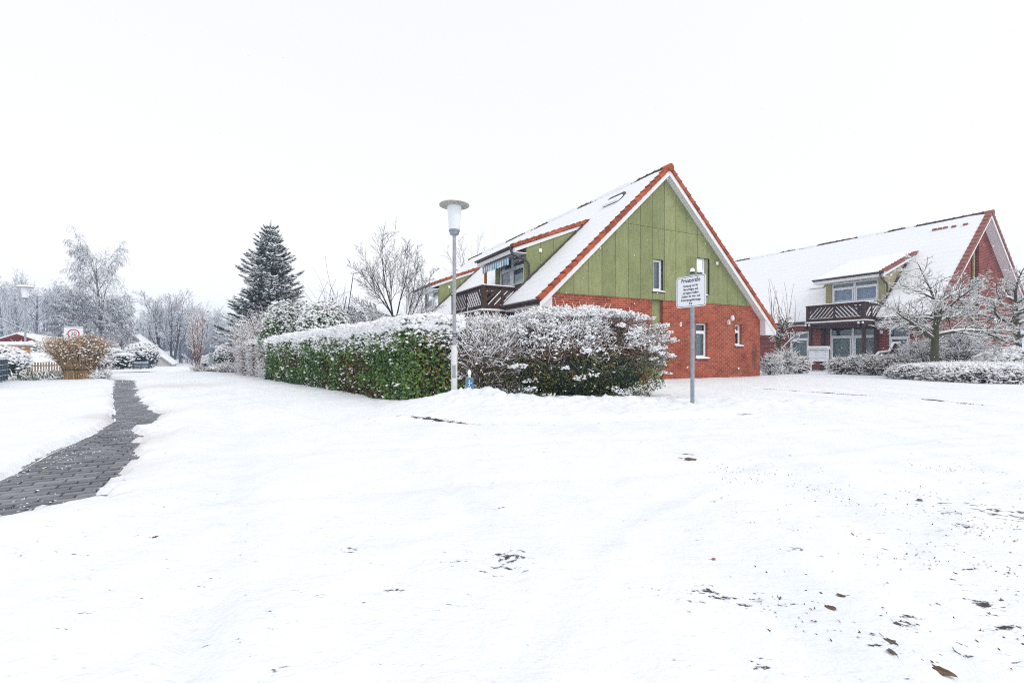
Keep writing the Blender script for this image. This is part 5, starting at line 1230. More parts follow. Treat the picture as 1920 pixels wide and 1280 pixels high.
# --- bare hedge beyond it with two brown strips of withered leaves
def hedge_bare():
    t = empty('hedge', (0, 0, 0), 0, 'bare twiggy hedge with two brown leafy strips beyond the evergreen hedge', 'hedge')
    line = [(-13.6, 22.8), (-9.45, 17.85)]; hedge_core('stems', line, 1.1, 1.45, M['corebrown'], t, .34)  # added brown solid painted as the shaded middle of the hedge, no stems
    P, Nn, q, zr = hedge_pts(line, 1.1, 1.62, 15000, rng, 4, inset=(.0, .3)); strip = (np.abs(q - 2.2) < .40) | (np.abs(q - 4.0) < .35) | (q > 6.05)
    k = ~strip | (zr > .9) | (rng.random(len(P)) < .12)
    twigset(t, P[k] - Nn[k] * .06, Nn[k] + ZUP * .4 + rng.normal(0, .5, (k.sum(), 3)), rng.uniform(.10, .24, k.sum()), .0055, rng, M['bark_pink'], extra=.008, snowp=.55)
    ks = strip & (zr < .93); leafset('withered_leaves', P[ks], Nn[ks], .075, rng, M['leaf_brownmix'], t, rng.uniform(.25, .8, ks.sum()))
    P3, N3, q3, z3 = hedge_pts(line, 1.1, 1.62, 9000, rng, 4, inset=(-.02, .1)); k3 = (z3 > .90)
    puffset('snow_cover', P3[k3], .06, rng, t, .5)
    sc_ = (rng.random(len(P3)) < .10) & ~((np.abs(q3 - 2.2) < .40) | (np.abs(q3 - 4.0) < .35)); puffset('snow_cover', P3[sc_], .04, rng, t, .5)
hedge_bare()
# --- large snowy corner shrub and beech hedge part next to the lamp
def skin(C, R, n, rng, seed, power=2.7, din=(0, .22), amp=.30, zmin=.02):
    d = unit(rng.normal(0, 1, (n, 3))); d[:, 2] = np.abs(d[:, 2]) * np.where(rng.random(n) < .3, -1, 1); d = unit(d)
    a = np.abs(d / 1.0) ** power; s_ = (a.sum(1)) ** (-1 / power)
    u = np.arctan2(d[:, 1], d[:, 0]); rr = s_ * (1 + (fbm(u * 2.2 + 9, d[:, 2] * 2.5, seed) - .5) * amp + (fbm(u * 7 + 9, d[:, 2] * 7, seed + 3) - .5) * amp * .45)
    dep = rng.uniform(din[0], din[1], n) ** 1.0
    P = np.array(C) + d * rr[:, None] * np.array(R) * (1 - dep[:, None]); Nn = unit(d / np.array(R)); k = P[:, 2] > zmin; return P[k], Nn[k], dep[k]
def corner_shrub():
    t = empty('shrub', (1.35, 11.0, 0), 0, 'big rounded snow covered shrub at the street corner with green leaves low down', 'shrub')
    C, R = (.16, 0, .96), (2.08, 1.42, 1.12)
    blob_core('stems', C, R, M['core'], t, 3, .76)  # dark filler body whose colour paints the shadow between the leaves
    r = np.random.default_rng(21)
    P, Nn, dep = skin(C, R, 58000, r, 31, 3.1, din=(.0, .28), amp=.24); front = P[:, 1] < .6; P, Nn, dep = P[front], Nn[front], dep[front]
    zr = P[:, 2] / 2.1; xx = P[:, 0]
    f1 = fbm(xx * 1.4 + 5, P[:, 2] * 1.6, 3); f2 = fbm(xx * 3 + 5, P[:, 2] * 3.2, 9)
    low = (zr < .30 + .30 * f1 + .05 * (xx > .3)); mid = (~low) & (zr < .66 + .3 * (f2 - .5)) & (xx > -.9)
    kg = low & (r.random(len(P)) < .75); leafset('green_leaves', P[kg], Nn[kg], .050, r, M['leaf_yellowgreen'], t, np.clip(r.normal(.45, .25, kg.sum()) + (f2[kg] - .5), 0, 1), .9, .55)
    kb = (mid | (low & (f2 > .55))) & (r.random(len(P)) < .55); leafset('brown_leaves', P[kb], Nn[kb], .036, r, M['leaf_brownmix'], t, r.random(kb.sum()), 1, .6)
    ku = (~low) & (r.random(len(P)) < .14) ; leafset('upper_leaves', P[ku] , Nn[ku], .034, r, M['leaf_brownmix'], t, r.random(ku.sum()), 1, .6)
    # twigs all over the upper two thirds, spraying outward
    kt = (zr > .30) & (r.random(len(P)) < .30); n = kt.sum()
    hole = fbm(xx * 2.2 + 3, P[:, 2] * 2.2, 41)
    snowy = sstep(.42, .60, 1 - hole)
    D = Nn[kt] * .9 + ZUP * .35 + r.normal(0, .62, (n, 3)) + np.array([.25, 0, 0]) * (xx[kt] > 0)[:, None]
    Ln = r.uniform(.10, .24, n); pa, ra = twigs(P[kt] - Nn[kt] * .10, D, Ln, r.uniform(.0022, .0042, n), r); V, F = tubes(pa, ra, 3); np_mesh('twigs', V, [F], M['bark_pink'], t, True)
    keep = r.random(n) < np.clip(.12 + .88 * sstep(.35, .85, zr[kt]) - .9 * sstep(.48, .58, hole[kt]), .02, 1)
    q, rr = snow_on(pa[keep], ra[keep], .0062, .8, .1); V, F = tubes(q, rr, 4); np_mesh('twig_snow', V, [F], M['snow_puff'], t, True)
    # clumps of snow caught between the twigs
    pr = np.clip(.03 + .34 * sstep(.35, .95, zr) - .34 * sstep(.46, .56, hole), .010, 1) * (dep < .16)
    ks = r.random(len(P)) < pr; puffset('snow_cover', P[ks] + Nn[ks] * .02, .026, r, t, .6)
    kt2 = (zr > .88) & (r.random(len(P)) < .5); puffset('snow_cover', P[kt2] + ZUP * .02, .035, r, t, .5)
    # bigger snow pads on the leafy part
    cl = r.choice(np.where(front[front] & (dep < .08))[0], 120); 
    for_ = [];
    for c in cl:
        m_ = int(r.uniform(10, 34)); for_.append(P[c] + r.normal(0, 1, (m_, 3)) * np.array([.065, .05, .025]) + Nn[c] * .03)
    puffset('snow_pads', np.concatenate(for_), .030, r, t, .55)
corner_shrub()
def beech_part():
    t = empty('shrub', (-.62, 10.75, 0), 0, 'thinner brown twigged shrub between lamp post and big corner shrub', 'shrub')
    C, R = (0, 0, .92), (.98, 1.0, .99); r = np.random.default_rng(22)
    blob_core('stems', C, R, M['corebrown'], t, 5, .68)  # dark brown filler, shade behind the twigs painted into it
    P, Nn, dep = skin(C, R, 24000, r, 51, din=(0, .32), amp=.2); k = P[:, 1] < .4; P, Nn, dep = P[k], Nn[k], dep[k]; zr = P[:, 2] / 1.9
    kt = r.random(len(P)) < .45; n = kt.sum(); D = Nn[kt] * .7 + ZUP * .7 + r.normal(0, .5, (n, 3)); pa, ra = twigs(P[kt] - Nn[kt] * .1, D, r.uniform(.10, .28, n), r.uniform(.0025, .005, n), r)
    V, F = tubes(pa, ra, 3); np_mesh('twigs', V, [F], M['bark_tan'], t, True)
    keep = r.random(n) < .18 + .62 * sstep(.25, .9, zr[kt]); q, rr = snow_on(pa[keep], ra[keep], .0058, .8, .1); V, F = tubes(q, rr, 4); np_mesh('twig_snow', V, [F], M['snow_puff'], t, True)
    kb = r.random(len(P)) < np.where(zr < .45, .5, .16); leafset('leaves', P[kb], Nn[kb], .036, r, M['leaf_brownmix'], t, r.random(kb.sum()), 1, .6)
    kg = (zr < .4) & (r.random(len(P)) < .3); leafset('green_leaves', P[kg], Nn[kg], .045, r, M['leaf_ivy'], t, r.random(kg.sum()), 1, .6)
    ks = (dep < .12) & (r.random(len(P)) < .02 + .22 * sstep(.4, 1, zr)); puffset('snow_cover', P[ks] + Nn[ks] * .02, .028, r, t, .6)
beech_part()

# --- generic leafy or twiggy shrubs
def leafy_bush(name, loc, R, nleaf, size, leafm, label, cat='bush', snowp=.3, puff=.05, seed=1, power=2.2, core=M['core'], group=None, zc=None, tintmu=.45, twig=0, amp=.35, snow_low=.04, bark=None):
    t = empty(name, (loc[0], loc[1], loc[2] if len(loc) > 2 else 0), 0, label, cat, group); r = np.random.default_rng(seed); C = (0, 0, zc if zc is not None else R[2] * .85)
    blob_core('stems', C, R, core, t, seed, .66, 24, 14, power)  # dark inner body added as painted shade, also blocks the view through
    P, Nn, dep = skin(C, R, nleaf, r, seed, power, (0, .34), amp); h = C[2] + R[2]; zr = P[:, 2] / h
    leafset('foliage', P, Nn, size, r, leafm, t, np.clip(r.normal(tintmu, .22, len(P)), 0, 1), 1, .5)
    up = np.clip(Nn[:, 2], 0, 1); f = fbm(P[:, 0] * 3 + 9, P[:, 2] * 4 + P[:, 1] * 2, seed)
    pr = (snow_low + snowp * (up * .8 + .5 * sstep(.3, 1, zr))) * (.4 + 1.2 * f) * (dep < .2)
    ks = r.random(len(P)) < pr; puffset('snow_cover', P[ks] + Nn[ks] * size * .3 + ZUP * .01, puff, r, t, .5)
    if twig:
        k = r.choice(len(P), twig); twigset(t, P[k] - Nn[k] * .1, Nn[k] + ZUP * .6 + r.normal(0, .4, (twig, 3)), r.uniform(.15, .5, twig), .005, r, bark or M['bark_pink'], extra=.008)
    return t
def px(x, Y): return (x - 960) / FPX * Y
def twig_bush(name, loc, R, n, label, cat='bush', seed=1, bark=None, rad=.006, ln=(.2, .5), extra=.010, stems=9, group=None, puffn=500, leafn=0, leafm=None, coremat=None, corek=.62, snowp=.62):
    t = empty(name, (loc[0], loc[1], loc[2] if len(loc) > 2 else 0), 0, label, cat, group); r = np.random.default_rng(seed); C = (0, 0, R[2] * .9); bark = bark or M['bark_pink']
    h = C[2] + R[2]
    # stems fan out from the foot
    a = r.uniform(0, 6.28, stems); D = np.stack([np.cos(a) * .5 * R[0] / h * 2, np.sin(a) * .5 * R[1] / h * 2, np.ones(stems)], 1); pa, ra = twigs(np.stack([np.cos(a) * .05, np.sin(a) * .05, np.full(stems, -.05)], 1), D, np.full(stems, h * .85), .02 + r.random(stems) * .015, r, .18, 5)
    V, F = tubes(pa, ra, 5); np_mesh('stems', V, [F], bark, t, True)
    q, rr = snow_on(pa, ra, .006, .7, .3); V, F = tubes(q, rr, 4); np_mesh('stem_snow', V, [F], M['snow_puff'], t, True)
    if coremat: blob_core('dark_core', C, R, coremat, t, seed, corek, 24, 12)  # added dark core, shade between the twigs put into its colour
    P, Nn, dep = skin(C, R, n, r, seed, 2.1, (0, .75), .35)
    twigset(t, P - Nn * .08, Nn * .6 + ZUP * .35 + r.normal(0, .55, (len(P), 3)), r.uniform(ln[0], ln[1], len(P)), rad * r.uniform(.6, 1.2, len(P)), r, bark, extra=extra * .75, keep=.1, snowp=snowp)
    if puffn: k = r.choice(len(P), min(puffn, len(P))); puffset('snow_cover', P[k] + ZUP * .02, .04, r, t, .5)
    if leafn: k = r.choice(len(P), leafn); leafset('leaves', P[k], Nn[k], .07, r, leafm, t)
    return t
# behind the long hedge
leafy_bush('evergreen_bush', (px(530, 19.0), 19.0), (.95, .95, 1.72), 15000, .075, M['leaf_ivy'], 'upright snow dusted evergreen bush behind the hedge beside the fir', seed=5, snowp=.38, puff=.05, core=M['core'], power=2.0, tintmu=.40, twig=150)
leafy_bush('laurel_bush', (px(609, 17.0), 17.0), (1.0, 1.0, 1.58), 15000, .085, M['leaf_ivy'], 'broad laurel bush heaped with snow behind the hedge', seed=6, snowp=.62, puff=.06, snow_low=.06, power=2.0, tintmu=.35)
leafy_bush('evergreen_bush', (px(652, 18.5), 18.5), (.55, .55, 1.22), 6000, .08, M['leaf_dark'], 'narrow snowy evergreen bush right of the laurel', seed=8, snowp=.8, puff=.06, snow_low=.12)
twig_bush('bare_shrub', (px(492, 21.5), 21.5), (1.5, 1.0, 1.5), 2100, 'bare pinkish shrub full of snow in front of the fir', seed=7, ln=(.25, .6), rad=.0075, extra=.009, puffn=250)
twig_bush('bare_shrub', (px(622, 18.2), 18.2), (1.0, .9, 1.85), 320, 'sparse bare shrub rising above the laurel bush', seed=9, ln=(.6, 1.2), rad=.009, extra=.004, puffn=0, bark=M['bark'], stems=14)
leafy_bush('evergreen_bush', (px(428, 24.8), 24.8), (.62, .6, .80), 5000, .085, M['leaf_dark'], 'dark round evergreen bush at the far end of the bare hedge', seed=12, snowp=.6, puff=.06)
leafy_bush('evergreen_bush', (px(392, 27.5), 27.5), (.42, .4, .48), 2000, .08, M['leaf_dark'], 'little dark bush left of the utility cabinet', seed=13, snowp=.9, puff=.07)
twig_bush('bare_shrub', (px(424, 24.0), 24.0), (.75, .45, .28), 900, 'low snowy twigs in front of the utility cabinets', seed=14, ln=(.12, .3), rad=.007, extra=.012, puffn=400, leafn=60, leafm=M['leaf_orange'])
twig_bush('bare_shrub', (px(396, 25.2), 25.2), (.45, .4, .16), 300, 'flat scrap of twigs and dead leaves at the cabinet foot', seed=15, ln=(.1, .22), rad=.006, puffn=120, leafn=60, leafm=M['leaf_brownmix'])
# left gardens
def capped_hedge(loc, R, label, seed, group='snow capped clipped hedges on the left', leafm=None):
    t = leafy_bush('clipped_hedge', loc, R, 4500, .085, leafm or M['leaf_dark'], label, 'clipped hedge', .25, .07, seed, 3.4, group=group, zc=R[2] * .9, amp=.12, snow_low=.10)
    r = np.random.default_rng(seed); C = np.array([0, 0, R[2] * .9])
    n = 700; a = r.uniform(0, 6.28, n); q = np.sqrt(r.random(n)); P = np.stack([np.cos(a) * q * R[0] * .98, np.sin(a) * q * R[1] * .98, C[2] + R[2] * (.92 + .14 * (1 - q ** 3))], 1); puffset('snow_cap', P, .13, r, t, .5, .3)
    return t
capped_hedge((px(204, 29.5), 29.5, 0), (.62, .62, .66), 'rounded hedge with a thick snow hat right of the tall grass', 41)
capped_hedge((px(226, 29.8), 29.8, 0), (.60, .55, .50), 'boxy green hedge with a flat snow lid beside the rounded one', 42)
twig_bush('bare_shrub', (px(188, 28.0), 28.0), (.7, .5, .42), 800, 'low brown twiggy bush behind the tall grass', seed=43, bark=M['bark_tan'], ln=(.12, .3), rad=.007, puffn=200, coremat=M['corebrown'])
leafy_bush('conifer_bush', (px(266, 33.5), 33.5, -.1), (1.05, 1.0, .98), 7000, .13, M['needle'], 'spreading blue green conifer bush laden with snow', seed=44, snowp=.8, puff=.075, snow_low=.10, twig=200)
leafy_bush('snowy_bush', (px(6, 19.7), 19.7), (1.0, .6, .70), 4500, .085, M['leaf_dark'], 'snow laden bush behind the screened fence at the left edge', seed=45, snowp=1.0, puff=.07, snow_low=.2)
leafy_bush('snowy_bush', (px(70, 30.5), 30.5, -.2), (2.6, .9, 1.05), 9000, .12, M['leaf_dark'], 'row of snowy bushes between garage and parked car', seed=46, snowp=.8, puff=.08, snow_low=.12, twig=300)
twig_bush('bare_shrub', (px(112, 28.5), 28.5, -.2), (1.5, .8, .85), 1800, 'grey twiggy shrub between the car and the tall grass', seed=47, bark=M['bark'], ln=(.2, .5), rad=.009, extra=.012)
# yucca clump
def yucca():
    t = empty('yucca', (px(62, 17.6), 17.6, 0), 0, 'spiky green yucca leaves under snow at the lamp foot', 'yucca'); r = np.random.default_rng(50); V = []; F = []; T = []; SV = []; SF = []
    for i in range(170):
        c = np.array([r.normal(0, .42), r.normal(0, .25), .02]); a = r.uniform(0, 6.28); el = r.uniform(.15, 1.25); L_ = r.uniform(.32, .62); d = np.array([math.cos(a) * math.cos(el), math.sin(a) * math.cos(el), math.sin(el)]); s_ = unit(np.cross(d, ZUP)); w_ = .022
        mid = c + d * L_ * .55; tip = c + d * L_ - ZUP * L_ * .12 * math.cos(el); n0 = len(V)
        V += [c - s_ * w_ * .6, c + s_ * w_ * .6, mid + s_ * w_, mid - s_ * w_, tip]; F += [(n0, n0 + 1, n0 + 2, n0 + 3), (n0 + 3, n0 + 2, n0 + 4, n0 + 4)]; T += [r.random()] * 5
        if r.random() < .75:
            n1 = len(SV); u = ZUP * .012; SV += [c + u, mid + s_ * w_ * .9 + u, mid - s_ * w_ * .9 + u, tip + u, mid + u * 3]; SF += [(n1, n1 + 1, n1 + 4), (n1, n1 + 4, n1 + 2), (n1 + 1, n1 + 3, n1 + 4), (n1 + 2, n1 + 4, n1 + 3)]
    F3 = [(a, b, c) for a, b, c, d in F[1::2]]; np_mesh('leaf_blades', np.array(V), [np.array(F[0::2]), np.array(F3)], M['yucca'], t, False, {'tint': T}); np_mesh('snow_cover', np.array(SV), [np.array(SF)], M['snow_puff'], t, True)
yucca()
# tall ornamental grass tied with a band
def tallgrass():
    t = empty('ornamental_grass', (px(148, 18.3), 18.3, 0), 0, 'tall tan ornamental grass clump tied with a dark band', 'ornamental grass'); r = np.random.default_rng(51)
    n = 5200; a = r.uniform(0, 6.28, n); q = np.sqrt(r.random(n)); bx_ = np.stack([np.cos(a) * q * .50, np.sin(a) * q * .48], 1)
    h = .5 + 1.25 * r.random(n) ** .8 * (.7 + .5 * fbm(np.arctan2(bx_[:, 1], bx_[:, 0]) * 2 + 9, q * 3, 5)); lean = bx_ * .7 + r.normal(0, .16, (n, 2)) + np.array([-.05, 0])
    s_ = np.linspace(0, 1, 6)[None, :, None]; sz = s_[..., 0]
    spread = np.clip((sz * h[:, None] - .42) / 1.1, 0, 1)[..., None] ** 1.25
    P = np.concatenate([bx_[:, None] * (1 - .06 * np.exp(-((sz * h[:, None] - .42) / .12) ** 2)[..., None]) + lean[:, None] * spread * 1.0, (sz * h[:, None])[..., None] - (spread * .25 * np.linalg.norm(lean, axis=1)[:, None, None])], -1)
    rad = np.broadcast_to(np.linspace(.009, .004, 6)[None], (n, 6)); V, F = tubes(P, rad, 3); np_mesh('blades', V, [F], M['grass_tan'], t, False, {'tint': np.repeat(np.clip(r.normal(.5, .22, n), 0, 1), 18)})
    no = 260; ao = r.uniform(0, 6.28, no); lo = np.stack([np.cos(ao), np.sin(ao) * .7, r.uniform(.9, 2.2, no)], 1); po, ro = twigs(np.stack([np.cos(ao) * .4, np.sin(ao) * .35, r.uniform(.4, .9, no)], 1), lo, r.uniform(.7, 1.25, no), .005, r, .22, 4); po[..., 2] -= (np.linspace(0, 1, 5) ** 2 * .28)[None]; V, F = tubes(po, ro, 3); np_mesh('loose_stems', V, [F], M['grass_tan'], t, False, {'tint': np.repeat(r.uniform(.3, .9, no), 15)}); puffset('stem_snow', po[:, 3:].reshape(-1, 3), .035, r, t, .5)
    # feathery plumes and snow in them
    k = r.choice(np.where(h > .9)[0], 1500); tip = P[k, -1]; V, F, T = leaves(np.repeat(tip, 5, 0) + r.normal(0, .045, (len(k) * 5, 3)), np.tile(ZUP, (len(k) * 5, 1)), .07, r, 1, .35, r.uniform(.35, .95, len(k) * 5)); np_mesh('plumes', V, [F], M['grass_tan'], t, False, {'tint': T})
    puffset('snow_cover', np.concatenate([tip + r.normal(0, .05, tip.shape), P[r.choice(n, 900), 4], P[r.choice(n, 360), 3], P[r.choice(n, 200), 2] + r.normal(0, .02, (200, 3))]), .030, r, t, .6)
    m = MB(); m.tube([(.50 * math.cos(x), .48 * math.sin(x), .42) for x in np.linspace(0, 2 * math.pi, 28)], .018, 6); m.build('tie_band', M['black'], t, True)
tallgrass()
twig_bush('bare_shrub', (px(190, 18.0), 18.0), (.42, .3, .17), 260, 'tuft of bent stalks and snow at the right foot of the tall grass', seed=52, bark=M['bark_tan'], ln=(.15, .35), rad=.005, puffn=300, extra=.006)
twig_bush('bare_shrub', (px(112, 18.0), 18.0), (.5, .3, .12), 160, 'few bent stalks in the snow left of the tall grass', seed=53, bark=M['bark'], ln=(.15, .35), rad=.005, puffn=60, extra=.006)

# right hand gardens
def right_row():
    r = np.random.default_rng(61)
    spec_ = [(1497, 22.8, .55, .42), (1574, 22.0, .62, .45), (1604, 21.6, .6, .50), (1634, 21.2, .62, .52), (1662, 20.8, .6, .52), (1690, 20.4, .62, .56)]
    labs = ['knee high snowy shrub left of the white letterboxes', 'knee high snowy shrub right of the white letterboxes', 'knee high snowy shrub before the wide ground floor window', 'knee high snowy shrub left of the single window', 'knee high snowy shrub before the stepped screen', 'knee high snowy shrub right of the stepped screen']
    for i, (x, Y, rx, rz) in enumerate(spec_):
        twig_bush('low_shrub', (px(x, Y), Y), (rx, .5, rz), 1500, labs[i], 'shrub', 70 + i, M['bark_tan'], .0075, (.10, .28), .012, 8, 'low shrubs along the front of the dark red house', 420, 700, M['leaf_brownmix'], M['corebrown'])
right_row()
twig_bush('snowy_shrub', (px(1446, 21.4), 21.4), (.50, .45, .52), 1700, 'small rounded shrub white with snow at the brick corner', 'shrub', 81, M['bark'], .0065, (.15, .32), .011, 7, None, 500, 0, None, M['corebrown'], .5)
twig_bush('snowy_shrub', (px(1795, 20.0), 20.0), (1.15, .9, 1.05), 4200, 'wide frosted twig shrub behind the pruned tree', 'shrub', 82, M['bark'], .0065, (.2, .5), .010, 10, None, 900, 0, None, M['corebrown'], .45)
twig_bush('snowy_shrub', (px(1728, 20.6), 20.6), (.85, .8, .85), 2600, 'frosted twig shrub between stepped screen and tree trunk', 'shrub', 83, M['bark'], .0065, (.2, .45), .010, 9, None, 700, 0, None, M['corebrown'], .45)
leafy_bush('rhododendron', (px(1898, 18.6), 18.6), (1.25, 1.0, .66), 5200, .12, M['leaf_ivy'], 'green rhododendron with snow pads at the right edge', seed=84, snowp=1.1, puff=.085, snow_low=.08, tintmu=.55)
def box_bed():
    t = empty('low_hedge', (17.75, 17.6, 0), math.radians(20), 'broad low rounded hedge with snow on top around the tree', 'hedge'); r = np.random.default_rng(85); C, R = (0, 0, .22), (2.8, 2.3, .46)
    blob_core('stems', C, R, M['corebrown'], t, 5, .86, 60, 16, 3.2)  # dark filler under the leaf skin, its colour painted as inner shade
    P, Nn, dep = skin(C, R, 30000, r, 91, 3.2, (0, .10), .14); low = P[:, 2] < .62
    leafset('foliage', P, Nn, .045, r, M['leaf_box'], t, None, 1, .5)
    k = r.choice(len(P), 9000); twigset(t, P[k], Nn[k] + ZUP * .5 + r.normal(0, .5, (9000, 3)), r.uniform(.05, .14, 9000), .004, r, M['bark'], extra=.008, snowp=.7)
    f = fbm(P[:, 0] * 3, P[:, 1] * 3 + P[:, 2] * 6, 4); pr = np.where(P[:, 2] > .52, .9, .10 + .28 * (f > .55)); ks = r.random(len(P)) < pr; puffset('snow_cover', P[ks] + ZUP * .03, .05, r, t, .5)
    # smooth snow sheet on the flat top
    nu, nv = 60, 14; u = np.linspace(0, 2 * np.pi, nu, endpoint=False); V = []
    for j in range(nv):
        q = j / (nv - 1) * .93
        for a in u: V.append((math.cos(a) * abs(math.cos(a)) ** -.25 * q * 2.75 * .93 if abs(math.cos(a)) > 1e-3 else 0, math.sin(a) * q * 2.3, .72 - .26 * q ** 3 + .03 * float(fbm(math.cos(a) * q * 4 + 9, math.sin(a) * q * 4 + 9, 6))))
    idx = np.arange(nu * nv).reshape(nv, nu); F = np.stack([idx[:-1], np.roll(idx[:-1], -1, 1), np.roll(idx[1:], -1, 1), idx[1:]], -1).reshape(-1, 4); np_mesh('snow_lid', np.array(V), [F], M['snow'], t, True)
box_bed()

# ------------------------------------------------------------------ trees
def make_tree(name, loc, rz, spec_, height, r0, seed, label, cat='tree', bark=None, twig=None, group=None, snow=True, split=2, kt=8, kf=3, extra=.006, snowf=.75, keep=.25, lean=(0, 0), stems=1, spread=0, z0=-.15):
    t = empty(name, loc, rz, label, cat, group); r = np.random.default_rng(seed); T = Tree()
    for k_ in range(stems):
        a = 2 * math.pi * k_ / max(stems, 1) + r.uniform(-.4, .4); d = np.array([math.cos(a) * spread + lean[0], math.sin(a) * spread + lean[1], 1.0]) if stems > 1 else np.array([lean[0], lean[1], 1.0])
        grow(T, r, np.array([math.cos(a) * r0 * .6 if stems > 1 else 0, math.sin(a) * r0 * .6 if stems > 1 else 0, z0]), d, height * (1 if stems == 1 else r.uniform(.8, 1.05)), r0, 0, spec_)
    tree_meshes(T, t, bark or M['bark'], twig, snow, split, kt, kf, extra, snowf, keep); return t, T
# four kinds of woodland tree, each built once, then copied
def wood_spec(kids=(11, 7, 7, 4), up=.10, ang=(48, 42, 40), rmin=.014):
    return [dict(n=8, wander=.035, kids=kids[0], start=.22, ang=ang[0], ratio=.52, rr=.5, taper=.25, drop=.35),
            dict(n=5, wander=.10, up=up, kids=kids[1], start=.25, ang=ang[1], ratio=.50, rr=.55, taper=.3, rmin=.02),
            dict(n=4, wander=.14, up=up * .5, kids=kids[2], start=.15, ang=ang[2], ratio=.52, rr=.6, taper=.4, rmin=rmin),
            dict(n=3, wander=.16, up=.02, kids=kids[3], start=.1, ang=40, ratio=.55, rr=.8, taper=.5, rmin=rmin),
            dict(n=2, wander=.2, kids=0, ang=0, ratio=0, taper=.6)]
protos = []
GW = 'snowy bare trees of the wood behind the gardens'
for i, (kids, up, ang, hh, r0) in enumerate((((12, 7, 7, 4), .10, (48, 42, 40), 13, .26), ((14, 7, 6, 4), .16, (38, 40, 42), 14.5, .24), ((10, 8, 7, 4), .05, (58, 46, 40), 11.5, .28), ((8, 7, 7, 5), .12, (34, 42, 44), 12.5, .22))):
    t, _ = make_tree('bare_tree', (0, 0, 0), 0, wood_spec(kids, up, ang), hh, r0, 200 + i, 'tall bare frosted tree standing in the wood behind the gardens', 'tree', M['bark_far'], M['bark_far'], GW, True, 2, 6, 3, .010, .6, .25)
    protos.append((t, hh))
r = np.random.default_rng(5); first = [True] * 4
spots = []
for px_, Y, h_ in ((8, 62, 9.2), (40, 70, 10.8), (66, 60, 10.0), (95, 75, 10.6), (20, 85, 12.0), (120, 72, 8.6), (52, 95, 13), (150, 80, 9.0), (85, 92, 12), (235, 84, 7.8), (262, 80, 9.2), (286, 74, 10.4), (306, 70, 10.3), (322, 68, 9.8), (338, 76, 11.4), (360, 72, 10.0), (384, 70, 9.8), (372, 84, 10.5), (400, 78, 8.9), (416, 84, 10.2), (438, 80, 9.4), (296, 92, 12.2), (330, 95, 12.5), (270, 96, 10.6), (250, 100, 8.5), (455, 88, 9.0), (350, 100, 11.5), (395, 100, 11), (425, 104, 11.5), (200, 96, 8.8), (180, 90, 9.6), (160, 104, 10), (130, 100, 11), (105, 108, 12.5), (70, 112, 13), (30, 110, 13.5), (2, 100, 12.5), (220, 110, 9.5), (475, 100, 9.5), (500, 95, 8.5), (530, 100, 8.8), (560, 92, 8.2), (590, 98, 8.4), (620, 90, 7.2), (690, 92, 7.8), (720, 90, 7.6), (745, 96, 8.0), (650, 100, 7.4), (780, 95, 7.5), (310, 108, 12), (245, 88, 7.5), (410, 92, 9.5), (445, 96, 9.8), (375, 92, 10.5)): spots.append((px_, Y, h_))
TREE_LAB = {8: 'frosted bare tree rising over the red garage gable', 40: 'frosted bare tree directly behind the mossy street lamp', 66: 'frosted bare tree between mossy street lamp and weeping birches', 95: 'high rounded frosted treetop left of the weeping birches', 235: 'low frosted tree over the steep snowy roof', 262: 'frosted tree above the lower end of the steep roof', 286: 'wide frosted tree behind the distant small lamp', 338: 'tallest frosted tree right of the two dark stems', 360: 'frosted tree behind the slim orange leaved sapling', 384: 'frosted tree just left of the utility cabinets', 416: 'frosted tree above the utility cabinets', 438: 'frosted tree touching the left side of the fir', 690: 'faint tree between the hazy pines and the ivy tree', 780: 'faint tree low behind the far dormer'}
for i, (px_, Y, h_) in enumerate(spots):
    j = i % 4; h_ = h_ * (.74 if 230 <= px_ <= 480 else 1); x = px(px_, Y); loc = (x, Y, float(terrain(np.array(x), np.array(float(Y)))) - .1); sc_ = h_ / protos[j][1] * .95; rz = r.uniform(0, 6.28)
    if first[j]: t = protos[j][0];  t.location = loc; t.rotation_euler = (0, 0, rz); t.scale = (sc_,) * 3; first[j] = False
    else: t = copy_thing(protos[j][0], loc, rz, sc_)
    t['label'] = TREE_LAB.get(px_, 'tall bare frosted tree deep in the crowded wood behind the gardens')
# undergrowth and thin stems between them, read as one mass
r = np.random.default_rng(77); n = 5200
X_ = r.uniform(0, 1, n); xx = px(r.uniform(-120, 830, n), 1.0); Yv = r.uniform(72, 118, n); xx = xx * Yv
zz = np.array(terrain(xx, Yv)); hh = r.uniform(1.5, 5.8, n) * np.where(xx / Yv < -.48, 1, .8); P0 = np.stack([xx, Yv, zz - .1], 1)
pa, ra = twigs(P0, np.stack([r.normal(0, .12, n), r.normal(0, .12, n), np.ones(n)], 1), hh, r.uniform(.02, .05, n), r, .05, 4); V1, F1 = tubes(pa, ra, 3)
k = r.integers(0, n, 42000); u = r.uniform(.25, 1, 42000); base = P0[k] + (pa[k, -1] - P0[k]) * u[:, None]
pb, rb = twigs(base, r.normal(0, 1, (42000, 3)) * np.array([1, 1, .4]) + ZUP * .5, r.uniform(.5, 1.6, 42000), .012, r, .2, 2); V2, F2 = tubes(pb, rb, 3)
V, F, _ = join([(V1, F1), (V2, F2)]); o = np_mesh('undergrowth', V, F, M['bark_far'], None, True); tag(o, 'tangle of frosted saplings and undergrowth filling the far wood', kind='stuff')
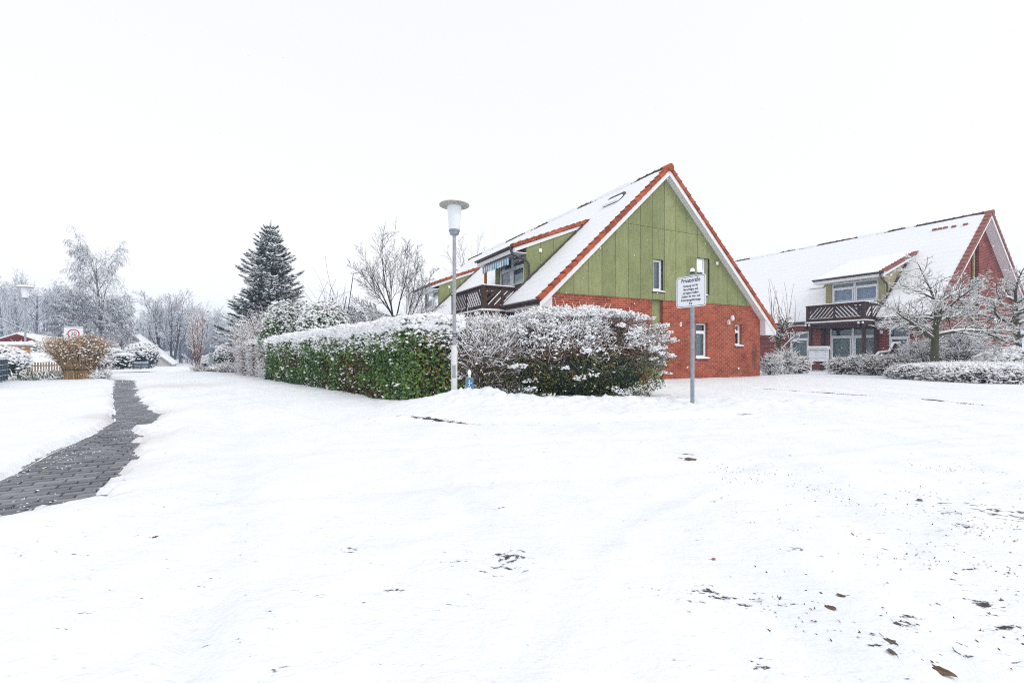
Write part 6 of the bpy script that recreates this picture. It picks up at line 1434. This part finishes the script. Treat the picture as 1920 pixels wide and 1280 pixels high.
# the two dark, forked trunks that stand out at the road end
for (pxx, Y, h_, st, sd_, lab) in ((305, 62, 7.6, 1, 301, 'forked bare tree with a dark trunk at the end of the road'), (324, 61, 7.2, 2, 302, 'bare tree with two dark stems right of the forked tree')):
    sp = wood_spec((9, 7, 6, 4), .14, (30, 40, 42), .012); sp[0]['start'] = .30
    make_tree('bare_tree', (px(pxx, Y), Y, -.95), 0, sp, h_, .24 if st == 1 else .17, sd_, lab, 'tree', M['bark'], M['bark_far'], None, True, 2, 7, 3, .010, .6, .3, stems=st, spread=.12)
# weeping birch
bs = [dict(n=10, wander=.035, kids=17, start=.25, ang=40, ratio=.42, rr=.5, taper=.12, drop=.45),
      dict(n=7, wander=.06, up=.05, kids=10, start=.25, ang=36, ratio=.42, rr=.5, taper=.2, rmin=.018),
      dict(n=5, wander=.10, up=-.10, kids=9, start=.2, ang=38, ratio=.75, rr=.55, taper=.3, rmin=.010),
      dict(n=5, wander=.10, up=-.42, kids=3, start=.1, ang=25, ratio=.7, rr=.8, taper=.5, rmin=.007),
      dict(n=4, wander=.06, up=-.5, kids=0, ang=0, ratio=0, taper=.6)]
def birch(pxx, Y, h_, sd_, lab, r0=.20, lean=(0, 0), z=-.4, stems=1, spread=0):
    return make_tree('birch_tree', (px(pxx, Y), Y, z), 0, bs, h_, r0, sd_, lab, 'birch tree', M['bark_birch'], M['bark_far'], 'weeping birches on the left', True, 2, 7, 3, .006, .55, .3, lean, stems, spread)
birch(198, 46, 11.0, 317, 'tall weeping birch leaning slightly left above the gardens', .24, (-.16, 0))
birch(163, 48, 6.9, 313, 'smaller drooping birch beside the tall one', .16, (-.12, 0)); 
birch(226, 45, 5.7, 318, 'low drooping birch hanging before the steep roofed house', .12, (.03, 0))
birch(150, 44, 6.0, 319, 'drooping birch just behind the tall grass', .12, (-.05, 0))
birch(128, 49, 6.5, 314, 'drooping birch behind the speed sign', .16, (.02, 0))
# fir
def fir():
    t = empty('fir_tree', (px(507, 26.0), 26.0, 0), 0, 'tall dark fir tree dusted with snow behind the hedge', 'fir tree'); r = np.random.default_rng(401); Hh = 8.55
    m = MB(); m.tube([(0, 0, -.1), (0, 0, 4), (.02, 0, 8.0), (.03, 0, Hh)], [.17, .10, .03, .008], 8); m.build('trunk', M['bark'], t, True)
    bp = []; br = []; NP = []; ND = []; NL = []
    z = .35
    while z < Hh - .55:
        f = (Hh - z) / Hh; L0 = (.06 + 2.5 * f ** .88) * (1 if z > 1.2 else .9); nb = int(6 + 5 * f); a0 = r.uniform(0, 6.28)
        for k_ in range(nb):
            a = a0 + 6.283 * k_ / nb + r.normal(0, .15); L_ = L0 * r.uniform(.66, 1.18); el = .12 + .55 * (1 - f) ** 2
            s_ = np.linspace(0, 1, 7); rr = L_ * s_; zz = z + math.tan(el) * rr - .16 * L_ * s_ ** 1.5 + .16 * L_ * s_ ** 4 + r.normal(0, .03)
            P = np.stack([np.cos(a) * rr, np.sin(a) * rr, zz], 1); bp.append(P); br.append(np.linspace(.028 * f + .006, .005, 7))
            ns = int(10 + L_ * 14)
            for q in np.linspace(.12, 1.0, ns):
                x = q * 6; i = min(int(x), 5); pos = P[i] + (P[i + 1] - P[i]) * (x - i); tg = P[i + 1] - P[i]; tg /= np.linalg.norm(tg); sd_ = np.cross(tg, ZUP); sd_ /= np.linalg.norm(sd_)
                for sg_ in (-1, 1):
                    d = tg * .75 + sd_ * sg_ * r.uniform(.5, 1.0) + ZUP * r.normal(.02, .12); NP.append(pos); ND.append(d); NL.append(min(.46, L_ * .36) * (1.05 - .45 * q) * r.uniform(.7, 1.2) + .06)
        z += .20 + .10 * f
    for k_ in range(5):
        a = k_ * 1.26; P = np.stack([np.cos(a) * np.linspace(0, .24, 7), np.sin(a) * np.linspace(0, .24, 7), Hh - .52 + np.linspace(0, .22, 7)], 1); bp.append(P); br.append(np.linspace(.012, .006, 7))
    V, F = tubes(np.array(bp), np.array(br), 4); np_mesh('branches', V, [F], M['bark'], t, True)
    NP, ND, NL = np.array(NP), unit(np.array(ND)), np.array(NL); n = len(NP)
    # every spray: a spindle of needles, flattened, plus snow lying along it
    wd = .034 + .02 * r.random(n); sd_ = unit(np.cross(ND, ZUP)); dr = -ZUP * .05
    V = np.stack([NP, NP + ND * NL[:, None] * .45 + sd_ * wd[:, None] + dr * NL[:, None], NP + ND * NL[:, None] + dr * NL[:, None] * 2, NP + ND * NL[:, None] * .45 - sd_ * wd[:, None] + dr * NL[:, None], NP + ND * NL[:, None] * .5 - ZUP * .05, NP + ND * NL[:, None] * .5 + ZUP * .018], 1).reshape(-1, 3)
    ix = np.arange(n)[:, None] * 6; F = np.concatenate([ix + np.array([[0, 1, 5]]), ix + np.array([[1, 2, 5]]), ix + np.array([[2, 3, 5]]), ix + np.array([[3, 0, 5]]), ix + np.array([[0, 4, 1]]), ix + np.array([[1, 4, 2]]), ix + np.array([[2, 4, 3]]), ix + np.array([[3, 4, 0]])])
    tint = np.repeat(np.clip(r.normal(.45, .25, n), 0, 1), 6); np_mesh('needles', V, [F], M['needle'], t, False, {'tint': tint})
    # side needles poking out for a ragged outline
    k = r.integers(0, n, n * 4); pos = NP[k] + ND[k] * (NL[k] * r.uniform(.05, 1, len(k)))[:, None]; pn, rn = twigs(pos, ND[k] + r.normal(0, .6, (len(k), 3)), r.uniform(.04, .10, len(k)), .0065, r, .05, 1); V, F = tubes(pn, rn, 3); np_mesh('needle_tips', V, [F], M['needle'], t, False, {'tint': np.repeat(r.uniform(.2, .9, len(k)), 6)})
    f = fbm(NP[:, 0] * 1.6 + 9, NP[:, 2] * 1.8 + NP[:, 1], 5); ks = (r.random(n) < .22 + .70 * (f > .43)); q0 = NP[ks] + ZUP * .02; q1 = q0 + ND[ks] * NL[ks][:, None] * .92 - ZUP * (.10 * NL[ks])[:, None]
    pa = np.stack([q0 + (q1 - q0) * u for u in (0.1, .4, .75, 1)], 1); rad = np.stack([.012 + 0 * NL[ks], .042 + .018 * r.random(ks.sum()), .034 + 0 * NL[ks], .007 + 0 * NL[ks]], 1); V, F = tubes(pa, rad, 4); np_mesh('snow_cover', V, [F], M['snow_puff'], t, True)
    t.scale = (1.10, 1.10, 1); k = r.integers(0, n, 7500); puffset('snow_tufts', NP[k] + ND[k] * (NL[k] * r.uniform(.3, 1, 7500))[:, None] + ZUP * .03, .045, r, t, .45)
fir()
# far conifers seen over the hedge
cp = None
for i, (pxx, Y, top, wd) in enumerate(((660, 60, 7.6, 1.9), (676, 64, 7.3, 2.0), (700, 60, 6.4, 2.2), (712, 66, 6.9, 1.8), (590, 66, 6.2, 1.8), (636, 70, 6.6, 2.0))):
    if cp is None:
        cp = empty('pine_tree', (0, 0, 0), 0, 'tall hazy pine directly behind the narrow evergreen bush', 'pine tree', 'hazy pines above the long hedge'); r = np.random.default_rng(410)
        m = MB(); m.tube([(0, 0, -.2), (0, 0, 6.8)], [.16, .03], 7); m.build('trunk', M['bark'], cp, True); n = 9000; z = r.uniform(1.2, 7.0, n); f = (7.1 - z) / 6; rad = (.25 + 1.75 * f ** .8) * np.sqrt(r.random(n)) * (.7 + .6 * fbm(z * 1.8, z * 0, 3)); a = r.uniform(0, 6.28, n)
        P = np.stack([np.cos(a) * rad, np.sin(a) * rad, z - .15 * rad], 1); leafset('crown', P, np.tile(ZUP, (n, 1)), .26, r, M['needle'], cp, None, .8, .5); k = r.choice(n, 3600); puffset('snow_cover', P[k] + ZUP * .05, .10, r, cp, .4)
        cp.location = (px(pxx, Y), Y, -.5); cp.scale = (1, 1, top / 7.1)
    else: copy_thing(cp, (px(pxx, Y), Y, -.5), i * 1.3, (wd / 2, wd / 2, top / 7.1), ['', 'hazy pine close right of the leftmost tall pine above the hedge', 'lower broad hazy pine left of the ivy tree', 'hazy pine nearest the ivy tree on its left', 'hazy pine behind the laurel bush', 'hazy pine just right of the laurel bush'][i])
# bare tree with ivy on its forked trunk, behind the hedge
sv_ = [dict(n=6, wander=.05, kids=0, start=.5, ang=30, ratio=.6, taper=.6)]
def ivy_tree():
    t = empty('bare_tree', (px(759, 17.0), 17.0, .12), 0, 'bare spreading tree with ivy round its forked trunk behind the hedge', 'tree'); r = np.random.default_rng(421); T = Tree()
    sp = [dict(n=7, wander=.06, up=.03, kids=8, start=.18, ang=34, ratio=.52, rr=.5, taper=.22, drop=.4),
          dict(n=6, wander=.07, up=.06, kids=7, start=.15, ang=36, ratio=.50, rr=.5, taper=.3, rmin=.008),
          dict(n=4, wander=.10, up=.05, kids=5, start=.15, ang=40, ratio=.5, rr=.6, taper=.4, rmin=.005), dict(n=3, wander=.14, kids=0, ang=0, ratio=0, taper=.5)]
    base = np.array([.12, 0, -.1]); f1 = np.array([-.02, 0, 1.75]); f2 = np.array([-.55, .0, 2.55])
    T.paths.append((np.array([base, base * .6 + f1 * .4, f1 + np.array([.03, 0, -.2]), f1]), np.array([.13, .12, .11, .10]), 0)); T.paths.append((np.array([f1, f1 * .6 + f2 * .4 + np.array([.05, 0, 0]), f2 + np.array([.1, 0, -.05]), f2]), np.array([.10, .09, .085, .08]), 0))
    for d, L_, r0, p in (((-.55, .1, .75), 2.5, 0.040, f2), ((-.12, -.1, 1.0), 2.9, 0.040, f2), ((.18, .2, 1.0), 2.7, 0.036, f2 + np.array([.15, 0, -.1])), ((-1.0, .0, .25), 1.7, 0.022, f2), ((-.95, -.2, -.12), 1.3, 0.016, f2 + np.array([.05, 0, 0])),
                         ((.42, .1, .85), 2.3, 0.036, f1 + np.array([.1, 0, .2])), ((.15, -.1, 1.0), 2.9, 0.036, f1), ((.7, .1, .6), 1.8, 0.032, f1), ((.9, -.2, .12), 1.2, 0.022, f1 * .95), ((-.3, .3, .95), 2.7, 0.032, f2), ((-.75, .3, .95), 2.4, 0.032, f2)):
        grow(T, r, np.array(p), np.array(d), L_, r0, 1 if False else 0, sp)
    tree_meshes(T, t, M['bark'], M['bark'], True, 1, 8, 4, .0025, .5, .35)
    a = r.uniform(0, 6.28, 7000); z = r.uniform(.9, 2.55, 7000); q = .12 + .62 * np.sqrt(r.random(7000)) * np.clip((2.75 - z) / 1.4, .12, 1) ; P = np.stack([.14 - .22 * (z - 1.2) * .8 * (z > 1.7) + np.cos(a) * q, np.sin(a) * q * .7, z + .08 * np.cos(a * 3)], 1)
    leafset('ivy', P, np.stack([np.cos(a), np.sin(a), np.full(7000, .3)], 1), .09, r, M['leaf_ivy'], t, np.clip(r.normal(.5, .25, 7000), 0, 1)); k = r.choice(7000, 1900); puffset('ivy_snow', P[k] + np.stack([np.cos(a[k]) * .03, np.sin(a[k]) * .03, np.full(1900, .04)], 1), .05, r, t, .5)
    P2 = P[r.choice(7000, 350)] * np.array([1.0, 1, 1]) + np.array([.45, 0, .05]); twigset(t, P2, np.stack([r.normal(.4, .5, 350), r.normal(0, .4, 350), np.ones(350) * .6], 1), r.uniform(.2, .7, 350), .006, r, M['bark'], names=('ivy_twigs', 'ivy_twig_snow'), extra=.008); t.scale = (.80, .8, .90)
ivy_tree()
us = [dict(n=7, wander=.04, kids=12, start=.25, ang=34, ratio=.5, rr=.5, taper=.2, drop=.4), dict(n=5, wander=.09, up=.07, kids=7, start=.2, ang=36, ratio=.5, rr=.55, taper=.3, rmin=.012), dict(n=4, wander=.12, up=.04, kids=4, start=.15, ang=38, ratio=.5, rr=.6, taper=.4, rmin=.008), dict(n=2, wander=.14, kids=0, ang=0, ratio=0, taper=.5)]
make_tree('bare_tree', (px(857, 44.0), 44.0, 0), 0, us, 9.6, .16, 431, 'bare upright tree rising behind the roof left of the lamp', 'tree', M['bark'], None, None, True, 2, 7, 3, .006, .5, .3)
make_tree('bare_tree', (px(801, 46.0), 46.0, 0), 0, us, 6.6, .12, 432, 'small bare treetop just above the far dormer roof', 'tree', M['bark'], None, None, True, 2, 6, 3, .006, .5, .3)
# slim sapling with a few orange leaves at the hedge end
ss = [dict(n=8, wander=.03, kids=16, start=.12, ang=30, ratio=.34, rr=.55, taper=.25, drop=.35), dict(n=4, wander=.08, up=.10, kids=5, start=.2, ang=36, ratio=.5, rr=.6, taper=.4, rmin=.006), dict(n=3, wander=.1, up=.05, kids=0, ang=0, ratio=0, taper=.5)]
t, T = make_tree('sapling', (px(371, 25.6), 25.6, 0), 0, ss, 3.1, .045, 441, 'slim young tree with a few orange leaves at the roadside', 'tree', M['bark_pink'], None, None, True, 1, 6, 3, .010, .8, .2, stems=3, spread=.08)
tips = np.array([p[-1] for p, _, lv in T.paths if lv >= 1 and p[-1][2] > 1.3]); r = np.random.default_rng(9); k = r.choice(len(tips), 110); P = tips[k] + r.normal(0, .05, (110, 3)); leafset('leaves', P, np.tile(ZUP, (110, 1)), .10, r, M['leaf_orange'], t)
twig_bush('bare_shrub', (px(371, 25.0), 25.0), (.55, .4, .2), 260, 'wispy twigs round the foot of the young tree', seed=442, ln=(.15, .4), rad=.005, puffn=60, extra=.006)
# pruned ornamental tree on the right and its neighbour
def pruned(loc, rz, Ht, seed, label, r0, sprd, flatk=.55, nlimb=12, shoots=34, lift=.0, asym=(0, 0), Lk=1.0, z_first=.42):
    t = empty('ornamental_tree', loc, rz, label, 'tree', None); r = np.random.default_rng(seed); T = Tree()
    tr = np.array([[0, 0, -.1], [.02, 0, .5], [.03, .02, 1.1], [.05, 0, 1.7], [.10, 0, 2.3], [.12, 0, Ht * .78]]); rad = np.array([r0, r0 * .88, r0 * .8, r0 * .72, r0 * .55, r0 * .30]); T.paths.append((tr, rad, 0))
    sp = [dict(n=9, wander=.10, up=.0, kids=11, start=.15, ang=50, ratio=.46, rr=.55, taper=.25, drop=.45, vflat=.5),
          dict(n=6, wander=.16, up=.0, kids=6, start=.15, ang=48, ratio=.52, rr=.6, taper=.35, vflat=.6, rmin=.007),
          dict(n=4, wander=.18, up=.03, kids=3, start=.2, ang=45, ratio=.6, rr=.7, taper=.5, rmin=.005), dict(n=3, wander=.16, kids=0, ang=0, ratio=0, taper=.6)]
    for i in range(nlimb):
        f = z_first + (1 - z_first) * (i + .5) / nlimb; z = f * Ht * .78; k = np.interp(z, tr[:, 2], np.arange(6)); j = min(int(k), 4); p = tr[j] + (tr[j + 1] - tr[j]) * (k - j); rr = rad[j] * .55
        a = i * 2.4 + .5 + r.normal(0, .2); d = np.array([math.cos(a) + asym[0], math.sin(a) * .9 + asym[1], .30 + .35 * f + lift]); grow(T, r, p, d, sprd * r.uniform(.75, 1.1) * (1.05 - .25 * f) * Lk, max(rr, .03), 1 if False else 0, [dict(sp[0], up=-.045 if f < .75 else .0)] + sp[1:])
    tree_meshes(T, t, M['bark_moss'], M['bark_moss'], True, 1, 8, 4, .0065, .85, .25)
    top = [p[i] for p, _, lv in T.paths if lv <= 1 and len(p) > 5 for i in (2, 4, 5) if p[i][2] > Ht * .62]; top = np.array(top); k = r.choice(len(top), min(shoots, len(top)), replace=False); twigset(t, top[k], np.tile(ZUP, (len(k), 1)) + r.normal(0, .16, (len(k), 3)), r.uniform(.35, .95, len(k)), .008, r, M['bark'], names=('shoots', 'shoot_snow'), extra=.002, bend=.08, snowp=.5)
    return t
pruned((px(1752, 18.4), 18.4, .0), .3, 4.15, 452, 'mossy pruned tree with flat snowy branches in the round bed', .16, 2.6, asym=(.12, 0))
pruned((px(1911, 20.0), 20.0, .0), 1.9, 4.6, 453, 'second snow covered garden tree cut by the right picture edge', .17, 2.3, nlimb=12)
# pollarded shrub between the two houses
t, T = make_tree('pollard_tree', (px(1463, 22.6), 22.6, 0), 0, [dict(n=5, wander=.06, kids=7, start=.55, ang=38, ratio=.42, rr=.7, taper=.75, drop=.2), dict(n=4, wander=.12, up=.10, kids=6, start=.5, ang=35, ratio=.55, rr=.6, taper=.5, rmin=.012), dict(n=3, wander=.18, kids=3, start=.2, ang=50, ratio=.6, rr=.6, rmin=.008), dict(n=2, wander=.2, kids=0, ang=0, ratio=0)], 2.2, .10, 461, 'pollarded tree with long upright shoots between the two houses', 'tree', M['bark_moss'], M['bark'], None, True, 2, 7, 4, .012, .9, .2)
r = np.random.default_rng(462); tp = np.array([p[-1] for p, _, lv in T.paths if lv in (0, 1)]); k = r.choice(len(tp), 22); twigset(t, tp[k], np.tile(ZUP, (22, 1)) + r.normal(0, .12, (22, 3)), r.uniform(1.2, 2.2, 22), .014, r, M['bark_pink'], names=('shoots', 'shoot_snow'), extra=.002, bend=.06, snowp=.6)
twig_bush('snowy_shrub', (px(1474, 22.3), 22.3), (.5, .4, .66), 800, 'tangled snowy shrub below the pollarded tree', 'shrub', 463, M['bark_tan'], .0075, (.2, .5), .011, 8, None, 300, 0, None, M['corebrown'], .4)

# ------------------------------------------------------------------ leaves on the snow
def leaf_mesh(seed, curl=.3):
    r = random.Random(seed); n = 14; pts = []
    for i in range(n):
        a = 2 * math.pi * i / n; rad = .5 * (1 + .28 * math.cos(a)) * (.72 + .28 * abs(math.cos(a * 2.5))) * r.uniform(.55, 1.25); pts.append((rad * math.cos(a), rad * .72 * math.sin(a)))
    V = [(0, 0, .03)] + [(x, y, curl * (x * x * .9 + y * y * 1.4) * r.uniform(.6, 1.4) + .01) for x, y in pts]; V2 = [(x, y, z - .02) for x, y, z in V]
    F = [(0, 1 + i, 1 + (i + 1) % n) for i in range(n)] + [(n + 1, n + 2 + (i + 1) % n, n + 2 + i) for i in range(n)] + [(1 + i, n + 2 + i, n + 2 + (i + 1) % n, 1 + (i + 1) % n) for i in range(n)]
    return V + V2, F
def leafthing(pxx, pyy, size, seed, material, label, parent_group='fallen leaves on the trodden snow', curl=(.15, .5)):
    x, y = gpt(pxx, pyy, .055); z = gz(x, y); t = empty('fallen_leaf', (x, y, z - size * .10), random.uniform(0, 6.28), label, 'leaf', parent_group); V, F = leaf_mesh(seed, random.uniform(*curl))
    m = MB(); m.add(V, F); o = m.build('leaf_blade', material, t, True); m = MB(); m.tube([(-.45, 0, .02), (-.62, .02, .03), (-.80, .06, .06)], .022, 5); m.build('leaf_stalk', material, t)
    t.scale = (size,) * 3; t.rotation_euler = (random.uniform(-.25, .25), random.uniform(-.25, .25), random.uniform(0, 6.28)); return t
GL = 'small dead brown leaf lying on the trodden snow at lower right'
special = [(1762, 1256, .062, M['leafbrown'], 'largest tan brown leaf on the snow near the bottom edge'), (1668, 1203, .05, M['leafgrey'], 'grey brown leaf above a second grey leaf on the snow'), (1674, 1226, .045, M['leafgrey'], 'lower grey leaf of the pair on the snow'), (1579, 1115, .045, M['leafbrown'], 'dark curled leaf alone on clean snow right of centre'), (1337, 1046, .03, M['tile'], 'single small orange leaf on the snow'), (290, 1003, .035, M['leafbrown'], 'brown leaf on the snow below the paved path'), (1291, 862, .13, M['leafbrown'], 'flat brown leaf clump on the road below the sign'), (1723, 936, .05, M['leafbrown'], 'upright dark leaf scrap on the snow far right'), (1553, 1137, .05, M['leafbrown'], 'brown leaf with snow on half of it beside the curled leaf')]
for i, (a, b, s_, mm, lab) in enumerate(special):
    o = leafthing(a, b, s_, 500 + i, mm, lab, curl=(.05, .2)); o.location.z += s_ * .16; o.rotation_euler = (random.uniform(.02, .18), random.uniform(-.08, .08), random.uniform(0, 6.28) if i != 6 else .1)
lp = None; plist = [(1605, 1008), (1705, 1043), (1515, 1077), (1459, 1122), (1522, 1126), (1700, 1156), (1724, 1154), (1887, 1062), (1790, 1075), (1840, 1175), (1800, 1198), (1835, 1195), (1797, 1216), (1872, 1105), (1898, 1104), (1852, 1142), (1440, 1181), (1770, 1219), (1690, 1164), (1683, 1170), (1800, 1024), (1850, 988), (1693, 1112), (1658, 1098), (257, 1001), (1905, 1166), (1429, 1248), (1760, 1120), (1880, 1122), (1815, 1100)]
pro = [leafthing(plist[i][0], plist[i][1], .045, 520 + i, M['leafbrown'] if i != 1 else M['leafgrey'], GL) for i in range(3)]
for i, (a, b) in enumerate(plist[3:]):
    x, y = gpt(a, b, .055); lab = GL if a > 1000 else 'tiny leaf scrap on the snow below the paved path'
    c = copy_thing(pro[i % 3], (x, y, gz(x, y) - .002), random.uniform(0, 6.28), random.uniform(.018, .036), lab); c.rotation_euler = (random.uniform(-.5, .5), random.uniform(-.5, .5), random.uniform(0, 6.28))
# crumbs: shreds of leaf and grit nobody would count
r = np.random.default_rng(601); n = 5200; X_ = r.uniform(.9, 5.2, n); Y_ = 1.5 + 2.9 * r.random(n) ** 1.5; k = (r.random(n) < .04 + 1.0 * sstep(.48, .72, fbm(X_ * 2.6, Y_ * 2.6, 61))) & (X_ > .35 * Y_ + .3) ; X_, Y_ = X_[k], Y_[k]; Z_ = snow_h(X_, Y_)
V, F, T = leaves(np.stack([X_, Y_, Z_ + .003], 1), np.tile(ZUP, (len(X_), 1)), .013, r, .5, .45); o = np_mesh('leaf_crumbs', V, [F], M['leafbrown'], None, False); tag(o, 'shreds of dead leaves and grit scattered over the trodden snow', kind='stuff')
# dead leaves under the hedge foot
r = np.random.default_rng(602); P, Nn, q, zr = hedge_pts([(-9.6, 18.1), (-2.35, 9.78), (-1.6, 9.66)], .3, .03, 1500, r, 2, inset=(0, .05)); P[:, 2] = snow_h(P[:, 0], P[:, 1]) + .01; P[:, :2] += r.normal(0, .05, (len(P), 2))
V, F, T = leaves(P, np.tile(ZUP, (len(P), 1)), .045, r, .6, .7, r.uniform(.3, .9, len(P))); o = np_mesh('leaf_litter', V, [F], M['leaf_brownmix'], None, False, {'tint': T}); tag(o, 'brown leaf litter along the foot of the ivy hedge', kind='stuff')
# snow flakes in the air
r = np.random.default_rng(603); n = 2600; Yf = 2.5 + 15 * r.random(n) ** .7; Xf = px(r.uniform(-100, 2020, n), 1) * Yf; Zf = 1.1 + (HORIZ - r.uniform(-20, 800, n)) / FPX * Yf; k = Zf > .15; P = np.stack([Xf, Yf, Zf], 1)[k]
V, F = puffs(P, .0045, r, 1.0, .5); o = np_mesh('snowflakes', V, [F], M['snow_puff'], None, True); tag(o, 'fine snowflakes falling through the air', kind='stuff')

# ------------------------------------------------------------------ haze
m = bpy.data.materials.new('haze'); m.use_nodes = True; t_ = m.node_tree; t_.nodes.clear(); o = t_.nodes.new('ShaderNodeOutputMaterial'); vsh = t_.nodes.new('ShaderNodeVolumePrincipled')
vsh.inputs['Color'].default_value = (.58, .75, 1.0, 1); vsh.inputs['Density'].default_value = .0014; vsh.inputs['Anisotropy'].default_value = 0.0; t_.links.new(vsh.outputs[0], o.inputs['Volume'])
mbx = MB(); mbx.box(-430, 430, -14, 430, -2.2, 16.0); hz = mbx.build('haze', m); tag(hz, 'thin cold winter haze over the whole street', kind='stuff')
